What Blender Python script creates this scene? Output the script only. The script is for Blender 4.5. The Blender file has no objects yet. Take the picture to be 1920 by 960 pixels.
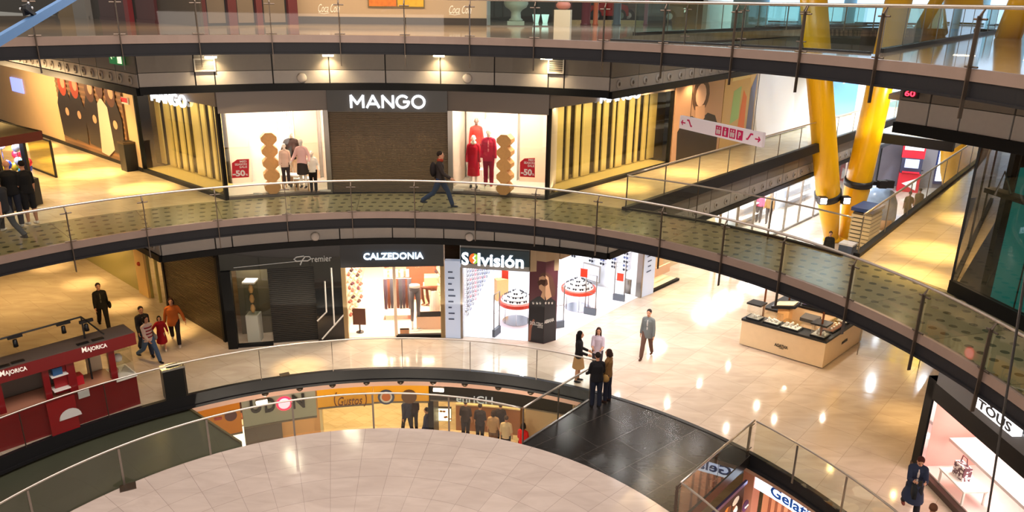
import bpy, math, random
from math import sin, cos, radians, pi
from mathutils import Vector, Matrix
random.seed(7)
sc = bpy.context.scene
col = sc.collection
# ---------------------------------------------------------------- survey
F, PITCH, ROLL = 1424.0, 0.3251, 0.0152
CAMZ = 11.427
ZA, ZB, ZC, ZD = -5.0, 0.0, 5.338, 10.327
CX, CY = -3.071, 10.126                      # atrium centre
RS, RB, RC, RD = 8.51, 12.13, 11.35, 10.58   # inner edges of platform, and of the three galleries
_fw = Vector((0, cos(PITCH), -sin(PITCH))); _u = Vector((0, sin(PITCH), cos(PITCH))); _r = Vector((1, 0, 0))
_R = cos(ROLL)*_r + sin(ROLL)*_u
_U = cos(ROLL)*_u - sin(ROLL)*_r
EYE = Vector((0, 0, CAMZ))
def ray(x, y): return _R*((x-960)/F) - _U*((y-480)/F) + _fw
def P(x, y, z):
    d = ray(x, y); return EYE + d*((z-CAMZ)/d.z)
def V(x, y, A, B):
    d = ray(x, y); n = Vector((-(B[1]-A[1]), B[0]-A[0], 0))
    t = n.dot(Vector((A[0], A[1], 0)))/n.dot(Vector((d.x, d.y, 0)))
    return EYE + d*t
def pl(a, R, z=0.0): return Vector((CX+R*cos(radians(a)), CY+R*sin(radians(a)), z))
def lerp(a, b, t): return a+(b-a)*t
def v3(p, z): return Vector((p[0], p[1], z))
# ---------------------------------------------------------------- materials
def S(r, g, b):
    f = lambda c: (c/255/12.92 if c <= 10 else ((c/255+.055)/1.055)**2.4)
    return (f(r), f(g), f(b), 1)
MATS = {}
def mat(name, rgb, rough=.5, metal=0., emit=0., erg=None, spec=.5, bump=0., vary=0., vscale=3., coat=0.):
    if name in MATS: return MATS[name]
    m = bpy.data.materials.new(name); m.use_nodes = True; nt = m.node_tree; b = nt.nodes['Principled BSDF']
    b.inputs['Base Color'].default_value = S(*rgb); b.inputs['Roughness'].default_value = rough
    b.inputs['Metallic'].default_value = metal; b.inputs['Specular IOR Level'].default_value = spec
    if coat: b.inputs['Coat Weight'].default_value = coat
    if emit:
        b.inputs['Emission Color'].default_value = S(*(erg or rgb)); b.inputs['Emission Strength'].default_value = emit
    if vary or bump:
        tc = nt.nodes.new('ShaderNodeTexCoord'); n = nt.nodes.new('ShaderNodeTexNoise'); n.inputs['Scale'].default_value = vscale; n.inputs['Detail'].default_value = 4
        nt.links.new(tc.outputs['Object'], n.inputs['Vector'])
        if vary:
            mx = nt.nodes.new('ShaderNodeMix'); mx.data_type = 'RGBA'
            c = S(*rgb); mx.inputs[6].default_value = tuple(min(1, x*(1-vary)) for x in c[:3])+(1,); mx.inputs[7].default_value = tuple(min(1, x*(1+vary)) for x in c[:3])+(1,)
            nt.links.new(n.outputs['Fac'], mx.inputs[0]); nt.links.new(mx.outputs[2], b.inputs['Base Color'])
        if bump:
            bp = nt.nodes.new('ShaderNodeBump'); bp.inputs['Strength'].default_value = bump
            nt.links.new(n.outputs['Fac'], bp.inputs['Height']); nt.links.new(bp.outputs['Normal'], b.inputs['Normal'])
    MATS[name] = m; return m
def glass(name, tint, refl=.5, ior=1.45):
    if name in MATS: return MATS[name]
    m = bpy.data.materials.new(name); m.use_nodes = True; nt = m.node_tree; nt.nodes.clear()
    o = nt.nodes.new('ShaderNodeOutputMaterial'); t = nt.nodes.new('ShaderNodeBsdfTransparent'); g = nt.nodes.new('ShaderNodeBsdfGlossy')
    lw = nt.nodes.new('ShaderNodeLayerWeight'); lw.inputs['Blend'].default_value = .5; mx = nt.nodes.new('ShaderNodeMixShader'); N = NT(nt)
    k_ = N.m('MULTIPLY', N.m('ADD', N.m('MULTIPLY', N.m('POWER', lw.outputs['Facing'], 5.), .92), .08), refl)
    t.inputs['Color'].default_value = tuple(c/255 for c in tint)+(1,); g.inputs['Roughness'].default_value = .02
    nt.links.new(k_, mx.inputs[0])
    nt.links.new(t.outputs[0], mx.inputs[1]); nt.links.new(g.outputs[0], mx.inputs[2]); nt.links.new(mx.outputs[0], o.inputs['Surface'])
    MATS[name] = m; return m
class NT:
    def __init__(s, nt): s.nt = nt
    def n(s, t, **k):
        x = s.nt.nodes.new(t)
        for a, b in k.items(): setattr(x, a, b)
        return x
    def m(s, op, a, b=None, c=None):
        x = s.nt.nodes.new('ShaderNodeMath'); x.operation = op
        for i, q in enumerate((a, b, c)):
            if q is None: continue
            if isinstance(q, (int, float)): x.inputs[i].default_value = q
            else: s.nt.links.new(q, x.inputs[i])
        return x.outputs[0]
    def mix(s, f, a, b):
        x = s.nt.nodes.new('ShaderNodeMix'); x.data_type = 'RGBA'
        for i, q in ((0, f), (6, a), (7, b)):
            if isinstance(q, (int, float)): x.inputs[i].default_value = q
            elif isinstance(q, tuple): x.inputs[i].default_value = q
            else: s.nt.links.new(q, x.inputs[i])
        return x.outputs[2]
def base_mat(name, rough):
    m = bpy.data.materials.new(name); m.use_nodes = True; b = m.node_tree.nodes['Principled BSDF']; b.inputs['Roughness'].default_value = rough
    MATS[name] = m; return m, b, NT(m.node_tree)
def polar(N):
    g = N.n('ShaderNodeNewGeometry'); s = N.n('ShaderNodeSeparateXYZ'); N.nt.links.new(g.outputs['Position'], s.inputs[0])
    x = N.m('SUBTRACT', s.outputs[0], CX); y = N.m('SUBTRACT', s.outputs[1], CY)
    return N.m('SQRT', N.m('ADD', N.m('MULTIPLY', x, x), N.m('MULTIPLY', y, y))), N.m('ARCTAN2', y, x), g
def edge(N, t, w):      # 1 near the integer values of t
    f = N.m('FRACT', t); return N.m('GREATER_THAN', N.m('ABSOLUTE', N.m('SUBTRACT', f, .5)), .5-w)
def cellnoise(N, a, b):
    c = N.n('ShaderNodeCombineXYZ'); N.nt.links.new(N.m('FLOOR', a), c.inputs[0]); N.nt.links.new(N.m('FLOOR', b), c.inputs[1])
    w = N.n('ShaderNodeTexWhiteNoise'); w.noise_dimensions = '2D'; N.nt.links.new(c.outputs[0], w.inputs['Vector']); return w.outputs['Value']
def veins(N, g, scale, lo, hi):
    n = N.n('ShaderNodeTexNoise'); n.inputs['Scale'].default_value = scale; n.inputs['Detail'].default_value = 6; n.inputs['Distortion'].default_value = 1.2
    mp = N.n('ShaderNodeMapping'); mp.inputs['Rotation'].default_value = (0, 0, .85); mp.inputs['Scale'].default_value = (1, 3.2, 1)
    N.nt.links.new(g.outputs['Position'], mp.inputs[0]); N.nt.links.new(mp.outputs[0], n.inputs['Vector'])
    r = N.n('ShaderNodeMapRange'); r.inputs['From Min'].default_value = .3; r.inputs['From Max'].default_value = .7; N.nt.links.new(n.outputs['Fac'], r.inputs[0])
    return N.mix(r.outputs[0], lo, hi)
def grid_stone(name, c1, c2, line, rough, tile=(.62, 1.2), ang=50.0, lw=.006, vs=.9):
    m, b, N = base_mat(name, rough)
    g = N.n('ShaderNodeNewGeometry'); s = N.n('ShaderNodeSeparateXYZ'); N.nt.links.new(g.outputs['Position'], s.inputs[0])
    ca, sa = cos(radians(ang)), sin(radians(ang))
    u = N.m('DIVIDE', N.m('ADD', N.m('MULTIPLY', s.outputs[0], ca), N.m('MULTIPLY', s.outputs[1], sa)), tile[1])
    v = N.m('DIVIDE', N.m('SUBTRACT', N.m('MULTIPLY', s.outputs[1], ca), N.m('MULTIPLY', s.outputs[0], sa)), tile[0])
    u = N.m('ADD', u, N.m('MULTIPLY', N.m('MODULO', N.m('FLOOR', v), 2), .5))
    e = N.m('MAXIMUM', edge(N, u, lw/tile[1]), edge(N, v, lw/tile[0]))
    c = veins(N, g, vs, S(*c1), S(*c2)); wn = cellnoise(N, u, v)
    c = N.mix(N.m('MULTIPLY', wn, .22), c, tuple(x*.62 for x in S(*c1)[:3])+(1,))
    c = N.mix(N.m('MULTIPLY', e, .55), c, S(*line)); N.nt.links.new(c, b.inputs['Base Color']); return m
def radial_stone(name, c1, c2, line, rough):
    m, b, N = base_mat(name, rough); r, a, g = polar(N)
    v = N.m('DIVIDE', r, .78); u = N.m('MULTIPLY', a, 56/(2*pi))
    e = N.m('MAXIMUM', edge(N, u, .006), edge(N, v, .006))
    c = veins(N, g, .8, S(*c1), S(*c2)); wn = cellnoise(N, u, v)
    c = N.mix(N.m('MULTIPLY', wn, .2), c, tuple(x*.6 for x in S(*c1)[:3])+(1,))
    c = N.mix(N.m('MULTIPLY', e, .6), c, S(*line)); N.nt.links.new(c, b.inputs['Base Color']); return m
def dotted_floor(name, c1, c2, dot, line, rough):
    m, b, N = base_mat(name, rough); r, a, g = polar(N)
    u = N.m('MULTIPLY', a, 12.8/.31); v = N.m('DIVIDE', N.m('SUBTRACT', r, 11.42), .47)
    u2 = N.m('ADD', u, N.m('MULTIPLY', N.m('FLOOR', v), .18))
    du = N.m('MULTIPLY', N.m('SUBTRACT', N.m('FRACT', u2), .5), .31); dv = N.m('MULTIPLY', N.m('SUBTRACT', N.m('FRACT', v), .5), .47)
    d = N.m('SQRT', N.m('ADD', N.m('MULTIPLY', du, du), N.m('MULTIPLY', dv, dv)))
    k = N.m('LESS_THAN', d, .082)
    pn = N.m('MULTIPLY', N.m('ADD', N.m('MULTIPLY', a, 1), .031), 180/pi/9.05)
    e = edge(N, pn, .006); wn = cellnoise(N, pn, 0.0)
    c = N.mix(wn, S(*c1), S(*c2)); c = N.mix(N.m('MULTIPLY', k, .85), c, S(*dot)); c = N.mix(N.m('MULTIPLY', e, .7), c, S(*line))
    N.nt.links.new(c, b.inputs['Base Color']); return m
# ---------------------------------------------------------------- mesh builder
class MB:
    def __init__(s): s.v = []; s.f = []; s.mi = []; s.m = 0
    def add(s, vs, fs):
        o = len(s.v); s.v += [tuple(x) for x in vs]; s.f += [tuple(i+o for i in q) for q in fs]; s.mi += [s.m]*len(fs); return s
    def poly(s, pts): return s.add(pts, [tuple(range(len(pts)))])
    def prism(s, pts, z0, z1):
        n = len(pts); a = sum(pts[i][0]*pts[(i+1) % n][1]-pts[(i+1) % n][0]*pts[i][1] for i in range(n))
        if a < 0: pts = pts[::-1]
        vs = [(p[0], p[1], z0) for p in pts]+[(p[0], p[1], z1) for p in pts]
        fs = [tuple(range(n-1, -1, -1)), tuple(range(n, 2*n))]+[(i, (i+1) % n, n+(i+1) % n, n+i) for i in range(n)]
        return s.add(vs, fs)
    def box(s, c, d, rz=0., M=None):
        hx, hy, hz = d[0]/2, d[1]/2, d[2]/2
        M = M or Matrix.Rotation(rz, 3, 'Z'); c = Vector(c)
        vs = [c+M@Vector((x*hx, y*hy, z*hz)) for z in (-1, 1) for x, y in ((-1, -1), (1, -1), (1, 1), (-1, 1))]
        return s.add(vs, [(3, 2, 1, 0), (4, 5, 6, 7), (0, 1, 5, 4), (1, 2, 6, 5), (2, 3, 7, 6), (3, 0, 4, 7)])
    def wall(s, A, B, z0, z1, t=.1, off=0.):
        # panel from A to B; t thickness, off shifts to the left of A->B
        A = Vector((A[0], A[1], 0)); B = Vector((B[0], B[1], 0)); d = (B-A).normalized(); n = Vector((-d.y, d.x, 0))
        a = A+n*(off-t/2); b = B+n*(off-t/2); c = B+n*(off+t/2); e = A+n*(off+t/2)
        return s.prism([a, b, c, e], z0, z1)
    def slab3(s, A, B, C, t):
        # parallelogram plate with corner A, edges to B and C, thickness t along AB x AC
        A, B, C = Vector(A), Vector(B), Vector(C); n = (B-A).cross(C-A).normalized()*t; D = B+C-A
        return s.add([A, B, D, C, A+n, B+n, D+n, C+n], [(3, 2, 1, 0), (4, 5, 6, 7), (0, 1, 5, 4), (1, 2, 6, 5), (2, 3, 7, 6), (3, 0, 4, 7)])
    def tube(s, pts, r, n=8, caps=True, closed=False):
        pts = [Vector(p) for p in pts]; k = len(pts); rr = r if isinstance(r, (list, tuple)) else [r]*k
        t = [(pts[min(i+1, k-1)]-pts[max(i-1, 0)]).normalized() for i in range(k)]
        up = Vector((0, 0, 1)) if abs(t[0].z) < .9 else Vector((1, 0, 0)); x = t[0].cross(up).normalized(); vs = []
        for i in range(k):
            x = (x-t[i]*x.dot(t[i])).normalized(); y = t[i].cross(x)
            for j in range(n):
                a = 2*pi*j/n; vs.append(pts[i]+x*(cos(a)*rr[i])+y*(sin(a)*rr[i]))
        fs = [(i*n+j, i*n+(j+1) % n, (i+1)*n+(j+1) % n, (i+1)*n+j) for i in range(k-1) for j in range(n)]
        if caps: fs += [tuple(range(n-1, -1, -1)), tuple((k-1)*n+j for j in range(n))]
        return s.add(vs, fs)
    def lathe(s, prof, c=(0, 0, 0), n=16, sx=1., sy=1., M=None):
        c = Vector(c); vs = []; k = len(prof)
        for r, z in prof:
            for j in range(n):
                q = Vector((r*cos(2*pi*j/n)*sx, r*sin(2*pi*j/n)*sy, z)); vs.append(c+(M@q if M else q))
        fs = [(i*n+j, i*n+(j+1) % n, (i+1)*n+(j+1) % n, (i+1)*n+j) for i in range(k-1) for j in range(n)]
        fs += [tuple(range(n-1, -1, -1)), tuple((k-1)*n+j for j in range(n))]
        return s.add(vs, fs)
    def ell(s, c, r, n=12, M=None):
        r = r if isinstance(r, (tuple, list)) else (r, r, r); k = max(4, n//2)
        pr = [(max(1e-4, sin(pi*i/k)), -cos(pi*i/k)*r[2]) for i in range(k+1)]
        return s.lathe(pr, c, n, r[0], r[1], M)
    def sector(s, a0, a1, r0, r1, z0, z1, n=None):
        n = n or max(2, int(abs(a1-a0)/2.5)); vs = []; fs = []
        for i in range(n+1):
            a = lerp(a0, a1, i/n)
            for R, z in ((r0, z0), (r1, z0), (r1, z1), (r0, z1)): vs.append(pl(a, R, z))
        for i in range(n):
            for j in range(4): fs.append((i*4+j, i*4+(j+1) % 4, (i+1)*4+(j+1) % 4, (i+1)*4+j))
        fs += [(3, 2, 1, 0), tuple(n*4+j for j in range(4))]
        return s.add(vs, fs)
    def build(s, name, mats, parent=None, smooth=False, origin=None):
        if not isinstance(mats, (list, tuple)): mats = [mats]
        if parent is not None: o = parent.matrix_world.translation.copy() if False else world(parent)
        elif origin is not None: o = Vector(origin)
        else:
            xs, ys, zs = zip(*s.v); o = Vector(((min(xs)+max(xs))/2, (min(ys)+max(ys))/2, min(zs)))
        me = bpy.data.meshes.new(name); me.from_pydata([(x-o.x, y-o.y, z-o.z) for x, y, z in s.v], [], s.f)
        for m in mats: me.materials.append(m)
        if len(mats) > 1: me.polygons.foreach_set('material_index', s.mi)
        if smooth: me.polygons.foreach_set('use_smooth', [True]*len(me.polygons))
        me.validate(); me.update()
        ob = bpy.data.objects.new(name, me); col.objects.link(ob)
        if parent is not None: ob.parent = parent
        else: ob.location = o
        return ob
def world(o):
    p = Vector(o.location); q = o.parent
    while q: p = p+Vector(q.location); q = q.parent
    return p
def tag(o, label, cat, group=None, kind=None):
    o['label'] = label; o['category'] = cat
    if group: o['group'] = group
    if kind: o['kind'] = kind
    return o
def thing(name, label, cat, loc=(0, 0, 0), group=None):
    o = bpy.data.objects.new(name, None); o.empty_display_size = .2; col.objects.link(o); o.location = loc
    return tag(o, label, cat, group)
def struct(o):
    o['kind'] = 'structure'; return o
def copy_tree(o, parent=None):
    c = o.copy(); col.objects.link(c)
    if parent: c.parent = parent
    for ch in list(o.children): copy_tree(ch, c)
    return c
def dup(o, loc, rz=0., label=None, group=None, scale=None):
    c = copy_tree(o); c.location = loc; c.rotation_euler = (0, 0, rz)
    if scale: c.scale = scale if isinstance(scale, tuple) else (scale,)*3
    if label: c['label'] = label
    if group: c['group'] = group
    return c
_tc = {}
def letters(name, s, A, B, h, m, parent, thick=.03, out=None, bold=0., shear=0., gap=.01, up=(0, 0, 1), smallcaps=False):
    """lettering spanning A->B (baseline ends), capital height h, standing off the face towards out"""
    cu = bpy.data.curves.new('t', 'FONT'); cu.body = s; cu.size = 1.; cu.offset = bold; cu.shear = shear; cu.extrude = 0.5; cu.resolution_u = 3
    if smallcaps: cu.small_caps_scale = .75
    ob = bpy.data.objects.new('t', cu); col.objects.link(ob)
    if smallcaps:
        for i, ch in enumerate(s):
            if ch.islower(): cu.body_format[i].use_small_caps = True
    bpy.context.view_layer.update()
    me = bpy.data.meshes.new_from_object(ob.evaluated_get(bpy.context.evaluated_depsgraph_get()))
    bpy.data.objects.remove(ob); bpy.data.curves.remove(cu)
    xs = [v.co.x for v in me.vertices]; x0, x1 = min(xs), max(xs); capH = .70
    A, B = Vector(A), Vector(B); d = (B-A); L = d.length; d.normalize(); up = Vector(up)
    n = Vector(out) if out is not None else d.cross(up); n.normalize()
    o = world(parent) if parent else A
    for v in me.vertices:
        c = v.co; q = A+d*((c.x-x0)/(x1-x0)*L)+up*(c.y/capH*h)+n*(gap+(c.z+.5)*thick); v.co = q-o
    me.materials.clear(); me.materials.append(m); me.name = name
    r = bpy.data.objects.new(name, me); col.objects.link(r)
    if parent: r.parent = parent
    else: r.location = o
    return r
GLYPH = {'M': (1.1, [[(0, 0), (0, 1), (.5, .3), (1, 1), (1, 0)]]), 'A': (1.1, [[(0, 0), (.5, 1), (1, 0)], [(.22, .3), (.78, .3)]]), 'N': (.95, [[(0, 0), (0, 1), (1, 0), (1, 1)]]),
 'G': (1.1, [[(.5+.5*cos(radians(a)), .5+.5*sin(radians(a))) for a in range(45, 361, 15)], [(.58, .5), (1, .5)]]), 'O': (1.1, [[(.5+.5*cos(radians(a)), .5+.5*sin(radians(a))) for a in range(0, 376, 15)]])}
def stroke_letters(name, s, A, B, h, m, parent, out, w=.16, thick=.05):
    """geometric lettering made of even strokes, spanning A->B"""
    A, B = Vector(A), Vector(B); d = (B-A); L = d.length; d.normalize(); n = Vector(out).normalized(); up = Vector((0, 0, 1)); gap_ = .34
    tot = sum(GLYPH[c][0] for c in s)+gap_*(len(s)-1); k = L/tot; x = 0; b = MB(); hw = w*h/2
    for c in s:
        wd, st = GLYPH[c]
        for q in st:
            pts = [A+d*((x+u*wd)*k)+up*(hw+v_*(h-2*hw)) for u, v_ in q]
            for i, (p, r_) in enumerate(zip(pts[:-1], pts[1:])):
                e = (r_-p).normalized(); sd_ = e.cross(n).normalized(); p2, r2 = p-e*hw*.5, r_+e*hw*.5
                b.add([p2-sd_*hw, r2-sd_*hw, r2+sd_*hw, p2+sd_*hw]+[q_+n*(thick+.0006*i) for q_ in (p2-sd_*hw, r2-sd_*hw, r2+sd_*hw, p2+sd_*hw)], [(3, 2, 1, 0), (4, 5, 6, 7), (0, 1, 5, 4), (1, 2, 6, 5), (2, 3, 7, 6), (3, 0, 4, 7)])
        x += wd+gap_
    return b.build(name, m, parent)
def spot(x, y, z, W, rgb, ang=40, blend=.6, to=None, rad=.035):
    l = bpy.data.lights.new('spot_light', 'SPOT'); l.energy = W; l.color = rgb; l.spot_size = radians(ang); l.spot_blend = blend; l.shadow_soft_size = rad
    o = bpy.data.objects.new('spot_light', l); col.objects.link(o); o.location = (x, y, z)
    if to is not None: o.rotation_euler = (Vector(to)-Vector((x, y, z))).to_track_quat('-Z', 'Y').to_euler()
    return o
def area(c, sx, sy, W, rgb, rz=0., to=None):
    l = bpy.data.lights.new('area_light', 'AREA'); l.shape = 'RECTANGLE'; l.size = sx; l.size_y = sy; l.energy = W; l.color = rgb
    o = bpy.data.objects.new('area_light', l); col.objects.link(o); o.location = c; o.rotation_euler = (0, 0, rz)
    if to is not None: o.rotation_euler = (Vector(to)-Vector(c)).to_track_quat('-Z', 'Y').to_euler()
    return o
def point(c, W, rgb, rad=.1):
    l = bpy.data.lights.new('point_light', 'POINT'); l.energy = W; l.color = rgb; l.shadow_soft_size = rad
    o = bpy.data.objects.new('point_light', l); col.objects.link(o); o.location = c; return o
WARM = (1, .68, .34); WARMW = (1, .86, .68); WHITE = (1, .95, .9); COOL = (.8, .9, 1)
# ---------------------------------------------------------------- shared materials
M_floor = grid_stone('marble_floor', (190, 172, 156), (208, 192, 177), (140, 122, 106), .1, (1.2, 1.2), 49, .006, .7)
M_floorA = grid_stone('beige_floor', (205, 188, 155), (225, 210, 180), (150, 130, 105), .2, (.6, .6), 49)
M_disc = radial_stone('rosy_marble', (192, 176, 167), (208, 193, 184), (120, 105, 100), .17)
M_black = grid_stone('black_granite', (30, 28, 27), (42, 39, 37), (84, 78, 72), .24, (1.1, 1.4), 40, .006, 2.); M_black.node_tree.nodes['Principled BSDF'].inputs['Specular IOR Level'].default_value = .25
M_dots = dotted_floor('dotted_floor', (120, 115, 90), (140, 132, 102), (62, 62, 44), (84, 76, 56), .2)
M_kerb = mat('rosy_steel', (140, 120, 109), .35, .35, vary=.12)
M_dark = mat('black_steel', (25, 24, 27), .5, spec=.3)
M_darkbase = mat('black_base', (17, 17, 18), .45, spec=.2)
M_lpanel = mat('light_panel', (164, 157, 152), .45, .15, vary=.05, vscale=9)
M_dpanel = mat('dark_panel', (112, 104, 95), .4, .25, vary=.06, vscale=9)
M_gap = mat('panel_gap', (22, 21, 21), .6)
M_steel = mat('brushed_steel', (150, 142, 134), .3, .85)
M_post = mat('post_steel', (96, 84, 74), .38, .75)
M_rail = mat('rail_steel', (200, 190, 180), .28, .85)
M_glass = glass('clear_glass', (236, 242, 232), .9)
M_gglass = glass('green_glass', (176, 220, 208), 1.2)
M_tglass = glass('tinted_glass', (176, 184, 168), 1.0)
M_shopglass = glass('shop_glass', (240, 242, 238), 1.1)
M_white = mat('white_paint', (235, 230, 224), .5)
M_cream = mat('cream_wall', (226, 205, 168), .55)
M_wglow = mat('white_letters', (255, 255, 255), .4, emit=1.6, erg=(235, 244, 255))
M_red = mat('red_lacquer', (122, 16, 22), .3, coat=.3)
M_wood = mat('ply_wood', (214, 160, 98), .5, vary=.1, vscale=14)
M_blk = mat('black_plastic', (18, 18, 20), .4)
M_chrome = mat('chrome', (205, 205, 208), .15, 1.)
def cyl(x, y, R):
    """far hit of the sight line with the upright cylinder of radius R about the atrium axis"""
    d = ray(x, y); ox, oy = -CX, -CY
    a = d.x*d.x+d.y*d.y; b = 2*(ox*d.x+oy*d.y); c = ox*ox+oy*oy-R*R
    t = (-b+math.sqrt(b*b-4*a*c))/(2*a); return EYE+d*t
def ang(p): return math.degrees(math.atan2(p[1]-CY, p[0]-CX))
def arc(a0, a1, R, n=None, z=0.):
    n = n or max(2, int(abs(a1-a0)/2.)); return [pl(lerp(a0, a1, i/n), R, z) for i in range(n+1)]
mL, mR = Vector((-8.98, 23.15, 0)), Vector((1.09, 23.9, 0))
shL, shR = Vector((-5.93, 24.30, 0)), Vector((-2.12, 24.56, 0))
wl0 = Vector((-13.33, 26.98, 0)); wld = Vector((-6.71, 5.95, 0)).normalized()
wrd = Vector((3.0, 3.42, 0)).normalized()
we0 = Vector((3.42, 22.62, 0)); wed = Vector((6.9, 7.88, 0)).normalized()
re0 = Vector((8.78, 18.40, 0)); red = Vector((8.09, 9.9, 0)).normalized()
bs0, bs1 = Vector((9.85, 15.98, 0)), Vector((14.74, 22.93, 0)); bsd = (bs1-bs0).normalized()
FARL, FARR = P(1637, 249, ZC), P(1790, 268, ZC)     # far end of the side void at gallery level
# ---- floors
b = MB(); b.sector(-40, 210, RB, 75, -.32, 0, 120)
struct(b.build('floor', M_floor))
b = MB(); b.prism(arc(0, 358, RS, 120), -.3, 0)
struct(b.build('floor', M_disc))
br = [P(1105, 750, 0), P(980, 831, 0), P(1412, 850, 0), P(1300, 960, 0)]
aL, aR = ang(br[0]), ang(br[2])
b = MB(); b.prism(arc(aL, aR, RB+.02, 14)+arc(ang(br[3])-.6, ang(br[1]), RS-.0, 14), -.3, .004)
struct(b.build('floor', M_black))
tag(MB().wall(br[0], br[1], -.34, .03, .06).build('kerb_strip', M_steel), 'steel kerb under the glass railing along the edge of the black granite bridge', 'kerb')
# lower dark deck on the left with a pale metal edge
M_deck = mat('dark_deck', (70, 73, 58), .38, vary=.15, vscale=1.5)
e0, e1 = P(352, 766, -.5), P(452, 832, -.5)
b = MB(); b.prism([e0]+arc(ang(e0)+1, 190, RB+.3, 30)+arc(190, ang(e1)+1, RS-.3, 30)+[e1], -.75, -.5)
struct(b.build('floor', M_deck))
b = MB(); b.wall(e0, e1, -.76, -.44, .06); struct(b.build('trim_1', mat('olive_metal', (140, 126, 92), .35, .6)))
b = MB(); b.sector(aL, 200, RB-.32, RB-.06, -.6, -.46, 40); struct(b.build('trim_2', M_dark)) if False else None
b = MB(); b.sector(-60, 240, 2, 40, ZA-.3, ZA, 60); struct(b.build('floor', M_floorA))
# gallery level: dotted ring, wings, right corridor, shop floors
M_cfloor = grid_stone('gallery_marble', (206, 186, 150), (226, 208, 172), (150, 130, 100), .2, (.62, 1.2), 49)
b = MB(); b.sector(-14, 185, RC, 14.25, ZC-.3, ZC, 90); struct(b.build('floor', M_dots))
b = MB()
b.prism(arc(116, 185, 14.25, 30)+[pl(185, 60), pl(131, 60), wl0+wld*.1, v3(mL, 0)], ZC-.3, ZC)
b.prism([pl(62.6, 14.25), pl(72, 14.25), mR, mR+wrd*60, we0+wed*60], ZC-.3, ZC)
b.prism(arc(2, 34.5, 14.25, 12)+[re0, re0+red*60, bs0+bsd*60, pl(2, 40)], ZC-.3, ZC)
b.prism([FARL-wed*0, FARR, FARR+red*12, FARL+wed*12], ZC-.3, ZC)
struct(b.build('floor', M_cfloor))
# top gallery
M_dfloor = grid_stone('upper_marble', (168, 146, 128), (196, 176, 156), (120, 100, 88), .07, (.9, 1.4), 45)
b = MB(); b.sector(-20, 185, RD, 14.5, ZD-.3, ZD, 90)
b.prism(arc(66, 185, 14.5, 50)+[pl(185, 60), pl(66, 90)][0:2]+[we0+wed*70, Vector((4.0, 27.0, 0))], ZD-.3, ZD)
b.prism(arc(2, 36, 14.5, 12)+[P(1650, 99, ZD), P(1900, 55, ZD), P(1900, 55, ZD)+red*20, pl(2, 60)], ZD-.3, ZD)
struct(b.build('floor', M_dfloor))
# ceilings (the undersides of the galleries)
M_ceil = mat('soffit', (196, 176, 150), .6)
for z, nm in ((ZD-1.05, 0), (ZC-1.15, 1)):
    b = MB()
    b.prism([mR+wrd*.2]+arc(73, 114, 14.75, 20)+[mL+Vector((-.1, .2, 0)), v3(pl(122.7, 15), 0), v3(pl(122.7, 15), 0)+Vector((-10.25, 9.6, 0))*4, pl(90, 75), we0+wed*60+Vector((-.9, .8, 0)), v3(pl(66.5, 15.2), 0)], z, z+.12)
    b.prism(arc(2, 31, 14.75, 12)+[re0+red*.5, re0+red*60, pl(2, 60)], z, z+.12)
    struct(b.build('ceiling', M_ceil))
b = MB(); b.sector(-20, 200, RB+.35, 40, -.8, -.66, 60); struct(b.build('ceiling', M_ceil))
# ---- gallery edges: rosy kerb over a black channel
def ring_edge(R, zf, a0, a1, n, lab):
    b = MB(); b.sector(a0, a1, R-.04, R+.05, zf-.02, zf+.17, 80); struct(b.build('trim_%d' % n, M_kerb))
    b = MB(); b.sector(a0, a1, R-.02, R+.12, zf-.29, zf-.02, 80); b.sector(a0, a1, R-.06, R+.02, zf-.31, zf-.27, 80)
    struct(b.build('trim_%d' % (n+1), M_dark))
ring_edge(RC, ZC, -12, 182, 3, 'gallery'); ring_edge(RD, ZD, -18, 182, 5, 'upper gallery')
b = MB(); b.sector(0, 200, RB-.03, RB+.1, -.36, .02, 90); b.sector(0, 200, RB-.08, RB, -.42, -.34, 90); struct(b.build('trim_7', M_dark))
M_pink = mat('pink_soffit', (206, 160, 138), .5)
b = MB(); b.sector(0, 200, RB+.12, RB+.3, -.68, -.36, 90); struct(b.build('trim_8', M_pink))
# wing edges (gallery level): black steel channel
def edge_line(A, d, L, zf, n):
    b = MB(); b.wall(A, A+d*L, zf-.32, zf+.1, .16); struct(b.build('trim_%d' % n, M_dark))
edge_line(we0, wed, 46, ZC, 9); edge_line(re0, red, 46, ZC, 10)
dwe = Vector((4.15, 27.53, 0)); dwd = Vector((4.65, 5.68, 0)).normalized()
edge_line(dwe, dwd, 46, ZD, 11)
dre = v3(P(1650, 99, ZD), 0); drd = (v3(P(1900, 55, ZD), 0)-dre).normalized(); edge_line(dre, drd, 40, ZD, 12)
b = MB(); b.sector(36, 62, 14.2, 14.32, ZC-.32, ZC+.05, 14); b.sector(37, 66, 14.45, 14.57, ZD-.32, ZD+.05, 14); struct(b.build('trim_13', M_dark))
# far cross bridges over the side void
b = MB(); b.wall(FARL, FARR, ZC-.42, ZC+.05, .3); struct(b.build('trim_14', M_dark))
x0, x1 = P(1420, 53, ZD), P(1690, 57, ZD); XB0, XB1 = x0.copy(), x1.copy()
b = MB(); b.wall(x0, x1+(x1-x0)*.9, ZD-1.2, ZD+.1, .4, .2); struct(b.build('trim_15', mat('slate_band', (52, 52, 54), .45)))
b = MB(); b.prism([x0, x1+(x1-x0)*.9, x1+(x1-x0)*.9+Vector((3, 8, 0)), x0+Vector((3, 8, 0))], ZD-.3, ZD); struct(b.build('floor', M_dfloor))
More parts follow.
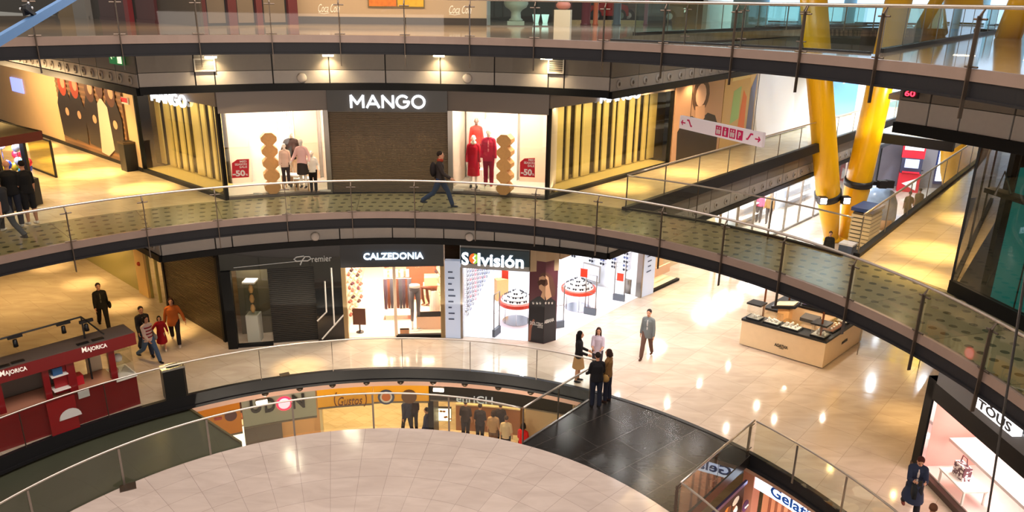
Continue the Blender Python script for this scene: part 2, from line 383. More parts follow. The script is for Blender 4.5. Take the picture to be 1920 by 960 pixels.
# ---- panelled bulkheads
def bulk_arc(R, z0, z1, z2, z3, cuts, n):
    for i, (m, za, zb, g) in enumerate(((M_darkbase, z0, z1, 0), (M_lpanel, z1, z2, .02), (M_dpanel, z2, z3, .02))):
        b = MB()
        for a0, a1 in zip(cuts[:-1], cuts[1:]):
            k = max(2, int(abs(a1-a0)/2)); q = math.degrees(g/R)
            if g: b.sector(a0-q, a1+q, R, R+.08, za+.008, zb-.008, k)
            else: b.sector(a0, a1, R-.05, R+.14, za, zb, k)
        struct(b.build('trim_%d' % (n+i), m))
    b = MB(); b.sector(cuts[0], cuts[-1], R+.07, R+.14, z1, z3, 30); struct(b.build('trim_%d' % (n+3), M_gap))
cutD = [122.7]+[ang(cyl(x, 145, 14.15)) for x in (366, 403, 512, 618, 723, 826, 927, 1028, 1058)]+[65.4]
bulk_arc(14.15, 8.69, 8.90, 9.30, 10.02, cutD, 20)
cutC = [122.7]+[ang(cyl(x, 440, 14.4)) for x in (402, 434, 540, 637, 736, 832, 927, 1021, 1050)]+[64.8]
bulk_arc(14.4, 3.55, 3.75, 4.2, 5.0, cutC, 24)
bulk_arc(14.0, 8.66, 8.9, 9.4, 10.02, [32.3, 29.2, 26.2, 21.5, 17.5, 12, 6], 28)
def nozzle_thing(lab, grp, loc, rz):
    t = thing('air_nozzle', lab, 'vent', loc, grp)
    b = MB(); M = Matrix.Rotation(pi/2, 3, 'X')
    b.lathe([(.085, 0), (.13, 0), (.13, .02), (.085, .035)], loc, 16, M=M); b.build('rim', M_lpanel, t, True)
    b = MB(); b.lathe([(.005, -.02), (.085, -.01), (.085, .01), (.05, .045), (.004, .05)], loc, 12, M=M); b.build('jet_bowl', M_post, t, True)
    t.rotation_euler = (0, 0, rz); return t
def bulk_line(A, d, L, z0, z1, z2, z3, seg, n, lab, grp, noz=True, face=-1, count=99):
    """straight panelled bulkhead; face -1: seen side is to the right of d"""
    nn = Vector((-d.y, d.x, 0))*face
    for i, (m, za, zb, g) in enumerate(((M_darkbase, z0, z1, 0), (M_lpanel, z1, z2, .02), (M_dpanel, z2, z3, .02))):
        b = MB()
        k = int(L/seg)
        if not g: b.wall(A, A+d*L, za, zb, .18)
        else:
            for j in range(k): b.wall(A+d*(j*seg+g), A+d*((j+1)*seg-g), za+.008, zb-.008, .06, -.04*face*-1 if False else 0)
        struct(b.build('trim_%d' % (n+i), m))
    b = MB(); b.wall(A-nn*.05, A+d*L-nn*.05, z1, z3, .03); struct(b.build('trim_%d' % (n+3), M_gap))
    if noz:
        rz = math.atan2(nn.y, nn.x)+pi/2; s = .45; p0 = None; j = 0
        while s < L-.2 and j < count:
            q = A+d*s+nn*.035; loc = Vector((q.x, q.y, (z1+z2)/2))
            if p0 is None: p0 = nozzle_thing(lab, grp, loc, rz)
            else: dup(p0, loc, rz)
            s += seg*.5; j += 1
lw0 = v3(pl(122.7, 14.2), 0); lwd = Vector((-10.25, 9.6, 0)).normalized()
bulk_line(lw0, lwd, 17, 8.66, 8.87, 9.27, 10.02, 1.5, 32, 'round chrome air nozzle in the light panel row over the left gallery corridor', 'air nozzles over the left corridor', face=1, count=16)
rw0 = v3(pl(65.4, 14.2), 0); rwd = Vector((7.84, 10.4, 0)).normalized()
bulk_line(rw0, rwd, 36, 8.66, 8.87, 9.27, 10.02, 1.7, 36, 'round chrome air nozzle in the light panel row right of the upper front bulkhead', 'air nozzles over the right walkway', face=-1, count=14)
cw0 = v3(pl(64.8, 14.45), 0)
bulk_line(cw0, wed, 44, 3.55, 3.75, 4.25, 5.0, 1.7, 40, 'round chrome air nozzle in the panel row under the right walkway', 'air nozzles under the right walkway', face=-1, count=34)
clw0 = v3(pl(122.7, 14.45), 0)
bulk_line(clw0, lwd, 12, 3.55, 3.75, 4.2, 5.0, 1.5, 44, 'round chrome air nozzle under the left gallery beside the shutters', 'air nozzles under the left gallery', face=1, count=3)
# ---- balustrades
def balustrade(label, pts, zf, cut, post='bar', gl=None, rail=.032, group=None, low=.28, nrm=None, H=1.1, cat='railing', gz=.06):
    """pts: fine floor path; cut: indices in pts where posts stand"""
    c = pts[len(pts)//2]; t = thing('balustrade', label, cat, (c[0], c[1], zf), group)
    b = MB(); b.tube([v3(p, zf+H) for p in pts], rail, 8); b.build('handrail', M_rail, t, True)
    n = len(pts)
    for i, k in enumerate(cut):
        p = Vector((pts[k][0], pts[k][1], 0)); q = pts[min(k+1, n-1)]; o = pts[max(k-1, 0)]
        d = Vector((q[0]-o[0], q[1]-o[1], 0)).normalized(); nr = Vector((-d.y, d.x, 0))
        if nrm is not None: nr = nr if nr.dot(nrm(p)) > 0 else -nr
        b = MB()
        if post == 'bar':
            f = p+nr*.08; M = Matrix((d, nr, Vector((0, 0, 1)))).transposed()
            b.box((f.x, f.y, zf+.32-low/2), (.02, .07, 1.3+low), M=M)
            b.tube([v3(f, zf+.95), v3(p, zf+H-.02)], [.022, .016], 6)
            ob = b.build('post', M_post, t)
            for zz in (.92, .2): MB().tube([v3(f-d*.13-nr*.03, zf+zz), v3(f+d*.13-nr*.03, zf+zz)], .018, 6).build('clamp', M_post, ob)
        elif post == 'joint':
            b.box((p.x, p.y, zf+.5), (.02, .03, 1.1), math.atan2(d.y, d.x)); b.build('post', M_post, t)
        else:
            b.box((p.x, p.y, zf+.5), (.05, .02, 1.1), math.atan2(d.y, d.x)); b.build('post', M_steel, t)
    ks = sorted(set([0]+list(cut)+[n-1]))
    for k0, k1 in zip(ks[:-1], ks[1:]):
        if k1-k0 < 1: continue
        b = MB(); seg = [v3(p, 0) for p in pts[k0:k1+1]]
        s0 = (seg[1]-seg[0]).normalized()*.012; s1 = (seg[-1]-seg[-2]).normalized()*.012; seg[0] = seg[0]+s0; seg[-1] = seg[-1]-s1
        k = len(seg); b.add([(q.x, q.y, zf+gz) for q in seg]+[(q.x, q.y, zf+H-.04) for q in seg], [(i, i+1, k+i+1, k+i) for i in range(k-1)])
        b.build('glass_panel', gl or M_glass, t, True)
    return t
def ring_rail(label, R, zf, angs, a0, a1, **k):
    """angs: post angles"""
    A = sorted([a for a in angs if a0 < a < a1]); pts = []; cut = []; prev = a0; pts.append(pl(a0, R))
    for a in A+[a1]:
        m = max(1, int((a-prev)/1.6)); pts += [pl(lerp(prev, a, i/m), R) for i in range(1, m+1)]; 
        if a != a1: cut.append(len(pts)-1)
        prev = a
    ce = Vector((CX, CY, 0))
    return balustrade(label, pts, zf, cut, nrm=lambda p: ce-p, **k)
Cp = [(140, 470), (280, 447), (412, 431), (539, 419), (660, 412), (777, 411), (892, 413), (1005, 422), (1117, 440), (1234, 464), (1352, 492), (1467, 525), (1592, 576), (1715, 640), (1850, 712)]
Dp = [(72, 85), (227, 81), (372, 78), (510, 76.5), (640, 77), (765, 78), (890, 80.5), (1012, 84.5), (1135, 91), (1257, 96), (1385, 105), (1515, 115), (1655, 129), (1800, 150)]
Bp = [(45, 836), (202, 780), (350, 740), (491, 715), (625, 696), (755, 692), (882, 696), (1006, 712)]
Sp = [(52, 917), (222, 839), (387, 785), (547, 750), (698, 737), (840, 745)]
ca = [ang(P(x, y, ZC)) for x, y in Cp]; ca += [ca[0]+9.2, ca[0]+18.4, ca[-1]-8]
da = [ang(P(x, y, ZD)) for x, y in Dp]; da += [da[0]+9, da[-1]-9]
ba = [ang(P(x, y, 0)) for x, y in Bp]; ba += [ba[0]+9]
sa = [ang(P(x, y, 1.1)) for x, y in Sp]; sa += [sa[0]+13, sa[0]+26]
ring_rail('long curved glass railing with steel posts along the dotted middle gallery', RC, ZC, ca, -10, 180, gl=M_tglass, gz=.18)
ring_rail('curved glass railing with steel posts along the topmost gallery', RD, ZD, da, -2, 180, gz=.18)
ring_rail('curved glass railing with thin dark joints behind the red kiosk and above the lower shops', RB-.01, 0, ba, aL+.2, 178, post='joint', rail=.026)
ring_rail('curved glass railing around the pale round platform', RS, 0, sa, ang(br[1])+.4, 200, post='thin', gl=glass('olive_glass', (206, 216, 188), 1.1), rail=.028)
def line_rail(label, A, B, zf, n, **k):
    pts = [A+(B-A)*(i/(n*2)) for i in range(n*2+1)]
    return balustrade(label, pts, zf, list(range(0, n*2+1, 2)), **k)
line_rail('straight glass railing on the left edge of the black granite bridge', v3(br[0], 0), v3(br[1], 0), 0, 2, post='thin', rail=.028)
# stair void on the right: bridge side, platform side, and hall side
g0, g1 = v3(P(1277, 905, 1.1), 0), v3(P(1415, 788, 1.1), 0)
line_rail('glass railing on the right end of the black granite bridge beside the ice cream shop', g0, g1, 0, 2, post='bar', rail=.028, low=.0, gl=M_glass)
ring_rail('curved glass railing above the ice cream shop sign', (g1-Vector((CX, CY, 0))).length, 0, [31.5, 24.5, 17.5], 6, ang(g1)-.3, post='thin', gl=glass('sage_glass', (222, 232, 214), 1.1), rail=.026)
ring_rail('short curved glass railing from the bridge corner out of the frame', (g0-Vector((CX, CY, 0))).length, 0, [22], 5, ang(g0)-.2, post='thin', rail=.026)
# outer rails of the galleries towards the side void
ring_rail('curved glass railing on the far side of the dotted gallery before the yellow columns', 14.05, ZC, [53.2, 44.2], 35, 62.2, post='joint', rail=.024)
ring_rail('curved green glass railing on the far side of the topmost gallery', 14.45, ZD, [57, 50.5, 44], 38, 66, gl=M_gglass)
def wing_rail(label, A, d, L, zf, seg, **k):
    return line_rail(label, A, A+d*L, zf, int(L/seg), **k)
wing_rail('glass railing along the right walkway past the slatted shop window', we0+wed*.1, wed, 34, ZC, 2.15, post='thin', gl=M_glass, rail=.03)
wing_rail('glass railing along the warm lit right corridor', re0+red*.1, red, 22, ZC, 2.4, post='thin', gl=M_glass, rail=.03)
wing_rail('green glass railing along the far walkway of the topmost level', dwe, dwd, 30, ZD, 2.3, gl=M_gglass, post='thin')
wing_rail('green glass railing along the upper right corridor before the yellow struts', dre, drd, 26, ZD, 2.2, gl=M_gglass, post='thin')
# ---- yellow columns
M_yel = mat('yellow_paint', (252, 188, 10), .28, coat=.2)
M_collar = mat('collar_steel', (38, 34, 32), .45)
Yp = lambda x, y, Y: V(x, y, (0, Y), (1, Y))
base = P(1572, 452, 0)
def column(label, b0, top, r0, r1, collar_y=None):
    t = thing('raking_column', label, 'column', (b0.x, b0.y, 0))
    d = (top-b0); e = b0+d*1.12
    bb = MB(); bb.tube([b0+d*.02, b0+d*.12, b0+d*.24, e], [r0*.62, r0*.8, r0, r1], 24); bb.build('shaft', M_yel, t, True)
    bb = MB(); bb.lathe([(r0*.75, 0), (r0*.75, .12), (r0*.6, .3)], (b0.x, b0.y, 0), 20); bb.build('foot', M_yel, t, True)
    return t, d
col1, d1 = column('yellow raking column, left leg of the V in the side void', base+Vector((-.35, 0, 0)), Yp(1526, 5, 32.5), .56, .52)
col2, d2 = column('yellow raking column, right leg of the V in the side void', base+Vector((.4, .1, 0)), Yp(1684, 5, 35.5), .60, .56)
c3 = P(1797, 405, 0)
column('thick yellow column standing beyond the warm lit right corridor', c3, Yp(1806, 5, c3.y-2), .95, .85)
def strut(label, A, B, r):
    t = MB(); t.tube([A, B], r, 20); tag(t.build('raking_strut', M_yel, None, True), label, 'strut')
strut('slim yellow strut leaning right above the upper right corridor', Yp(1722, 60, 40), Yp(1768, -20, 39), .3)
strut('yellow strut low behind the slate band on the topmost level', Yp(1690, 102, 42), Yp(1722, 62, 42), .3)
strut('yellow column cut by the right picture edge at the topmost level', Yp(1890, 70, 30), Yp(1930, -30, 29), .45)
def collar(label, lamp_px, bx):
    pass
# collars with floodlights
def collars():
    for lab, c, dv, r, lamps in (('black steel collar with two lit floodlights on the left yellow column', base+Vector((-.35, 0, 0)), d1, .56, ((-.55, -.5), (.62, -.35))),
                               ('black steel collar with two dark floodlights on the right yellow column', base+Vector((.4, .1, 0)), d2, .6, ((.95, -.2), (1.35, -.1)))):
        f = .235 if lamps[0][0] < 0 else .275
        p = c+dv*f; t = thing('lamp_collar', lab, 'floodlight', p)
        b = MB(); b.tube([p-dv.normalized()*.16, p+dv.normalized()*.16], r+.07, 24); b.build('band', M_collar, t, True)
        if lamps[0][0] > 0:
            b = MB(); b.box((p.x+.75, p.y-.15, p.z-.02), (1.1, .14, .2)); b.build('bracket', M_collar, t)
        for lx, ly in lamps:
            q = p+Vector((lx, ly-.25, -.12 if lx < .9 else 0)); b = MB()
            b.box(q, (.36, .34, .36)); ob = b.build('lamp_housing', M_collar, t)
            b = MB(); b.box(q+Vector((0, -.18, .0)) if lx < .9 else q+Vector((0, 0, .19)), (.28, .02, .26) if lx < .9 else (.26, .26, .02))
            b.build('lamp_lens', mat('lamp_lens', (255, 255, 255), emit=18., erg=(255, 244, 255)) if lx < .9 else M_blk, ob)
collars()
# ---------------------------------------------------------------- gallery level shop with the lit windows
M_hdr = mat('header_grey', (128, 116, 108), .4, .1)
M_sign = mat('sign_black', (70, 66, 63), .35)
M_shut = mat('shutter_brown', (132, 112, 88), .45, .2)
M_peach = mat('peach_panel', (236, 190, 160), .6)
M_wwall = mat('window_white', (250, 240, 228), .7)
M_wfloor = mat('window_floor', (200, 190, 176), .35)
def sub(parent, name, mb, m, smooth=False): return mb.build(name, m, parent, smooth)
zt = 8.04
mo = lambda p, n, k: p+n*k
nL = Vector((-(shL-mL).y, (shL-mL).x, 0)).normalized()      # points away from the atrium
nR = Vector((-(mR-shR).y, (mR-shR).x, 0)).normalized()
nS = Vector((-(shR-shL).y, (shR-shL).x, 0)).normalized()
t = thing('shop_front', 'grey shop front with white lit five letter sign, brown shutter and two bright windows', 'shop front', ((mL.x+mR.x)/2, 23.9, ZC))
for A, B, n_ in ((mL, shL, nL), (shR, mR, nR)):
    MB().wall(A, B, zt, 8.78, .12).build('fascia', M_hdr, t); MB().prism([A, B, B+n_*.12, A+n_*.12], ZC, ZC+.09).build('sill', M_hdr, t)
b = MB(); b.wall(shL+Vector((.02, -.02, 0)), shR+Vector((-.02, -.02, 0)), V(720, 209, shL, shR).z, 8.78, .22); sg = b.build('sign_board', M_sign, t)
A, B = V(659, 203, shL-nS*.15, shR-nS*.15), V(796, 203, shL-nS*.15, shR-nS*.15); B.z = A.z
stroke_letters('lettering', 'MANGO', A, B, .43, M_wglow, sg, -nS)
b = MB(); n = 58; z0, z1 = ZC, V(720, 209, shL, shR).z
for i in range(n):
    za = lerp(z0, z1, i/n); zb = lerp(z0, z1, (i+1)/n)
    q = [(.02, za), (.05, za+.012), (.05, zb-.022), (.02, zb-.012), (.02, zb)]
    for (o1, y1), (o2, y2) in zip(q[:-1], q[1:]):
        p1, p2 = shL-nS*(o1-.12), shR-nS*(o1-.12); p3, p4 = shR-nS*(o2-.12), shL-nS*(o2-.12)
        b.add([v3(p1, y1), v3(p2, y1), v3(p3, y2), v3(p4, y2)], [(0, 1, 2, 3)])
b.build('roller_shutter', M_shut, t)
for p, d in ((shL, (shR-shL).normalized()), (shR, (shL-shR).normalized())):
    b = MB(); b.box(v3(p-d*.06, (ZC+zt)/2), (.16, .2, zt-ZC), math.atan2(d.y, d.x)); b.build('jamb', M_steel, t)
for A, B, n_ in ((mL, shL, nL), (shR, mR, nR)):
    b = MB(); a, c = A-n_*.0, B-n_*.0
    b.add([v3(a, ZC+.1), v3(c, ZC+.1), v3(c, zt), v3(a, zt)], [(0, 1, 2, 3)]); b.build('window_glass', M_shopglass, t)
# window boxes
def window_box(A, B, n_, dep, stripes, side):
    d = (B-A).normalized(); g = t
    b = MB(); b.prism([A+n_*.14, B+n_*.14, B+n_*dep, A+n_*dep], ZC+.0, ZC+.1); b.build('window_floor', M_wfloor, g)
    b = MB(); b.wall(A+n_*dep, B+n_*dep, ZC, zt+.3, .06); b.build('back_panel', M_wwall, g)
    b = MB(); b.wall(A+n_*.2, A+n_*dep, ZC+.1, zt+.3, .06); b.wall(B+n_*.2, B+n_*dep, ZC+.1, zt+.3, .06); b.prism([A+n_*.1, B+n_*.1, B+n_*dep, A+n_*dep], zt+.3, zt+.36); b.build('side_panel', mat('beige_panel', (206, 190, 172), .6), g)
    for (s0, s1, m, st) in stripes:
        b = MB(); a, c = A+d*s0+n_*(dep-.2), A+d*s1+n_*(dep-.2)
        if st:
            k = 9
            for i in range(k): b.wall(lerp(a, c, i/k), lerp(a, c, (i+.62)/k), ZC+.1, zt+.25, .06)
            b.wall(a+n_*.05, c+n_*.05, ZC+.1, zt+.25, .03)
        else: b.wall(a, c, ZC+.1, zt+.25, .06)
        b.build('backdrop', m, g)
    L = (B-A).length
    for k in (.25, .5, .75):
        b = MB(); q = lerp(A, B, k)+n_*.9; b.box(v3(q, zt+.28), (.7, .16, .03), math.atan2(d.y, d.x)); b.build('strip_lamp', mat('strip_lamp', (255, 240, 215), emit=9.), g)
    c = lerp(A, B, .5)+n_*.8; area(v3(c, zt+.22), L*.85, 1.0, WINW, (1, .88, .74), math.atan2(d.y, d.x))
WINW = 120
window_box(mL, shL, nL, 2.1, ((1.75, 2.35, M_wwall, True), (2.35, 3.1, M_peach, False), (.2, .85, mat('pale_beige', (222, 206, 186), .6), False)), -1)
window_box(shR, mR, nR, 2.1, ((.1, .75, mat('pale_grey', (205, 196, 186), .6), False), (.95, 1.9, M_wwall, False), (2.0, 3.2, mat('pale_tan', (214, 190, 166), .6), False)), 1)
# window dressing (each its own thing)
zf = ZC+.1
def zig(label, px, py, H):
    p = P(px, py, zf); k = 5; w = []; u = H/k
    for i in range(k): w += [(.1, i*u), (.24, i*u+u*.35), (.24, i*u+u*.65)]
    w.append((.1, H)); R = [(x, z) for x, z in w]; Lf = [(-x, z) for x, z in reversed(w)]
    pts = R+Lf; b = MB(); m = len(pts); rz = radians(22 if px < 700 else -18); M = Matrix.Rotation(rz, 3, 'Z')
    vs = [p+M@Vector((x, -.2, z)) for x, z in pts]+[p+M@Vector((x, .2, z)) for x, z in pts]
    b.add(vs, [tuple(range(m)), tuple(range(2*m-1, m-1, -1))]+[(i, i+m, (i+1) % m+m, (i+1) % m) for i in range(m)])
    tag(b.build('faceted_totem', M_wood), label, 'sculpture', 'faceted plywood totems')
zig('faceted plywood totem of stacked hexagons in the left lit window', 512, 361, 1.95)
zig('faceted plywood totem of stacked hexagons in the right lit window', 947, 363, 1.95)
def sail(label, pts, n_):
    b = MB(); q = [Vector(p) for p in pts]; o = n_*.02
    b.add([p for p in q]+[p+o for p in q], [tuple(range(len(q))), tuple(range(2*len(q)-1, len(q)-1, -1))]+[(i, (i+1) % len(q), (i+1) % len(q)+len(q), i+len(q)) for i in range(len(q))])
    tag(b.build('paper_sail', mat('paper_white', (255, 246, 236), .8)), label, 'decoration')
A1, B1 = mL+nL*1.5, shL+nL*1.5
sail('tall white paper sail hanging behind the mannequins in the left window', [V(541, 214, A1, B1), V(541, 346, A1, B1), V(520, 338, A1, B1), V(514, 280, A1, B1), V(521, 245, A1, B1), V(530, 228, A1, B1)], nL)
A2, B2 = shR+nR*1.5, mR+nR*1.5
sail('white crescent paper sail behind the red suit in the right window', [V(917, 218, A2, B2), V(921, 240, A2, B2), V(905, 290, A2, B2), V(915, 338, A2, B2), V(921, 345, A2, B2), V(900, 328, A2, B2), V(888, 290, A2, B2), V(893, 255, A2, B2), V(905, 228, A2, B2)], nR)
def stand(label, px, py, w, h, rnd=False):
    p = P(px, py, zf); t = thing('display_stand', label, 'stand', p)
    b = MB()
    if rnd:
        b.lathe([(w/2, h-.03), (w/2, h)], p, 24); b.build('top', M_glass, t)
        for a in (0, 2.1, 4.2):
            b = MB(); b.tube([p+Vector((cos(a)*w*.4, sin(a)*w*.4, 0)), p+Vector((cos(a)*w*.4, sin(a)*w*.4, h-.03))], .012, 6); b.build('leg', M_chrome, t)
    else:
        b.box((p.x, p.y, p.z+h-.025), (w, w*.8, .05)); b.build('top', M_white, t)
        for x, y in ((-1, -1), (1, -1), (1, 1), (-1, 1)):
            b = MB(); q = p+Vector((x*(w/2-.03), y*(w*.4-.03), 0)); b.box(q+Vector((0, 0, (h-.05)/2)), (.03, .03, h-.05)); b.build('leg', M_wood, t)
    return t
stand('white topped stand under the black topped mannequin in the left window', 548, 354, .55, .5)
stand('wide low white topped stand left of the front child mannequin', 569, 356, .5, .42)
stand('round glass stand under the red suit in the right window', 916, 353, .62, .16, True)
def sticker(label, x0, y0, x1, y1, A, B, n_):
    o = -n_*.015; A, B = A+o, B+o; p = [V(x0, y1, A, B), V(x1, y1, A, B), V(x1, y0, A, B), V(lerp(x0, x1, .3), y0+1, A, B), V(x0, y0+8, A, B)]
    p[1].z = p[0].z; t = thing('sale_sticker', label, 'sign', p[0], 'red sale stickers'); b = MB()
    vs = p+[q-n_*.008 for q in p]; k = 5
    b.add(vs, [tuple(range(k-1, -1, -1)), tuple(range(k, 2*k))]+[(i, (i+1) % k, (i+1) % k+k, i+k) for i in range(k)]); b.build('card', mat('sale_red', (206, 20, 44), .5), t)
    d = (p[1]-p[0]).normalized(); w = (p[1]-p[0]).length; h = p[2].z-p[0].z; m = mat('print_white', (240, 225, 225), .6)
    f = lambda u, v_: p[0]+d*(u*w)+Vector((0, 0, v_*h))-n_*.008
    for s, u0, u1, v_, hh in (('MID', .55, .95, .83, .11), ('SEASON', .25, .95, .68, .11), ('SALE', .5, .95, .53, .11), ('-50', .06, .8, .1, .3), ('%', .82, .95, .1, .1)):
        letters('lettering', s, f(u0, v_), f(u1, v_), hh*h, m, t, .004, -n_, .02 if s != '-50' else .04, gap=.002)
sticker('red sale sticker on the left lit shop window', 435, 298, 467, 334, mL, shL, nL)
sticker('red sale sticker on the right lit shop window', 975, 296, 1003, 331, shR, mR, nR)
def card(label, x, y, w, zz, m=M_white):
    p = P(x, y, zz); b = MB(); b.box((p.x, p.y, p.z+.03), (w, .02, .06)); tag(b.build('price_card', m), label, 'sign', 'white cards on the window floors')
card('white card on the left window floor near the shutter', 610, 359, .36, zf); card('white card at the left end of the right window floor', 859, 358, .36, zf); card('white card in the left window under the sale sticker', 484, 365, .3, zf)
# ---- slatted side windows
M_yslat = mat('olive_slat', (206, 184, 112), .5)
M_slatdark = mat('slat_dark', (74, 62, 40), .6)
def slat_wall(label, A, d, L, n_, sgn, T):
    t = thing('slatted_window', label, 'shop window', (A.x, A.y, ZC)); rz = math.atan2(d.y, d.x)
    b = MB(); b.wall(A, A+d*L, zt+.2, 9.2, .1); sb = b.build('sign_band', M_hdr, t)
    if T: stroke_letters('lettering', 'MANGO', T[0]-n_*.08, T[1]-n_*.08, .4, M_wglow, sb, -n_)
    b = MB(); b.wall(A, A+d*L, ZC, ZC+.12, .14); b.build('base_rail', M_gap, t)
    k = max(1, int(L/1.6))
    for i in range(k):
        b = MB(); a, c = A+d*(L*i/k+.01), A+d*(L*(i+1)/k-.01); b.add([v3(a, ZC+.12), v3(c, ZC+.12), v3(c, zt+.2), v3(a, zt+.2)], [(0, 1, 2, 3)]); b.build('glass_pane', M_shopglass, t)
    b = MB(); b.wall(A+n_*1.0+d*1.5, A+n_*1.0+d*(L+1.2), ZC, zt+.2, .05); b.build('back_board', M_slatdark, t)
    b = MB(); s = 1.5; i = 0; w = [.34, .18, .28, .5, .2, .3, .16, .42]
    while s < L+.6:
        q = w[i % 8]; b.wall(A+n_*.85+d*s, A+n_*.85+d*(s+q), ZC+.15, zt+.1, .05); s += q+[.2, .3, .16, .34][i % 4]; i += 1
    b.build('slats', M_yslat, t)
    b = MB(); b.prism([A+n_*.1+d*.6, A+d*L+n_*.1, A+d*L+n_*1, A+n_*1+d*1.4], ZC+.02, ZC+.12); b.build('sill', M_yslat, t)
    area(v3(A+d*(L/2)+n_*.35, zt+.1), L*.9, .3, 40*L/5, (1, .8, .45), rz)
    area(v3(A+d*(L/2)+n_*.35, ZC+.2), L*.9, .2, 14*L/5, (1, .8, .45), rz, to=v3(A+d*(L/2)+n_*.36, 9))
    for s in (.02, L-.02):
        b = MB(); b.box(v3(A+d*s, (ZC+zt+.2)/2), (.1, .12, zt+.2-ZC), rz); b.build('corner_post', M_darkbase, t)
nW = Vector((-wld.y, wld.x, 0)); nW = nW if nW.y > 0 else -nW
LL = (wl0-mL).length
pa, pb = V(291, 189, mL, wl0), V(354, 196, mL, wl0); pb.z = pa.z
slat_wall('slatted yellow lit side window left of the bright shop front', mL, (wl0-mL).normalized(), LL, nW, 1, (pa, pb))
nV = Vector((wrd.y, -wrd.x, 0)); nV = -nV if nV.x > 0 else nV      # away from the walkway
e_ = V(1256, 250, mR, mR+wrd); LR = (v3(e_, 0)-mR).length
pa, pb = V(1122, 194, mR, mR+wrd), V(1194, 185, mR, mR+wrd); pb.z = pa.z
slat_wall('long slatted yellow lit side window right of the bright shop front', mR, wrd, LR, nV, 1, (pa, pb))
# ---- right wing wall beyond the slats: posters and hoarding
def flat_poster(name, label, A, d, s0, s1, z0, z1, n_, mats, cat, draw, group=None):
    """upright printed panel with raised print shapes given in 0..1 panel coordinates"""
    A = A-n_*.085; t = thing(name, label, cat, (A.x+d.x*s0, A.y+d.y*s0, z0), group)
    b = MB(); b.wall(A+d*s0, A+d*s1, z0, z1, .05); b.build('panel', mats[0], t)
    w = s1-s0; h = z1-z0; f = lambda u, v_, k: v3(A+d*(s0+u*w)-n_*(.028+.0015*k), z0+v_*h)
    for k, (nm, m, pts) in enumerate(draw):
        b = MB(); q = [f(u, v_, k) for u, v_ in pts]; b.add(q+[p+n_*.002 for p in q], [tuple(range(len(q))), tuple(range(2*len(q)-1, len(q)-1, -1))]); b.build(nm, m, t)
    return t
def blob(cx, cy, rx, ry, n=14, a0=0): return [(cx+rx*cos(a0+2*pi*i/n), cy+ry*sin(a0+2*pi*i/n)) for i in range(n)]
skin = mat('print_skin', (206, 160, 126), .5); dk = mat('print_dark', (42, 34, 30), .4)
Z2 = 8.9
sR = lambda x, y=250: (v3(V(x, y, mR, mR+wrd), 0)-mR).dot(wrd)
b = MB(); b.wall(mR+wrd*LR+nV*.05, mR+wrd*60+nV*.05, ZC, 9.3, .06); struct(b.build('wall_right', mat('hoarding_white', (214, 208, 204), .45)))
flat_poster('portrait_poster', 'tall poster of a woman in a black jacket on the right walkway wall', mR, wrd, LR+.05, sR(1345), ZC+.05, Z2, nV, [mat('poster_taupe', (176, 138, 110), .35)], 'poster',
  [('print_jacket', dk, [(.1, 0), (.08, .35), (.2, .46), (.35, .5), (.5, .42), (.68, .5), (.85, .45), (.95, .3), (.95, 0)]),
   ('print_hair', mat('print_hair', (84, 58, 40), .5), blob(.5, .72, .18, .2)), ('print_neck', skin, [(.42, .45), (.4, .6), (.6, .6), (.62, .45), (.52, .38)]), ('print_face', mat('print_pale', (228, 186, 156), .5), blob(.5, .72, .11, .13))])
flat_poster('interior_poster', 'colourful poster panel between the portrait poster and the white hoarding', mR, wrd, sR(1345)+.05, sR(1405), ZC+.05, Z2, nV, [mat('poster_gold', (190, 156, 104), .35)], 'poster',
  [('print_lamp', mat('print_cream', (232, 214, 150), .5), [(.2, .82), (.75, .84), (.65, .95), (.25, .93)]), ('print_green', mat('print_green', (148, 186, 122), .5), [(.25, .3), (.5, .35), (.5, .75), (.28, .7)]),
   ('print_orange', mat('print_orange', (214, 110, 60), .5), [(.5, .2), (.72, .15), (.7, .6), (.58, .7)]), ('print_blue', mat('print_blue', (90, 100, 140), .5), [(.78, .1), (.97, .1), (.97, .9), (.8, .7)])])
flat_poster('blank_hoarding', 'large white hoarding behind the left yellow column', mR, wrd, sR(1405)+.05, sR(1512), ZC+.05, Z2+.2, nV, [mat('hoarding_pale', (222, 220, 222), .4)], 'hoarding', [])
flat_poster('blue_poster', 'blue glass poster between the two yellow columns on the walkway wall', mR, wrd, sR(1530, 200), sR(1600, 200), ZC+.05, Z2+.2, nV, [mat('print_sky', (84, 130, 186), .3)], 'poster',
  [('print_white', M_white, [(.55, .5), (.9, .55), (.95, .9), (.6, .95)])])
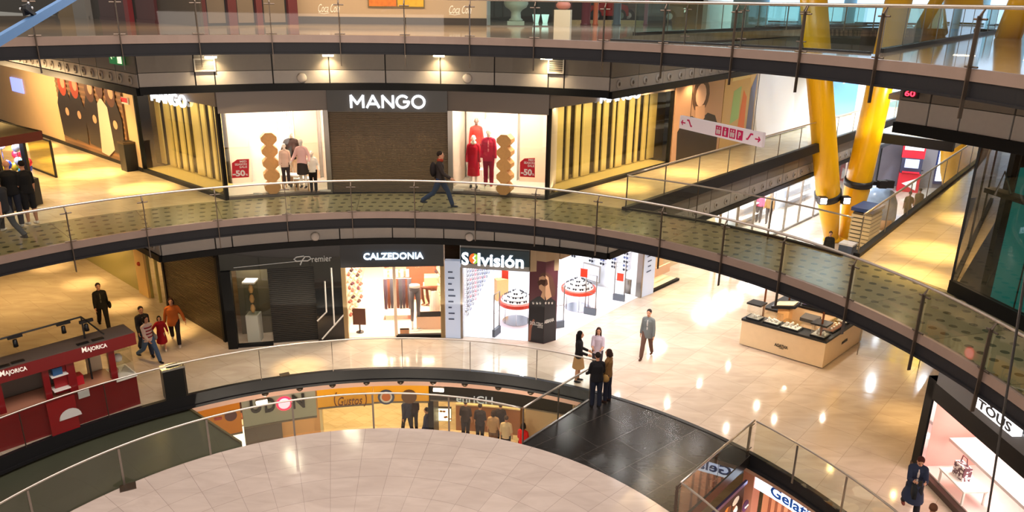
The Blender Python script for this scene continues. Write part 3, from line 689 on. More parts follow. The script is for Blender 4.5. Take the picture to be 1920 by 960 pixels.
# ---- left wing wall (gallery level)
wl1 = wl0+wld*34
b = MB(); b.wall(wl0, wl1, ZC, 9.3, .1); struct(b.build('wall_left', mat('beige_wall', (226, 196, 150), .5, vary=.04)))
b = MB(); b.wall(wl0-nW*.06, wl1-nW*.06, ZC, ZC+.14, .05); struct(b.build('baseboard_left', M_gap))
sL = lambda x, y=250: (v3(V(x, y, wl0, wl0+wld), 0)-wl0).dot(wld)
brown = mat('print_boards', (120, 88, 60), .5); red_ = mat('print_redhair', (170, 62, 34), .5)
draw = []
for i in range(16): draw.append(('print_board', mat('print_board', (146, 106, 72), .5), [(.0, .04+i*.06), (1, .04+i*.06), (1, .066+i*.06), (0, .066+i*.06)]))
for cx, c1, c2 in ((.12, dk, red_), (.32, dk, red_), (.56, dk, mat('print_brunette', (86, 48, 30), .5)), (.86, dk, mat('print_brunette', (86, 48, 30), .5))):
    draw += [('print_coat', c1, [(cx-.11, .1), (cx-.13, .5), (cx-.07, .68), (cx+.07, .68), (cx+.12, .5), (cx+.1, .08)]), ('print_hair', c2, blob(cx, .76, .07, .15)), ('print_face', skin, blob(cx+.015, .78, .035, .075)), ('print_hand', skin, blob(cx+.02, .42, .03, .05))]
draw += [('print_dress', mat('print_linen', (214, 196, 176), .5), [(.62, .04), (.66, .62), (.72, .7), (.8, .6), (.82, .12), (.72, 0.02)]), ('print_hair', mat('print_brunette', (86, 48, 30), .5), blob(.72, .8, .05, .12))]
flat_poster('fashion_mural', 'wide printed mural of people in dark coats on the left corridor wall', wl0, wld, sL(243), sL(117, 200), ZC+.15, 8.75, nW, [brown], 'poster', [(n9, m9, [(1-u9, v9) for u9, v9 in q9]) for n9, m9, q9 in draw])
flat_poster('video_screen', 'small blue lit screen on the beige left corridor wall', wl0, wld, sL(46, 160), sL(26, 160), V(36, 172, wl0, wl1).z, V(36, 147, wl0, wl1).z, nW, [mat('screen_blue', (120, 130, 220), emit=1.6)], 'screen', [])
flat_poster('notice_board', 'small red and white notice on the left corridor wall beside the dark post', wl0, wld, sL(243, 190)-.1, sL(230, 190)-.1, V(237, 194, wl0, wl1).z, V(237, 182, wl0, wl1).z, nW, [M_white], 'sign', [('print_red', mat('sale_red', (206, 20, 44)), [(.05, .25), (.95, .25), (.95, .95), (.05, .95)])])
# lamps and grilles on the upper bulkhead
def wall_lamp(label, x, y, W):
    p = cyl(x, y, 13.85); a = radians(ang(p)); t = thing('wall_lamp', label, 'lamp', p, 'warm lamps over the upper bulkhead')
    M = Matrix.Rotation(a+pi/2, 3, 'Z'); b = MB(); b.box(p+Vector((0, 0, .05)), (.36, .22, .05), M=M); b.build('housing', M_steel, t)
    b = MB(); b.box(p, (.32, .18, .04), M=M); b.build('diffuser', mat('lamp_glow', (255, 236, 190), emit=25.), t)
    b = MB(); q = pl(math.degrees(a), 14.13, p.z+.06); b.tube([p+Vector((0, 0, .06)), q], .02, 6); b.build('arm', M_darkbase, t)
    s = spot(p.x, p.y, p.z-.03, W, (1, .75, .42), 125, .9, to=pl(math.degrees(a), 14.15, 8.8))
for x, y, w in ((395, 107, 'first'), (615, 104, 'second'), (823, 105, 'third'), (1025, 110, 'fourth')):
    wall_lamp('warm lamp over the upper bulkhead, %s of four counted from the left' % w, x, y, 150)
def grille(label, x0, x1, y0, y1):
    a0, a1 = ang(cyl(x0, y0, 14.1)), ang(cyl(x1, y0, 14.1)); z1 = cyl(x0, y0, 14.1).z; z0 = cyl(x0, y1, 14.1).z
    t = thing('air_grille', label, 'vent', pl(a0, 14.42, z0)); b = MB(); b.sector(a1, a0, 14.12, 14.15, z0, z1, 2); b.build('backing', M_gap, t)
    b = MB()
    for i in range(7): z = lerp(z0, z1, (i+.5)/7); b.sector(a1, a0, 14.1, 14.13, z-.015, z+.015, 2)
    b.build('slats', M_dpanel, t)
    b = MB(); w = .25
    b.sector(a1, a0, 14.08, 14.13, z0-.04, z0, 2); b.sector(a1, a0, 14.08, 14.13, z1, z1+.03, 2); b.sector(a0, a0+w*.6, 14.08, 14.13, z0-.04, z1+.03, 1); b.sector(a1-w*.6, a1, 14.08, 14.13, z0-.04, z1+.03, 1); b.build('frame', M_lpanel, t)
grille('framed air grille at the left end of the upper bulkhead', 365, 400, 112, 132); grille('framed air grille at the right end of the upper bulkhead', 1030, 1056, 108, 135)
# green exit sign on the left bulkhead
A, B = lw0-Vector((0, .12, 0))-lwd*0, lw0+lwd*5-Vector((0, .12, 0))
p0, p1 = V(208, 121, A, B), V(233, 123, A, B); p0.z = p1.z
t = thing('exit_sign', 'green emergency exit sign on the left bulkhead under the upper gallery', 'sign', p0)
nl = Vector((-(p1-p0).y, (p1-p0).x, 0)).normalized()
b = MB(); b.wall(p0, p1, p0.z, p0.z+.42, .06); b.build('sign_box', mat('exit_green', (20, 120, 60), .4, emit=.35), t)
d = (p1-p0); f = lambda u, v_: p0+d*u+Vector((0, 0, v_*.42))-nl*.035
for nm, q in (('arrow', [(.08, .55), (.22, .8), (.22, .62), (.42, .62), (.42, .48), (.22, .48), (.22, .3)]), ('door_symbol', [(.62, .1), (.92, .1), (.92, .9), (.62, .9)]), ('running_figure', [(.5, .15), (.6, .3), (.66, .15), (.7, .2), (.64, .45), (.72, .6), (.6, .8), (.52, .75), (.56, .5)])):
    b = MB(); v = [f(*c) for c in q]; b.add(v+[c+nl*.004 for c in v], [tuple(range(len(v)-1, -1, -1)), tuple(range(len(v), 2*len(v)))]); b.build(nm, mat('exit_white', (230, 240, 200), .4, emit=.8) if nm != 'running_figure' else mat('exit_green', (20, 120, 60)), t)
# litter bin at the left corridor
def bin_thing(label, p, w, dpt, h, rz, mtop=None):
    t = thing('litter_bin', label, 'bin', p); M = Matrix.Rotation(rz, 3, 'Z'); p = Vector(p)
    b = MB(); b.box(p+Vector((0, 0, h*.47)), (w, dpt, h*.94), M=M); b.build('body', M_blk, t)
    b = MB(); b.box(p+Vector((0, 0, h*.97)), (w*1.04, dpt*1.04, h*.06), M=M); b.build('lid', mtop or M_blk, t)
    b = MB(); b.box(p+Vector((0, 0, h*1.005)), (w*.55, dpt*.5, .012), M=M); b.build('opening', M_gap, t)
    return t
bin_thing('tall black litter bin beside the slatted side window in the left corridor', P(252, 318, ZC)-nW*.1, .5, .5, 1.05, math.atan2(wld.y, wld.x), mat('bin_bronze', (92, 74, 50), .4, .4))
# ---- hanging direction sign
dd = 22.6; r0 = ray(1276, 240).normalized(); r1 = ray(1432, 262)
p0 = EYE+r0*dd; sd = Vector((.45, -.89, 0)).normalized()
p1 = V(1432, 262, p0, p0+sd); L = (v3(p1, 0)-v3(p0, 0)).length; p1 = v3(p0+sd*L, p0.z); nn = Vector((sd.y, -sd.x, 0)); nn = nn if nn.dot(EYE-p0) > 0 else -nn
t = thing('direction_sign', 'long white hanging direction sign with magenta arrows and symbols', 'sign', p0)
H = .36
b = MB(); b.wall(p0, p1, p0.z, p0.z+H, .1); bd = b.build('sign_box', mat('sign_white', (212, 196, 198), .5, emit=.25), t)
mg = mat('magenta', (190, 16, 84), .5, emit=.15)
f = lambda u, v_, k=0: p0+sd*(u*L)+Vector((0, 0, v_*H))+nn*(.052+k)
def shape(nm, pts, m=mg, k=0.):
    b = MB(); v = [f(u, v_, k) for u, v_ in pts]; b.add(v+[c+nn*.004 for c in v], [tuple(range(len(v)-1, -1, -1)), tuple(range(len(v), 2*len(v)))]); b.build(nm, m, t)
def arrow(u, s): shape('arrow', [(u, .5), (u+s*.022, .72), (u+s*.03, .64), (u+s*.02, .55), (u+s*.06, .55), (u+s*.06, .45), (u+s*.02, .45), (u+s*.03, .36), (u+s*.022, .28)])
def escal(u, s): shape('escalator_symbol', [(u, .3), (u+.02, .3), (u+.05, .7), (u+.07, .7), (u+.07, .82), (u+.04, .82), (u+.012, .42), (u, .42)] if s > 0 else [(u+.07, .3), (u+.05, .3), (u+.02, .7), (u, .7), (u, .82), (u+.03, .82), (u+.058, .42), (u+.07, .42)])
arrow(.02, 1); escal(.1, -1); arrow(.985, -1); escal(.83, 1)
for i in range(4):
    u = .47+i*.083; shape('symbol_tile', [(u, .15), (u+.07, .15), (u+.07, .85), (u, .85)])
w_ = mat('sign_print', (240, 226, 230), .5)
for i in range(3):
    u = .47+i*.083
    for dx in ((.022, .048) if i != 1 else (.035,)): shape('figure_symbol', blob(u+dx, .7, .007, .07, 8), w_, .005); shape('figure_symbol', [(u+dx-.01, .25), (u+dx-.012, .58), (u+dx+.012, .58), (u+dx+.01, .25)], w_, .005)
letters('parking_letter', 'P', f(.74, .3), f(.768, .3), .42*H, w_, t, .004, nn, .03, gap=.006)
for u in (.12, .88):
    b = MB(); b.tube([f(u, 1)-nn*.05, v3(f(u, 1)-nn*.05, 9.9)], .008, 6); b.build('hanger_rod', M_post, t)

# flat pale roundels on the bulkheads, floor fittings
for lab, x, y, R_ in (('pale round speaker on the upper bulkhead left of the shop name', 566, 146, 14.12), ('pale round speaker on the upper bulkhead right of the shop name', 876, 147, 14.12), ('pale round speaker on the bulkhead under the gallery left of centre', 591, 444, 14.35), ('pale round speaker on the bulkhead under the gallery right of centre', 880, 445, 14.35)):
    p = cyl(x, y, R_); M = Matrix.Rotation(radians(ang(p))-pi/2, 3, 'Z')@Matrix.Rotation(pi/2, 3, 'X'); t = thing('flat_roundel', lab, 'roundel', p)
    MB().lathe([(.13, -.02), (.14, 0), (.12, .02), (.01, .025)], p, 20, M=M).build('grille', mat('roundel_pale', (206, 196, 190), .5), t, True); MB().lathe([(.14, -.03), (.155, -.01), (.14, .0)], p, 20, M=M).build('rim', M_lpanel, t, True)
for lab, x, y, sz in (('small dark floor box beside the curved hall railing', 534, 703, .3), ('grey metal floor plate near the edge of the pale round platform', 240, 914, .36)):
    p = P(x, y, .0); b = MB(); b.box(p+Vector((0, 0, .012)), (sz, sz*.8, .024), .5); b.box(p+Vector((0, 0, .026)), (sz*.8, sz*.62, .008), .5); tag(b.build('floor_plate', M_post), lab, 'floor plate')
# ---------------------------------------------------------------- hall level shops
F0, F1, F2, F3, F4 = [v3(P(x, y, 0), 0) for x, y in ((430, 652), (648, 636), (834, 631), (866, 632), (990, 641))]
perp = lambda A, B: Vector((-(B-A).y, (B-A).x, 0)).normalized()
def place(lst, A, B, z, x0, y0, x1, y1): pass
# --- dark shop on the left of the front
nP = perp(F0, F1)
t = thing('dark_shop_front', 'black shop front with closed shutter and grey script lettering, left of the bright lingerie shop', 'shop front', F0)
M_bgl = mat('black_glass', (14, 14, 15), .12, coat=.3); M_bshut = mat('shutter_black', (26, 23, 21), .5)
s0, s1 = v3(V(505, 560, F0, F1), 0), v3(V(592, 560, F0, F1), 0)
zh = V(560, 500, F0, F1).z
b = MB(); b.wall(F0, F1, zh, 3.7, .14); hd = b.build('header', M_bgl, t)
A, B = V(585, 491, F0-nP*.08, F1-nP*.08), V(622, 488, F0-nP*.08, F1-nP*.08); B.z = A.z
letters('lettering', 'remier', A, B, .22, mat('grey_letters', (170, 165, 158), .4, emit=.25), hd, .02, -nP)
q = [V(x, y, F0-nP*.09, F1-nP*.09) for x, y in ((563, 497), (566, 489), (572, 481), (580, 481), (583, 485), (577, 489), (566, 489), (556, 490), (551, 486), (556, 482), (570, 480))]
MB().tube(q, .022, 6).build('script_initial', MATS['grey_letters'], hd)
b = MB(); b.tube([V(438, 502, F0-nP*.09, F1-nP*.09), V(556, 490, F0-nP*.09, F1-nP*.09)], .012, 5); b.build('trim_line', MATS['grey_letters'], hd)
b = MB(); n = 40
for i in range(n):
    za, zb = lerp(0, zh, i/n), lerp(0, zh, (i+1)/n); b.wall(s0+nP*.14, s1+nP*.14, za, zb-.012, .03); b.wall(s0+nP*.16, s1+nP*.16, za, zb, .02)
b.build('roller_shutter', M_bshut, t)
b = MB(); b.wall(s1, F1, 0, zh, .1); rp = b.build('side_panel', M_bgl, t)
for pts in (((621, 502), (627, 610)), ((609, 527), (612, 585), (595, 602)), ((645, 590), (604, 636))):
    MB().tube([V(x, y, s1-nP*.06, F1-nP*.06) for x, y in pts], .028, 4).build('painted_line', M_white, rp)
gp = v3(V(442, 600, F0, F1), 0)
b = MB(); b.add([v3(gp, .1), v3(s0, .1), v3(s0, zh), v3(gp, zh)], [(0, 1, 2, 3)]); b.build('window_glass', M_shopglass, t)
b = MB(); b.wall(F0, gp, 0, zh, .3); b.wall(F0, s0, 0, .1, .16); b.build('black_pier', M_darkbase, t)
b = MB(); b.wall(gp+nP*1.1, s0+nP*1.1, 0, zh, .05); b.build('window_back', mat('dark_olive', (74, 66, 46), .6), t)
area(v3(lerp(gp, s0, .5)+nP*.6, zh-.1), .8, .5, 16, (1, .85, .6), 0)
# display column inside the dark shop window
p = lerp(gp, s0, .45)+nP*.5
t = thing('display_cabinet', 'narrow glass display cabinet in the dark shop window', 'cabinet', p); p = v3(p, 0)
MB().box(p+Vector((0, 0, .5)), (.42, .42, 1.0)).build('plinth', mat('pale_plinth', (196, 196, 188), .5), t)
MB().box(p+Vector((0, 0, 1.6)), (.36, .36, 1.15)).build('glass_case', M_glass, t)
MB().box(p+Vector((0, 0, 2.2)), (.42, .42, .06)).build('cap', M_white, t)
for k in range(3): MB().lathe([(.05, 0), (.09, .12), (.06, .26), (.02, .3)], p+Vector((0, 0, 1.05+k*.36)), 10).build('bottle', M_wood, t, True)
# left wing: brown shutter and gilded wall
c0, c1 = v3(P(318, 577, 0), 0), v3(P(424, 640, 0), 0)
nl_ = perp(c1, c0); nl_ = nl_ if nl_.y > 0 else -nl_
t = thing('shuttered_front', 'brown closed roller shutter along the left hall wall behind the family', 'shutter', c0)
b = MB(); n = 46
for i in range(n): b.wall(c0, c1, lerp(0, 3.1, i/n), lerp(0, 3.1, (i+1)/n)-.02, .05); b.wall(c0+nl_*.03, c1+nl_*.03, lerp(0, 3.1, i/n), lerp(0, 3.1, (i+1)/n), .03)
b.build('shutter_curtain', mat('shutter_warm', (80, 64, 44), .45, .3), t)
b = MB(); b.wall(c0, c1, 3.1, 3.8, .2); b.build('shutter_box', M_darkbase, t)
for c_ in (c0, c1): MB().box(v3(c_, 1.9), (.14, .14, 3.8), math.atan2((c1-c0).y, (c1-c0).x)).build('guide_rail', M_darkbase, t)
hd_ = (c0-c1).normalized(); M_gold = mat('gilded_wall', (178, 166, 104), .2, .25)
t = thing('glazed_bay', 'narrow glazed shop bay with gold frames left of the brown shutter', 'shop window', c0)
c2 = c0+hd_*1.5
b = MB(); b.add([v3(c0, .05), v3(c2, .05), v3(c2, 3.2), v3(c0, 3.2)], [(0, 1, 2, 3)]); b.build('glass_pane', M_shopglass, t)
b = MB(); b.wall(c0+nl_*.7, c2+nl_*.7, 0, 3.2, .05); b.build('window_back', mat('olive_back', (120, 104, 56), .5), t)
for k in (0, .5, 1):
    MB().box(v3(lerp(c0, c2, k), 1.6), (.08, .1, 3.2), math.atan2(hd_.y, hd_.x)).build('frame_post', M_gold, t)
b = MB(); b.tube([v3(lerp(c0, c2, .2)+nl_*.3, .3), v3(lerp(c0, c2, .8)+nl_*.3, 2.4)], .03, 6); b.build('diagonal_bar', M_gold, t)
b = MB(); b.wall(c2, c2+hd_*26, 0, 3.9, .1); struct(b.build('wall_left', M_gold))
b = MB(); b.wall(c2-nl_*.08, c2-nl_*.08+hd_*.9, 0, 3.2, .12); struct(b.build('trim_50', mat('tan_pier', (214, 176, 110), .45)))
q = v3(c2-nl_*.16+hd_*.45, 1.35)
tag(MB().ell(q, (.09, .05, .09)).build('alarm_button', mat('alarm_red', (200, 70, 30), .4), None, True), 'small red alarm button on the tan pier in the left hall wing', 'alarm')
# --- shop two: warm lit lingerie shop
nC = perp(F1, F2); dC = (F2-F1).normalized(); WC = (F2-F1).length
zc = V(740, 499, F1, F2).z
t = thing('open_shop_front', 'warm lit lingerie shop front with glowing white letters on a dark header', 'shop front', F1)
b = MB(); b.wall(F1, F2, zc, 3.7, .16); hd = b.build('header', mat('header_slate', (42, 46, 52), .35), t)
A, B = V(682, 486, F1-nC*.09, F2-nC*.09), V(794, 485, F1-nC*.09, F2-nC*.09); B.z = A.z
letters('lettering', 'CALZEDONIA', A, B, V(740, 472, F1, F2).z-A.z, mat('blue_white_glow', (225, 240, 255), emit=2.5, erg=(205, 232, 255)), hd, .06, -nC, .015)
for p in (F1, F2): MB().box(v3(p+dC*(.06 if p == F1 else -.06), zc/2), (.14, .2, zc), math.atan2(dC.y, dC.x)).build('jamb', mat('brass_jamb', (150, 128, 92), .35, .5), t)
md = F1+dC*(WC*.51)
MB().box(v3(md, zc/2), (.1, .1, zc), math.atan2(dC.y, dC.x)).build('door_post', mat('peach_post', (240, 214, 186), .5), t)
b = MB(); b.add([v3(md, .12), v3(F2, .12), v3(F2, zc), v3(md, zc)], [(0, 1, 2, 3)]); b.build('window_glass', M_shopglass, t)
b = MB(); b.wall(md, F2, 0, .12, .14); b.build('window_sill', M_darkbase, t)
DC = 8.0
M_cw = mat('shop_white', (246, 224, 200), .6)
b = MB(); b.prism([F1+nC*.1, F2+nC*.1, F2+nC*DC, F1+nC*DC], 0.001, .012); struct(b.build('floor', mat('shop_floor_white', (250, 236, 220), .25)))
b = MB(); b.wall(F1+nC*.2, F1+nC*DC, 0, 3.6, .08); b.wall(F2+nC*.2, F2+nC*DC, 0, 3.6, .08); struct(b.build('wall_side', M_cw))
b = MB(); b.wall(F1+nC*DC, F2+nC*DC, 0, 3.6, .08); struct(b.build('wall_back', mat('shop_back', (206, 150, 122), .6)))
b = MB(); b.prism([F1+nC*.1, F2+nC*.1, F2+nC*DC, F1+nC*DC], 3.45, 3.5); struct(b.build('ceiling', M_white))
b = MB()
for k in (1.2, 3.2, 5.2): area(v3(lerp(F1, F2, .5)+nC*k, 3.42), 2.6, .8, 140, (1, .78, .6), math.atan2(dC.y, dC.x))
fC = lambda u, dpt, z=0: F1+dC*(u*WC)+nC*dpt+Vector((0, 0, z))
rzC = math.atan2(dC.y, dC.x)
M_garm = [mat('lace_rose', (176, 110, 96), .7), mat('lace_dark', (84, 58, 58), .7), mat('lace_cream', (240, 206, 180), .7), mat('lace_plum', (112, 70, 84), .7)]
def bra_rack(label, u, dpt, w, h, rows, per, rz):
    p = fC(u, dpt); t = thing('garment_rack', label, 'rack', p); M = Matrix.Rotation(rz, 3, 'Z')
    MB().box(p+Vector((0, 0, h/2+.3)), (w, .04, h), M=M).build('board', M_cw, t)
    for r in range(rows):
        z = .75+r*(h-.5)/rows; MB().tube([p+M@Vector((-w/2, -.1, z)), p+M@Vector((w/2, -.1, z))], .012, 5).build('rail', M_chrome, t)
    for r in range(rows):
        for c in range(per):
            z = .75+r*(h-.5)/rows; x = -w/2+w*(c+.5)/per; q = p+M@Vector((x, -.1, z-.12)); b = MB()
            M2 = M@Matrix.Rotation(random.uniform(-.3, .3), 3, 'Z')
            b.ell(q+M2@Vector((-.055, 0, 0)), (.06, .045, .06), 8); b.ell(q+M2@Vector((.055, 0, 0)), (.06, .045, .06), 8); b.tube([q+M2@Vector((-.06, 0, .03)), q+Vector((0, 0, .13)), q+M2@Vector((.06, 0, .03))], .008, 4)
            g = b.build('brassiere', M_garm[(r*2+c*3+r*c) % 4], None, True); tag(g, label.split(' with')[0].replace('wall rack', 'brassiere hung on the wall rack').replace('round rack', 'brassiere hung on the round rack'), 'underwear', 'brassieres on racks')
    return t
bra_rack('tall wall rack with rows of brassieres along the left inside wall of the lingerie shop', .045, 1.6, 2.2, 2.3, 7, 5, rzC+pi/2-.12)
bra_rack('deep wall rack with brassieres in the middle of the lingerie shop', .44, 4.2, 1.0, 2.2, 5, 4, rzC+.5)
bra_rack('right wall rack with brassieres at the right inside wall of the lingerie shop', .95, 3.0, 1.4, 2.4, 5, 3, rzC-pi/2+.2)
p = fC(.13, .55)
t = thing('floor_sign', 'dark brown square floor sign inside the lingerie shop door', 'sign', p)
MB().box(p+Vector((0, 0, .62)), (.46, .05, .62), rzC-.1).build('board', mat('brown_board', (84, 50, 38), .4), t); MB().lathe([(.14, 0), (.14, .03), (.03, .05), (.03, .32)], p, 12).build('foot', M_blk, t)
# rail with hanging tights
p = fC(.51, 1.7); t = thing('hanging_rail', 'chrome hanging rail inside the lingerie shop doorway', 'rack', p)
MB().tube([p+dC*-.5+Vector((0, 0, 0)), p+dC*-.5+Vector((0, 0, 1.62)), p+dC*.5+Vector((0, 0, 1.62)), p+dC*.5], .016, 6).build('rail_frame', M_chrome, t)
MB().box(p+Vector((0, 0, .03)), (1.1, .4, .05), rzC).build('foot', M_chrome, t)
for i in range(9):
    q = p+dC*(-.44+i*.11)+nC*random.uniform(-.05, .05); b = MB()
    for s_ in (-.03, .03): b.tube([q+dC*s_+Vector((0, 0, 1.6)), q+dC*s_*1.1+Vector((0, 0, 1.0)), q+dC*s_*.8+Vector((0, 0, .42))], [.05, .042, .025], 6)
    tag(b.build('leggings', [mat('leggings_plum', (96, 78, 92), .8), mat('leggings_rust', (140, 84, 62), .8), mat('leggings_slate', (92, 90, 100), .8)][i % 3], None, True), 'dark leggings hanging on the chrome rail in the lingerie shop doorway', 'leggings', 'leggings on the rail')
for i in range(5):
    q = p+dC*(-.42+i*.2)+Vector((0, 0, 1.66)); b = MB(); b.box(q+Vector((0, 0, .16)), (.12, .03, .3), rzC); b.build('card', M_white, t)
# leg form
p = fC(.70, .75); t = thing('leg_mannequin', 'white lower body mannequin in grey leggings in the lingerie shop window', 'mannequin', p)
b = MB()
for s_ in (-1, 1): b.tube([p+dC*(.12*s_)+Vector((0, 0, .32)), p+dC*(.11*s_)+Vector((0, 0, .75)), p+dC*(.12*s_)+Vector((0, 0, 1.1)), p+dC*(.1*s_)+Vector((0, 0, 1.5))], [.05, .068, .085, .115], 10)
b.ell(p+Vector((0, 0, 1.55)), (.21, .14, .16)); b.build('leggings', mat('leggings_grey', (104, 98, 104), .7), t, True)
b = MB(); b.lathe([(.2, 1.62), (.19, 1.72), (.02, 1.74)], p, 14, 1, .7)
for s_ in (-1, 1): b.tube([p+dC*(.12*s_)+Vector((0, 0, .34)), p+dC*(.12*s_)+Vector((0, 0, .12)), p+dC*(.12*s_)-nC*.14+Vector((0, 0, .05))], [.04, .032, .03], 8)
b.build('legs', M_white, t, True)
b = MB(); b.lathe([(.28, 0), (.28, .03)], p, 20); b.build('base_plate', M_white, t)
def block(name, label, cat, u, dpt, w, dp, h, m, z=0, extra=None, group=None):
    p = fC(u, dpt, z); b = MB(); b.box(p+Vector((0, 0, h/2)), (w, dp, h), rzC); b.box(p+Vector((0, 0, h-.015)), (w*1.03, dp*1.03, .03), rzC); o = b.build(name, m); tag(o, label, cat, group); return o
block('plinth', 'low cream plinth at the right end of the lingerie shop window', 'plinth', .84, .9, .9, .5, .5, mat('peach_block', (238, 200, 170), .5))
block('gift_box', 'small tan box on the lingerie shop window floor right of the door post', 'box', .565, .5, .14, .1, .12, M_wood); block('gift_box', 'larger brown box on the lingerie shop window floor by the door post', 'box', .59, .3, .32, .14, .2, mat('tan_box', (196, 140, 96), .5))
p = fC(.8, 3.4); t = thing('display_unit', 'stepped brown and cream display unit in the middle of the lingerie shop', 'display unit', p)
MB().box(p+Vector((0, 0, 1.3)), (1.5, .08, 2.4), rzC).build('back_panel', mat('terracotta', (166, 104, 76), .5), t)
for k, (z, w) in enumerate(((.45, .9), (.85, .8), (1.2, .7))): MB().box(p-nC*.3+dC*.3+Vector((0, 0, z-.2)), (w, .5, .38), rzC).build('step', M_cw if k % 2 else MATS['peach_block'], t)
for k in range(4): MB().box(p-nC*.08+dC*(-.4+k*.28)+Vector((0, 0, 2.2)), (.22, .02, .3), rzC).build('picture_card', M_white if k != 2 else M_wood, t)
p = fC(.9, 1.5); t = thing('seated_leg_mannequin', 'brown seated leg mannequin at the right side of the lingerie shop window', 'mannequin', p)
b = MB(); m_ = mat('brown_tights', (120, 62, 38), .5)
for s_ in (-.08, .1): b.tube([p+dC*s_+Vector((0, 0, 1.28)), p+dC*(s_-.38)+Vector((0, 0, 1.32)), p+dC*(s_-.36)+Vector((0, 0, .92)), p+dC*(s_-.3)+Vector((0, 0, .68)), p+dC*(s_-.42)+Vector((0, 0, .62))], [.1, .075, .06, .035, .025], 8)
b.build('legs', m_, t, True); MB().lathe([(.2, 0), (.2, .62), (.14, 1.2), (.02, 1.2)], p, 14).build('seat', M_white, t)
# --- panel between the shops with small print
t = thing('directory_panel', 'tall pale blue lit panel with small print between the two open shops', 'sign', F2)
MB().wall(F2+dC*.05, F3-dC*.03, 0, 2.9, .22).build('panel', mat('panel_blue', (186, 198, 222), .4, emit=.25), t)
nQ = perp(F2, F3); dQ = (F3-F2).normalized()
for k in range(9):
    z = 2.5-k*.22; a = F2+dQ*.16-nQ*.125; b = MB(); w = [.16, .22, .13, .2, .25, .18, .12, .22, .2][k]; b.box(v3(a+dQ*(w/2), z), (w, .01, .05), math.atan2(dQ.y, dQ.x)); b.build('print_line', mat('print_navy', (70, 84, 120), .5), t)
# --- optician
nO = perp(F3, F4); dO = (F4-F3).normalized(); WO = (F4-F3).length; rzO = math.atan2(dO.y, dO.x)
zo = V(925, 504, F3, F4).z; pil = v3(P(1017, 641, 0), 0)
q0 = v3(P(1042, 638, 0), 0); q1 = v3(P(1197, 557, 0), 0); dW = (q1-q0).normalized(); nWg = perp(q1, q0); nWg = nWg if nWg.x < 0 else -nWg
t = thing('optician_front', 'bright white optician front with dark teal name board above the doorway', 'shop front', F3)
b = MB(); b.wall(F3, F4, zo, 3.7, .2); b.build('header', mat('header_pale', (150, 146, 142), .45), t)
b = MB(); zs0, zs1 = V(925, 497, F3-nO*.15, F4-nO*.15).z, V(925, 468, F3-nO*.15, F4-nO*.15).z; b.wall(F3-nO*.13+dO*.0, F4-nO*.13-dO*.0, zs0, zs1, .06); sb = b.build('name_board', mat('board_teal', (20, 52, 66), .25), t)
A, B = V(866, 495, F3-nO*.16, F4-nO*.16), V(879, 495, F3-nO*.16, F4-nO*.16); B.z = A.z; hh = V(870, 473, F3-nO*.16, F4-nO*.16).z-A.z
letters('lettering', 'S', A, B, hh, M_wglow, sb, .03, -nO, .025)
A2, B2 = V(896, 496, F3-nO*.16, F4-nO*.16), V(982, 498, F3-nO*.16, F4-nO*.16); B2.z = A2.z = A.z
letters('lettering', 'lvisión', A2, B2, hh, M_wglow, sb, .03, -nO, .025)
cdot = V(889, 485, F3-nO*.17, F4-nO*.17); r_ = .17
for k, (m_, sgn) in enumerate(((mat('logo_orange', (226, 96, 36), .4, emit=.8), -1), (mat('logo_green', (130, 170, 60), .4, emit=.8), 1))):
    b = MB(); pts = [cdot+dO*(r_*cos(a))+Vector((0, 0, r_*1.1*sin(a))) for a in [pi/2+sgn*-pi*i/10 for i in range(11)]]; b.poly(pts); b.add([p-nO*.015 for p in pts], [tuple(range(11))]); b.build('round_logo', m_, sb)
b = MB(); b.tube([cdot+dO*.05+Vector((0, 0, .12))-nO*.02, cdot-dO*.04+Vector((0, 0, .03))-nO*.02, cdot+dO*.05+Vector((0, 0, -.05))-nO*.02, cdot-dO*.02+Vector((0, 0, -.14))-nO*.02], .02, 6); b.build('logo_swirl', M_wglow, sb)
MB().box(v3(F3, zo/2), (.12, .22, zo), rzO).build('jamb', M_steel, t)
b = MB(); b.wall(F4+dO*.0, q0, zo, 3.7, .16); b.wall(q0, q1, 3.05, 3.7, .16); b.build('side_header', mat('header_tan', (176, 150, 118), .5), t)
# room
back0 = q1+nWg*.1; bdir = Vector((-dW.y, dW.x, 0)); bdir = bdir if bdir.x < 0 else -bdir
L0 = F3+nO*.15; tO = 8.2; L1 = F3+nO*tO
Bk = back0+bdir*((back0-L1).length*.86)
M_ow = mat('optic_white', (240, 243, 250), .5)
b = MB(); b.prism([F3+nO*.05, F4+nO*.05, q0, q1, Bk, L1], 0.001, .012); struct(b.build('floor', mat('optic_floor', (236, 238, 246), .18)))
b = MB(); b.prism([F3+nO*.1, F4+nO*.1, q0, q1, Bk, L1], 3.45, 3.5); struct(b.build('ceiling', M_white))
b = MB(); b.wall(L0, L1, 0, 3.5, .08, .04); struct(b.build('wall_side', M_ow))
b = MB(); b.wall(q1+dW*.12, Bk, 0, 3.5, .08, -.0); struct(b.build('wall_back', M_ow))
b = MB(); b.wall(Bk, L1, 0, 3.5, .08); struct(b.build('wall_back', M_ow))
area(v3(lerp(F3, F4, .5)+nO*1.5, 3.4), 2.2, 1.6, 85, (.93, .96, 1), rzO); area(v3(lerp(F3, F4, .5)+nO*4.3, 3.4), 2.4, 2.4, 85, (.93, .96, 1), rzO); area(v3(lerp(q0, q1, .5)+nWg*1.6, 3.4), 3.6, 1.6, 100, (.93, .96, 1), math.atan2(dW.y, dW.x))
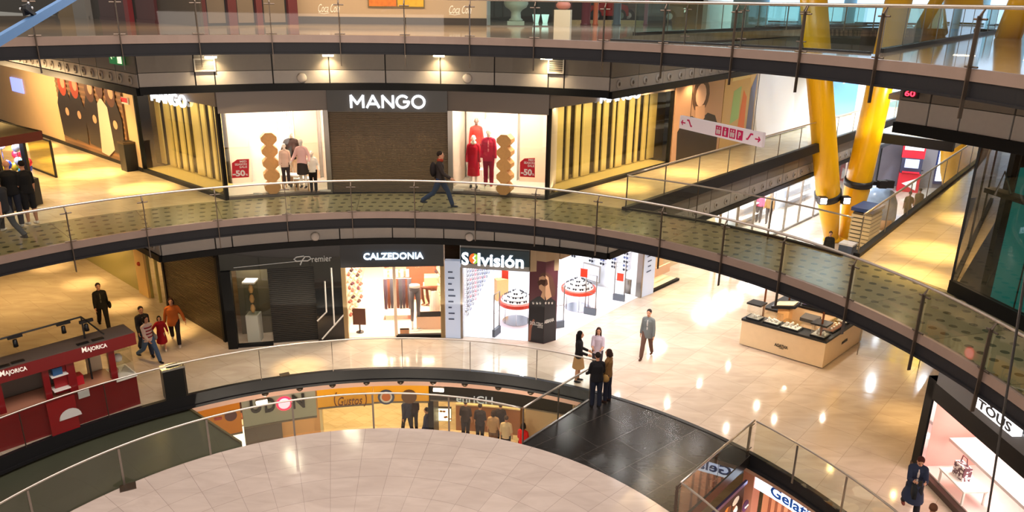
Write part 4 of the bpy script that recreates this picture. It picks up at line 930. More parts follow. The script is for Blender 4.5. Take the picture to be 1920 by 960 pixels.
# portrait pillar
a_, b_, c_ = v3(P(990, 640, 0), 0), v3(P(1019, 645, 0), 0), v3(P(1042, 638, 0), 0); d_ = a_+c_-b_
t = thing('advert_pillar', 'square pillar wrapped in a poster of a woman in round sunglasses', 'pillar', b_)
MB().prism([a_, b_, c_, d_], .0, 3.05).build('core', mat('poster_plum', (92, 44, 56), .35), t)
ctr = (a_+c_)/2; hp = 3.05
def on_pillar(nm, m_, pts, k=0):
    """pts in px over both faces, split by face"""
    for (A, B), face in (((a_, b_), 0), ((b_, c_), 1)):
        n_ = perp(A, B); n_ = n_ if n_.dot(EYE-A) > 0 else -n_; d2 = (B-A).normalized(); W = (B-A).length
        q = []
        for x, y in pts:
            p = V(x, y, A, B); s_ = max(.0, min(W, (v3(p, 0)-A).dot(d2))); q.append(v3(A+d2*s_, max(.02, min(hp-.01, p.z)))+n_*(.004+.002*k))
        b = MB(); b.add(q+[p+n_*.002 for p in q], [tuple(range(len(q))), tuple(range(2*len(q)-1, len(q)-1, -1))])
        if sum((q[i]-q[i-1]).length for i in range(len(q))) > .2: b.build(nm, m_, t)
on_pillar('print_top', mat('print_navyblk', (34, 32, 38), .4), [(990, 641), (989, 590), (994, 565), (1008, 556), (1030, 556), (1042, 565), (1043, 640), (1019, 646)], 0)
on_pillar('print_hair', mat('print_chestnut', (98, 62, 50), .5), [(1014, 513), (1026, 511), (1036, 520), (1041, 540), (1040, 556), (1028, 556), (1010, 540)], 1)
on_pillar('print_face', skin, [(1011, 520), (1018, 517), (1028, 520), (1030, 538), (1034, 556), (1024, 563), (1014, 556), (1017, 547), (1011, 541)], 2)
on_pillar('print_glasses', mat('print_shades', (72, 40, 30), .3), [(1008, 528), (1014, 524), (1026, 525), (1027, 533), (1021, 537), (1015, 533), (1010, 536)], 3)
on_pillar('print_sleeve', mat('print_arm', (150, 96, 78), .5), [(991, 640), (992, 610), (1000, 598), (1003, 600), (997, 615), (995, 638)], 1)
for x0, x1, y, s_, A, B in ((994, 1018, 608, 'DOLCE&G', a_, b_), (1020, 1038, 607, 'ABBANA', b_, c_)):
    n_ = perp(A, B); n_ = n_ if n_.dot(EYE-A) > 0 else -n_; p, q = V(x0, y, A, B), V(x1, y, A, B); q.z = p.z
    letters('lettering', s_, p, q, .13, M_white, t, .004, n_, .01, gap=.012)
n_ = perp(a_, b_); n_ = n_ if n_.dot(EYE-a_) > 0 else -n_; p, q = V(1008, 614, a_, b_), V(1018, 615, a_, b_); q.z = p.z; letters('lettering', '#DGEYEWEAR', p, q, .06, M_white, t, .004, n_, gap=.012)
for x in (1000, 1007, 1013, 1023, 1029, 1035):
    A, B = ((a_, b_) if x < 1018 else (b_, c_)); n_ = perp(A, B); n_ = n_ if n_.dot(EYE-A) > 0 else -n_
    MB().ell(V(x, 568, A, B)+n_*.012, (.04, .012, .05), 8, Matrix.Rotation(math.atan2(n_.y, n_.x)-pi/2, 3, 'Z')).build('jewel', M_chrome, t)
MB().prism([lerp(a_, ctr, -.05), lerp(b_, ctr, -.05), lerp(c_, ctr, -.05), lerp(d_, ctr, -.05)], 3.05, 3.7).build('capital', MATS['header_tan'], t)
# spectacles
def spec_mesh():
    b = MB()
    for s_ in (-1, 1):
        b.lathe([(.028, -.004), (.036, -.004), (.036, .004), (.028, .004)], (s_*.04, 0, 0), 8, 1, 1, Matrix.Rotation(pi/2, 3, 'X')); b.lathe([(.03, -.001), (.03, .001)], (s_*.04, 0, 0), 8, 1, 1, Matrix.Rotation(pi/2, 3, 'X'))
        b.tube([(s_*.076, 0, .01), (s_*.078, .1, .005)], .004, 4)
    b.tube([(-.008, 0, .01), (.008, 0, .01)], .004, 4); return b
specs = {}
def spectacles(loc, rz, label, grp, m, sc_=1.25):
    if label not in specs:
        o = spec_mesh().build('spectacles', m, None, False, (0, 0, 0)); tag(o, label, 'glasses', grp); specs[label] = o
    else: o = specs[label].copy(); col.objects.link(o)
    if o.data.materials[0] is not m:
        o.material_slots[0].link = 'OBJECT'; o.material_slots[0].material = m
    o.location = loc; o.rotation_euler = (0, 0, rz); o.scale = (sc_,)*3; return o
M_sp = [mat('frame_black', (30, 30, 40), .3), mat('frame_blue', (70, 84, 130), .3), mat('frame_red', (190, 40, 60), .3), mat('frame_brown', (96, 72, 66), .3)]
def rack(label, A, d, n_, s, z0, z1):
    p = A+d*s+n_*.06; t = thing('eyewear_rod', label, 'rack', p, label)
    MB().tube([v3(p, z0-.12), v3(p, z1+.08)], .012, 5).build('rod', M_chrome, t); MB().box(v3(p-n_*.035, z0+.1), (.05, .04, .05)).build('wall_mount', M_chrome, t)
    return p
ld = (L1-L0).normalized(); ln = Vector((ld.y, -ld.x, 0)); ln = ln if ln.dot(F4-F3) > 0 else -ln
for i in range(11):
    s = .5+i*.5; z0 = .62; p = rack('chrome eyewear rod on the left wall of the optician', L0, ld, ln, s, z0, 2.75)
    for k in range(13): spectacles(v3(p+ln*.05, z0+k*.165), math.atan2(ln.y, ln.x)+pi/2, 'spectacles on the rods along the left wall of the optician', 'spectacles on the left wall', M_sp[(2 if i in (3,) else (i*5+k*3) % 4 if (i+k) % 4 == 0 else i % 2)])
bd = (Bk-back0).normalized(); bn = Vector((bd.y, -bd.x, 0)); bn = bn if bn.dot(F4-back0) > 0 else -bn
for i in range(10):
    s = .55+i*.56+(.35 if i > 3 else 0); p = rack('chrome eyewear rod on the back wall of the optician', back0, bd, bn, s, 1.05, 2.95)
    for k in range(11): spectacles(v3(p+bn*.05, 1.05+k*.175), math.atan2(bn.y, bn.x)+pi/2, 'spectacles on the rods along the back wall of the optician', 'spectacles on the back wall', M_sp[(i+k) % 2 if k % 5 else 0], 1.5)
def eyewear_table(label, p, grp, lab2):
    t = thing('round_display_table', label, 'table', p); p = v3(p, 0)
    MB().lathe([(.66, .72), (.68, .74), (.68, .86), (.64, .88), (.02, .88)], p, 32).build('red_rim', mat('orange_red', (232, 66, 40), .35), t, False)
    for k, (r0_, z_) in enumerate(((.6, .9), (.44, 1.0), (.28, 1.1), (.13, 1.2))): MB().lathe([(r0_, z_-.04), (r0_-.04, z_+.02), (.02, z_+.06)], p, 24).build('tier', M_white, t)
    for a in (.5, 2.6, 4.7): MB().tube([p+Vector((.5*cos(a), .5*sin(a), 0)), p+Vector((.5*cos(a), .5*sin(a), .73))], .018, 6).build('leg', M_chrome, t)
    MB().lathe([(.52, .0), (.52, .03), (.48, .03)], p, 24).build('foot_ring', M_chrome, t)
    for k, (r0_, z_, n) in enumerate(((.55, .96, 13), (.38, 1.07, 9), (.22, 1.17, 5))):
        for j in range(n):
            a = 2*pi*j/n+k; spectacles(p+Vector((r0_*cos(a), r0_*sin(a), z_)), a-pi/2+pi, lab2, grp, M_sp[0], 1.1)
    return t
eyewear_table('round red rimmed table of tiered spectacles in the right part of the optician', P(1083, 577, 0), 'spectacles on the right table', 'spectacles on the tiered table right of the portrait pillar')
eyewear_table('round red rimmed table of tiered spectacles left of the portrait pillar', P(968, 602, 0), 'spectacles on the left table', 'spectacles on the tiered table left of the portrait pillar')
def gate(label, x, y, rz, h=1.62, w=.42):
    p = P(x, y, 0); t = thing('security_gate', label, 'security gate', p, 'shop security gates'); d = Vector((cos(rz), sin(rz), 0))
    MB().tube([p-d*w/2, p-d*w/2+Vector((0, 0, h)), p+d*w/2+Vector((0, 0, h)), p+d*w/2], .022, 8).build('loop', M_steel, t, True)
    MB().box(p+Vector((0, 0, .14)), (w+.06, .1, .28), rz).build('base', mat('gate_grey', (92, 98, 108), .5), t)
    MB().tube([p-d*w/2+Vector((0, 0, h*.55)), p+d*w/2+Vector((0, 0, h*.55))], .012, 6).build('crossbar', M_steel, t)
gate('slim steel security gate in the optician front doorway', 931, 628, rzO+1.25); aw = math.atan2(dW.y, dW.x)
gate('steel security gate right beside the portrait pillar', 1046, 615, aw-.5); gate('steel security gate before the right eyewear table', 1106, 590, aw-1.3); gate('steel security gate with a red card near the print panel', 1160, 564, aw-1.3)
for lab, (x, y, zz) in (('red price card hanging over the right eyewear table', (1095, 512, 2.2)), ('red card on the security gate near the print panel', (1163, 520, 1.2)), ('red card hanging at the back of the optician left doorway', (947, 515, 2.0))):
    p = P(x, y, zz); b = MB(); b.box(p, (.26, .02, .3), aw-1.3); b.box(p+Vector((0, 0, .155)), (.28, .03, .02), aw-1.3); tag(b.build('price_card', MATS['orange_red']), lab, 'sign')
p = P(1192, 555, 0)+Vector((-.25, .35, 0)); t = thing('waste_bin', 'small steel waste bin inside the optician beside the print panel', 'bin', p); MB().lathe([(.16, 0), (.17, .62), (.16, .64), (.15, .62)], p, 18).build('body', M_steel, t, True); MB().lathe([(.155, .6), (.01, .61)], p, 18).build('inner_bag', M_blk, t)
p = lerp(back0, Bk, .34)+bn*.3; t = thing('wall_mirror', 'framed mirror low on the optician back wall', 'mirror', p); rzb = math.atan2(bd.y, bd.x)
MB().box(v3(p, .62), (.86, .05, .74), rzb).build('frame', M_steel, t); MB().box(v3(p+bn*.03, .62), (.78, .02, .66), rzb).build('mirror_glass', M_chrome, t)
p = P(940, 540, .5); t = thing('shopping_bag', 'pale brown paper bag stand inside the optician doorway', 'bag', v3(p, 0)); p = v3(p, 0); MB().box(p+Vector((0, 0, .45)), (.5, .3, .9), .4).build('bag_body', M_wood, t); MB().tube([p+Vector((-.1, 0, .9)), p+Vector((-.08, 0, 1.1)), p+Vector((.08, 0, 1.1)), p+Vector((.1, 0, .9))], .012, 5).build('handle', M_white, t)
# print panel at the right end
t = thing('lit_print_panel', 'tall pale lit panel with small print at the right end of the optician', 'sign', q1)
pq0, pq1 = q1, v3(P(1221, 548, 0), 0); n_ = nWg*-1
MB().wall(pq0, pq1, 0, 3.3, .2).build('panel', MATS['panel_blue'], t); MB().box(v3(pq0, 1.65), (.1, .24, 3.3), aw).build('edge_post', M_steel, t)
for k in range(8):
    w = [.3, .4, .25, .35, .42, .3, .22, .4][k]; MB().box(v3(lerp(pq0, pq1, .5)-nWg*.115, 2.6-k*.22), (w, .01, .05), aw).build('print_line', MATS['print_navy'], t)
# accessory shop window right of it
r0_ = v3(P(1222, 548, 0), 0); r1_ = v3(P(1271, 525, 0), 0); dr = (r1_-r0_).normalized(); nr_ = nWg; Lr = (r1_-r0_).length; azr = math.atan2(dr.y, dr.x)
t = thing('accessory_window', 'warm lit shop window with hanging bows and shelves right of the print panel', 'shop window', r0_)
MB().wall(r0_+nr_*.8, r1_+nr_*.8, 0, 3.3, .06).build('back_board', mat('honey_board', (240, 200, 150), .5), t)
b = MB(); b.add([v3(r0_, .1), v3(r1_, .1), v3(r1_, 3.2), v3(r0_, 3.2)], [(0, 1, 2, 3)]); b.build('window_glass', M_shopglass, t)
MB().wall(r0_, r1_, 0, .1, .14).build('sill', M_darkbase, t)
MB().prism([r0_+nr_*.1, r1_+nr_*.1, r1_+nr_*.8, r0_+nr_*.8], .02, .08).build('window_floor', M_cream, t)
MB().wall(r0_+dr*(Lr*.42)+nr_*.5, r1_-dr*.1+nr_*.5, 1.55, 2.4, .06).build('grey_panel', mat('taupe', (150, 136, 120), .5), t)
MB().wall(r0_+dr*(Lr*.42)+nr_*.4, r1_-dr*.1+nr_*.4, .35, .75, .06).build('pink_panel', M_peach, t)
for k in range(6): 
    q = v3(r0_+dr*.45+nr_*.4, .5+k*.42); b = MB(); b.ell(q+dr*.1, (.1, .06, .06), 8); b.ell(q-dr*.1, (.1, .06, .06), 8); b.build('bow', mat('dark_bow', (60, 40, 36), .5), t, True)
area(v3(lerp(r0_, r1_, .5)+nr_*.4, 3.2), 1.8, .5, 160, (1, .8, .55), azr)
# further bright shop fronts along the right wing
b = MB(); b.wall(r1_+dr*.1+nr_*1.2, r1_+dr*5.2+nr_*1.2, 0, 3.5, .06); struct(b.build('wall_back', M_cream))
for k, (sa_, sb_, lab, mback) in enumerate(((5.4, 10.6, 'bright glazed shop front under the right walkway, nearest part', M_white), (10.8, 16.4, 'bright glazed shop front under the right walkway behind the left yellow column', mat('bluish_white', (220, 228, 244), .5)), (16.6, 23, 'bright glazed shop front under the right walkway, far end before the corridor', MATS['bluish_white'] if 'bluish_white' in MATS else M_white))):
    A, B = r0_+dr*sa_, r0_+dr*sb_; t = thing('glazed_shop_front', lab, 'shop front', A)
    n3 = 3
    for i in range(n3):
        b = MB(); a2, c2_ = lerp(A, B, i/n3), lerp(A, B, (i+1)/n3); b.add([v3(a2, .1), v3(c2_, .1), v3(c2_, 3.1), v3(a2, 3.1)], [(0, 1, 2, 3)]); b.build('glass_pane', M_shopglass, t)
        MB().box(v3(a2, 1.6), (.06, .1, 3.2), azr).build('mullion', M_steel, t)
    MB().wall(A+nr_*2.2, B+nr_*2.2, 0, 3.4, .06).build('back_wall', mback, t)
    MB().wall(A, B, 0, .1, .12).build('sill', M_steel, t)
    for i in range(4): MB().wall(lerp(A, B, .1)+nr_*1.9, lerp(A, B, .75)+nr_*1.9, .5+i*.6, .54+i*.6, .4).build('shelf', M_white, t)
    area(v3(lerp(A, B, .5)+nr_*1.0, 3.25), (sb_-sa_)*.8, 1.2, 420, (.96, .97, 1), azr)
# ---- far end of the side hall
K0, K1 = v3(P(1648, 347, 0), 0), v3(P(1752, 352, 0), 0); dk_ = (K1-K0).normalized(); K2 = K1+dk_*7
nK = perp(K0, K1); nK = nK if nK.y > 0 else -nK
b = MB(); b.wall(K0-dk_*1, K2, 0, 4.9, .2); struct(b.build('wall_far', mat('panel_grey', (118, 112, 122), .45, vary=.08)))
rzk = math.atan2(dk_.y, dk_.x)
for i in range(3):
    pass
fK = lambda x, y: V(x, y, K0-nK*.12, K1-nK*.12)
b = MB(); a0_, a1_ = fK(1716, 344), fK(1747, 347); b.wall(v3(a0_, 0), v3(a1_, 0), 0, 2.9, .06); dr_ = struct(b.build('door_1', mat('door_grey', (150, 145, 150), .45)))
MB().tube([v3(lerp(a0_, a1_, .12), 1.15)-nK*.06, v3(lerp(a0_, a1_, .3), 1.15)-nK*.06], .03, 6).build('door_handle', M_blk, dr_)
t = thing('lit_poster', 'glowing white lit poster case beside the grey door at the far end', 'sign', v3(fK(1750, 350), 0)); a0_, a1_ = fK(1747, 345), fK(1772, 345)
MB().wall(v3(a0_, 0), v3(a1_, 0), .3, 3.3, .1).build('case', mat('case_blue', (50, 60, 110), .4), t); MB().wall(v3(lerp(a0_, a1_, .14), 0), v3(lerp(a0_, a1_, .9), 0), .5, 2.9, .14).build('lit_face', mat('lit_face', (225, 235, 255), emit=2.2), t)
# red ticket machine
p = v3(P(1693, 352, 0), 0)+Vector((-.2, -.9, 0)); t = thing('ticket_machine', 'red and white self service machine by the grey far wall', 'machine', p); Mz = Matrix.Rotation(rzk-.25, 3, 'Z'); m_r = mat('machine_red', (196, 26, 44), .4)
B_ = lambda n, c, s_, m_, par=t: MB().box(p+Mz@Vector(c), s_, M=Mz).build(n, m_, par)
B_('lower_cabinet', (0, 0, .6), (1.25, .7, 1.2), m_r); B_('middle_cabinet', (0, .05, 1.7), (1.2, .6, 1.0), mat('machine_dark', (48, 50, 70), .4)); B_('top_cabinet', (0, .05, 2.65), (1.3, .62, .9), m_r); B_('top_label', (0, -.28, 2.9), (1.1, .03, .38), M_white)
B_('screen', (0, -.27, 1.85), (.8, .04, .55), mat('screen_pale', (160, 180, 225), emit=1.2)); B_('ledge', (0, -.4, 1.3), (1.0, .25, .08), m_r)
b = MB(); q = [p+Mz@Vector(c) for c in ((-.4, -.37, .55), (.45, -.37, .95), (.45, -.37, .15))]; b.add(q+[c+Mz@Vector((0, -.02, 0)) for c in q], [(0, 1, 2), (5, 4, 3)]); b.build('white_triangle', M_white, t)
# glazed doors left of it
t = thing('glazed_doors', 'dark framed glass doors left of the red machine', 'door', K0); A, B = K0-dk_*.2, r0_+dr*24
for i in range(3):
    a2, c2_ = lerp(A, B, i/3), lerp(A, B, (i+.94)/3); b = MB(); b.add([v3(a2, .05), v3(c2_, .05), v3(c2_, 3.4), v3(a2, 3.4)], [(0, 1, 2, 3)]); b.build('glass_leaf', M_tglass, t)
    MB().wall(a2, a2+(c2_-a2).normalized()*.12, 0, 3.4, .12).build('frame', M_dark, t)
MB().wall(A, B, 3.4, 3.7, .14).build('head_frame', M_dark, t)
# counter, covered machine, green panel behind the railing
p = P(1632, 420, 0); t = thing('covered_ride', 'bulky object under a clear plastic cover behind the corridor railing', 'covered object', p)
pts = [(1.0, 0), (1.15, .5), (1.1, 1.3), (.85, 1.9), (.5, 2.2), (.05, 2.25)]
MB().lathe(pts, p, 10, 1.15, .8).build('plastic_cover', mat('plastic_cover', (150, 170, 196), .2, vary=.3, vscale=4, bump=.6), t, True); MB().lathe([(.8, 0), (.85, .4), (.3, .5)], p+Vector((0, -.4, 0)), 12).build('body_below', mat('tan_box', (196, 140, 96)), t, True)
p = P(1612, 484, 0); t = thing('slatted_counter', 'pale slatted wooden counter beside the column foot', 'counter', p); Mz = Matrix.Rotation(azr, 3, 'Z')
for k in range(12): MB().box(p+Mz@Vector((0, 0, .1+k*.19)), (1.5, .9, .13), M=Mz).build('slat', mat('slat_cream', (226, 200, 150), .5), t)
MB().box(p+Mz@Vector((0, 0, 1.2)), (1.42, .82, 2.3), M=Mz).build('core', M_slatdark, t); MB().box(p+Mz@Vector((0, 0, 2.5)), (1.6, 1.0, .16), M=Mz).build('top', mat('blue_top', (30, 60, 110), .4), t)
p = P(1606, 398, 0); t = thing('info_board', 'green notice board on a thin stand behind the columns', 'sign', p); MB().box(p+Vector((0, 0, 1.4)), (1.1, .06, 1.1), .3).build('board', mat('board_green', (50, 110, 70), .5), t); MB().tube([p+Vector((-.5, 0, 0)), p+Vector((-.5, 0, 2.6))], .03, 6).build('pole', M_steel, t); MB().tube([p+Vector((.5, 0, 0)), p+Vector((.5, 0, 2.6))], .03, 6).build('pole', M_steel, t)
p = P(1584, 496, 0); t = thing('waste_bin', 'grey blue waste bin before the slatted counter', 'bin', p); MB().box(p+Vector((0, 0, .5)), (.6, .6, 1.0), azr).build('body', mat('bin_slate', (70, 84, 104), .4), t); MB().box(p+Vector((0, 0, 1.03)), (.64, .64, .08), azr).build('lid', M_white, t)
# ---------------------------------------------------------------- people and mannequins
def remesh(mb, vox, name, m, parent):
    me = bpy.data.meshes.new('tmp'); me.from_pydata(mb.v, [], mb.f); me.update()
    ob = bpy.data.objects.new('tmp', me); col.objects.link(ob); md_ = ob.modifiers.new('r', 'REMESH'); md_.mode = 'VOXEL'; md_.voxel_size = vox; md_.use_smooth_shade = True
    sm = ob.modifiers.new('s', 'SMOOTH'); sm.factor = .5; sm.iterations = 2
    bpy.context.view_layer.update(); nm = bpy.data.meshes.new_from_object(ob.evaluated_get(bpy.context.evaluated_depsgraph_get()))
    bpy.data.objects.remove(ob); bpy.data.meshes.remove(me); nm.name = name; nm.materials.clear(); nm.materials.append(m)
    r = bpy.data.objects.new(name, nm); col.objects.link(r); r.parent = parent; return r
FM = {}
def fab(rgb): 
    k = 'fabric_%02x%02x%02x' % rgb; return mat(k, rgb, .85, spec=.2)
SKIN = (196, 140, 110)
def figure(label, loc, face, H=1.72, pose='stand', legs=None, arms=None, top=(40, 40, 44), top_len='hip', sleeve=2, bottom=(40, 44, 60), bottom_kind='trousers', shoes=(30, 28, 28), hair=(40, 28, 20), hair_kind='short', skin_=SKIN,
           head=(0, 0), lean=0., cat='person', name='person', extra=None, group=None, slim=1., open_=None, vox=.0125, headless=False, scarf=None, bag=None, stripes=None):
    """face: compass of the gaze in degrees (0 = +x, ccw). legs/arms: ((thigh, knee),(thigh, knee)) and ((swing, spread, elbow),...) left, right"""
    t = thing(name, label, cat, loc, group); k = H/1.72
    if legs is None: legs = {'stand': ((2, 3), (-3, 2)), 'walk': ((24, 8), (-20, 22)), 'stride': ((30, 12), (-26, 30))}[pose]
    if arms is None: arms = {'stand': ((4, 9, 14), (2, 9, 16)), 'walk': ((-22, 8, 18), (22, 8, 28)), 'stride': ((-28, 9, 20), (26, 9, 34))}[pose]
    R_ = radians; Xv = Vector
    hipz = 0.
    def leg(s, th, kn):
        h = Xv((s*.09*slim, 0, 0)); a = R_(th); b_ = R_(th-kn)
        kne = h+Xv((s*.005, sin(a), -cos(a)))*.43; an = kne+Xv((0, sin(b_), -cos(b_)))*.42; return h, kne, an, b_
    L = [leg(-1, *legs[0]), leg(1, *legs[1])]
    low = min(l[2].z for l in L)-.075; off = Xv((0, 0, -low))
    L = [(h+off, kn+off, an+off, b_) for h, kn, an, b_ in L]; hz = off.z
    ln_ = Matrix.Rotation(R_(-lean), 3, 'X'); piv = Xv((0, 0, hz))
    T = lambda x, y, z: piv+ln_@(Xv((x, y, z)))           # torso frame, z above hip joint
    sw = .152*slim
    def arm(s, swi, spr, elb):
        sh = T(s*sw, 0, .475); a = R_(swi); d = Xv((s*sin(R_(spr)), sin(a)*cos(R_(spr)), -cos(a)*cos(R_(spr)))); el = sh+d*.29
        a2 = a+R_(elb); inn = -s*sin(R_(max(0, elb-40)*.5)); d2 = Xv((s*sin(R_(spr))*.6+inn*.8, sin(a2), -cos(a2))).normalized(); wr = el+d2*.25; return sh, el, wr, d2
    Ar = [arm(-1, *arms[0]), arm(1, *arms[1])]
    hd = T(0, .03, .73); hp = Matrix.Rotation(R_(head[1]), 3, 'Z')@Matrix.Rotation(R_(-head[0]), 3, 'X')
    hd = T(0, .0, .60)+hp@Xv((0, .025, .115))
    fz = lambda mb: [None for _ in ()]
    def torso(mb, g):
        w = slim
        mb.ell(T(0, 0, .03), ((.155+g)*w, .105+g, .13+g)); mb.ell(T(0, .0, .2), ((.132+g)*w, .092+g, .17+g)); mb.ell(T(0, 0, .36), ((.148+g)*w, .106+g, .17+g))
        mb.tube([T(-sw, 0, .48), T(0, 0, .525), T(sw, 0, .48)], [.054+g, .064+g, .054+g], 10)
    def limbs_arm(mb, g, cut=1.):
        for sh, el, wr, d2 in Ar:
            e2 = el+(wr-el)*max(.05, cut-1) if cut > 1 else sh+(el-sh)*cut
            if cut > 1: mb.tube([sh, el, e2], [.052+g, .043+g, lerp(.043, .03, cut-1)+g], 10); mb.ell(el, .043+g, 8)
            else: mb.tube([sh, e2], [.052+g, .046+g], 10)
            mb.ell(sh, .052+g, 8)
    def limbs_leg(mb, g, cut=2., flare=0.):
        for h, kn, an, b_ in L:
            mb.tube([h+Xv((0, 0, .04)), lerp(h, kn, .5), kn], [.088+g, .076+g, .056+g], 10); mb.ell(kn, .056+g, 8)
            e2 = kn+(an-kn)*(cut-1); mb.tube([kn, lerp(kn, e2, .35), e2], [.056+g, .058+g, lerp(.056, .036, cut-1)+g+flare], 10)
    # body, one surface
    b = MB(); torso(b, 0); limbs_arm(b, 0, 2.); limbs_leg(b, 0)
    b.tube([T(0, 0, .5), T(0, .01, .64)], [.058, .052], 10)
    if not headless:
        b.ell(hd+hp@Xv((0, -.005, .02)), (.074, .094, .1), 14, hp); b.ell(hd+hp@Xv((0, .03, -.05)), (.055, .06, .07), 12, hp)
        b.tube([hd+hp@Xv((0, .085, .02)), hd+hp@Xv((0, .112, -.022))], [.01, .016], 6)
        for s in (-1, 1): b.ell(hd+hp@Xv((s*.076, -.005, 0)), (.012, .022, .032), 8, hp)
    for i, (sh, el, wr, d2) in enumerate(Ar):
        s = -1 if i == 0 else 1; sd_ = Xv((0, 1, 0)) if abs(d2.y) < .7 else Xv((0, 0, 1)); sd_ = (sd_-d2*sd_.dot(d2)).normalized(); pn = d2.cross(sd_)
        pn = pn*(-1 if pn.x*s > 0 else 1)
        pm = wr+d2*.05; Mh = Matrix((sd_, pn, d2)).transposed(); b.ell(pm, (.042, .02, .055), 10, Mh); b.tube([wr-d2*.02, wr+d2*.03], [.03, .027], 8)
        for f_, (o_, ln2) in enumerate(((.03, .07), (.011, .082), (-.009, .076), (-.029, .058))):
            p0 = pm+sd_*o_+d2*.035; p1 = p0+(d2+pn*.25)*ln2*.5; p2 = p1+(d2*.75+pn*.7)*ln2*.5; b.tube([p0, p1, p2], [.0105, .0095, .008], 6)
        p0 = wr+d2*.03+sd_*.035; p1 = p0+(d2*.6+sd_*.8)*.035; b.tube([p0, p1, p1+(d2+pn*.3)*.03], [.013, .011, .009], 6)
    for h, kn, an, b_ in L: b.ell(an+Xv((0, .05, -.045)), (.036, .1, .028), 8)
    remesh(b, vox, 'body', mat('skin_%02x%02x%02x' % skin_, skin_, .55), t)
    if not headless and cat == 'person':
        for nm, pts_, m_, r2 in (('eye', ((-.031, .079, .024), (.031, .079, .024)), mat('eye_dark', (40, 28, 24), .2), (.014, .012, .008)), ('mouth', ((0, .086, -.055),), mat('lip', (150, 72, 66), .4), (.022, .012, .007))):
            for q in pts_: e = MB(); e.ell(hd+hp@Xv(q), r2, 8, hp); MBlocal(e, nm, m_, t)
    # clothes
    if bottom_kind in ('trousers', 'shorts', 'leggings'):
        b = MB(); g = .016 if bottom_kind != 'leggings' else .008
        b.ell(T(0, 0, .03), ((.155+g)*slim, .105+g, .13)); b.ell(T(0, 0, .12), ((.14+g)*slim, .096+g, .06)); limbs_leg(b, g, 2. if bottom_kind != 'shorts' else 1.15, .012 if bottom_kind == 'trousers' else 0)
        remesh(b, vox, bottom_kind, fab(bottom), t)
    if bottom_kind in ('skirt', 'dress') or top_len == 'coat':
        cl = bottom if bottom_kind == 'skirt' else top; lo = {'skirt': -.42, 'dress': -.5}.get(bottom_kind, -.34); b = MB()
        ys = [l[1].y for l in L]; sp = max(.0, max(ys)-min(ys))*.5
        n = 18; pr = [(.135, .16, 0), (.165, .05, 0), (.18, -.06, .02), (.19+sp*.2, lo*.6, .04+sp*.5), (.2+sp*.25, lo, .05+sp)]
        b2 = [(r_*slim, z_, r_*.72+dy*.8) for r_, z_, dy in pr]; vs = []
        for r_, z_, ry in b2:
            for j in range(n): q = T(r_*cos(2*pi*j/n), ry*sin(2*pi*j/n)*1.0, max(z_, -2)) if z_ > 0 else piv+Xv((r_*cos(2*pi*j/n), ry*sin(2*pi*j/n), z_)); vs.append(q)
        kk = len(b2); b.add(vs, [(i*n+j, (i+1)*n+j, (i+1)*n+(j+1) % n, i*n+(j+1) % n) for i in range(kk-1) for j in range(n)])
        MBlocal(b, 'skirt' if bottom_kind in ('skirt', 'dress') else 'coat_skirt', fab(cl), t)
    g = .02; b = MB(); w = slim
    z0_ = {'hip': -.02, 'waist': .12, 'coat': -.02, 'long': -.12}[top_len]
    hem = {'hip': -.06, 'waist': .1, 'coat': -.05, 'long': -.15}[top_len]
    pr = [(.182 if top_len != 'waist' else .15, hem), (.184, -.0), (.166, .12), (.158, .2), (.172, .34), (.168, .44), (.12, .515), (.05, .53)]
    pr = [q for q in pr if q[1] >= hem]; b.lathe([(r_*w, z_) for r_, z_ in pr], piv, 20, 1, .72, ln_)
    b.tube([T(-sw, 0, .48), T(0, 0, .525), T(sw, 0, .48)], [.068, .076, .068], 10); b.tube([T(0, 0, .5), T(0, .005, .585)], [.072, .064], 10)
    if sleeve > 0: limbs_arm(b, g*.8, sleeve)
    remesh(b, vox, 'jacket' if sleeve == 2 else 'shirt', fab(top), t)
    if open_:
        b = MB(); b.ell(T(0, .05, .36), (.05, .09, .16), 10); b.ell(T(0, .055, .2), (.045, .075, .12), 10); MBlocal(b, 'inner_shirt', fab(open_), t)
    if stripes:
        for k_ in range(4):
            z_ = .08+k_*.115; b = MB(); n = 18; r_ = [.176, .162, .174, .184][k_]*w; ry = [.135, .122, .13, .136][k_]
            vs = [T(r_*cos(2*pi*j/n), ry*sin(2*pi*j/n), z_+dz) for dz in (0, .05) for j in range(n)]; b.add(vs, [(j, (j+1) % n, n+(j+1) % n, n+j) for j in range(n)]); MBlocal(b, 'stripe', fab(stripes), t)
    if shoes:
        for i, (h, kn, an, b_) in enumerate(L):
            b = MB(); b.ell(an+Xv((0, .055, -.047)), (.046, .125, .03), 10); b.ell(an+Xv((0, 0, -.025)), (.045, .055, .05), 10); MBlocal(b, 'shoe', fab(shoes), t, True)
    if hair and not headless:
        b = MB(); b.ell(hd+hp@Xv((0, -.022, .045)), (.085, .096, .092), 14, hp)
        if hair_kind in ('bob', 'long'):
            z2 = -.1 if hair_kind == 'bob' else -.26
            b.ell(hd+hp@Xv((0, -.055, -.03)), (.09, .062, .12), 12, hp); b.tube([hd+hp@Xv((0, -.06, 0)), hd+hp@Xv((0, -.085, z2))], [.085, .06 if hair_kind == 'long' else .075], 10)
            for s in (-1, 1): b.tube([hd+hp@Xv((s*.072, .0, .04)), hd+hp@Xv((s*.082, .005, max(z2, -.2)))], [.028, .024], 8)
        if hair_kind == 'bun': b.ell(hd+hp@Xv((0, -.1, .08)), .05, 10)
        remesh(b, .012, 'hair', fab(hair), t)
    if scarf:
        b = MB(); b.lathe([(.075, -.04), (.1, 0), (.085, .05), (.06, .06)], T(0, .01, .57), 14); MBlocal(b, 'scarf', fab(scarf), t, True)
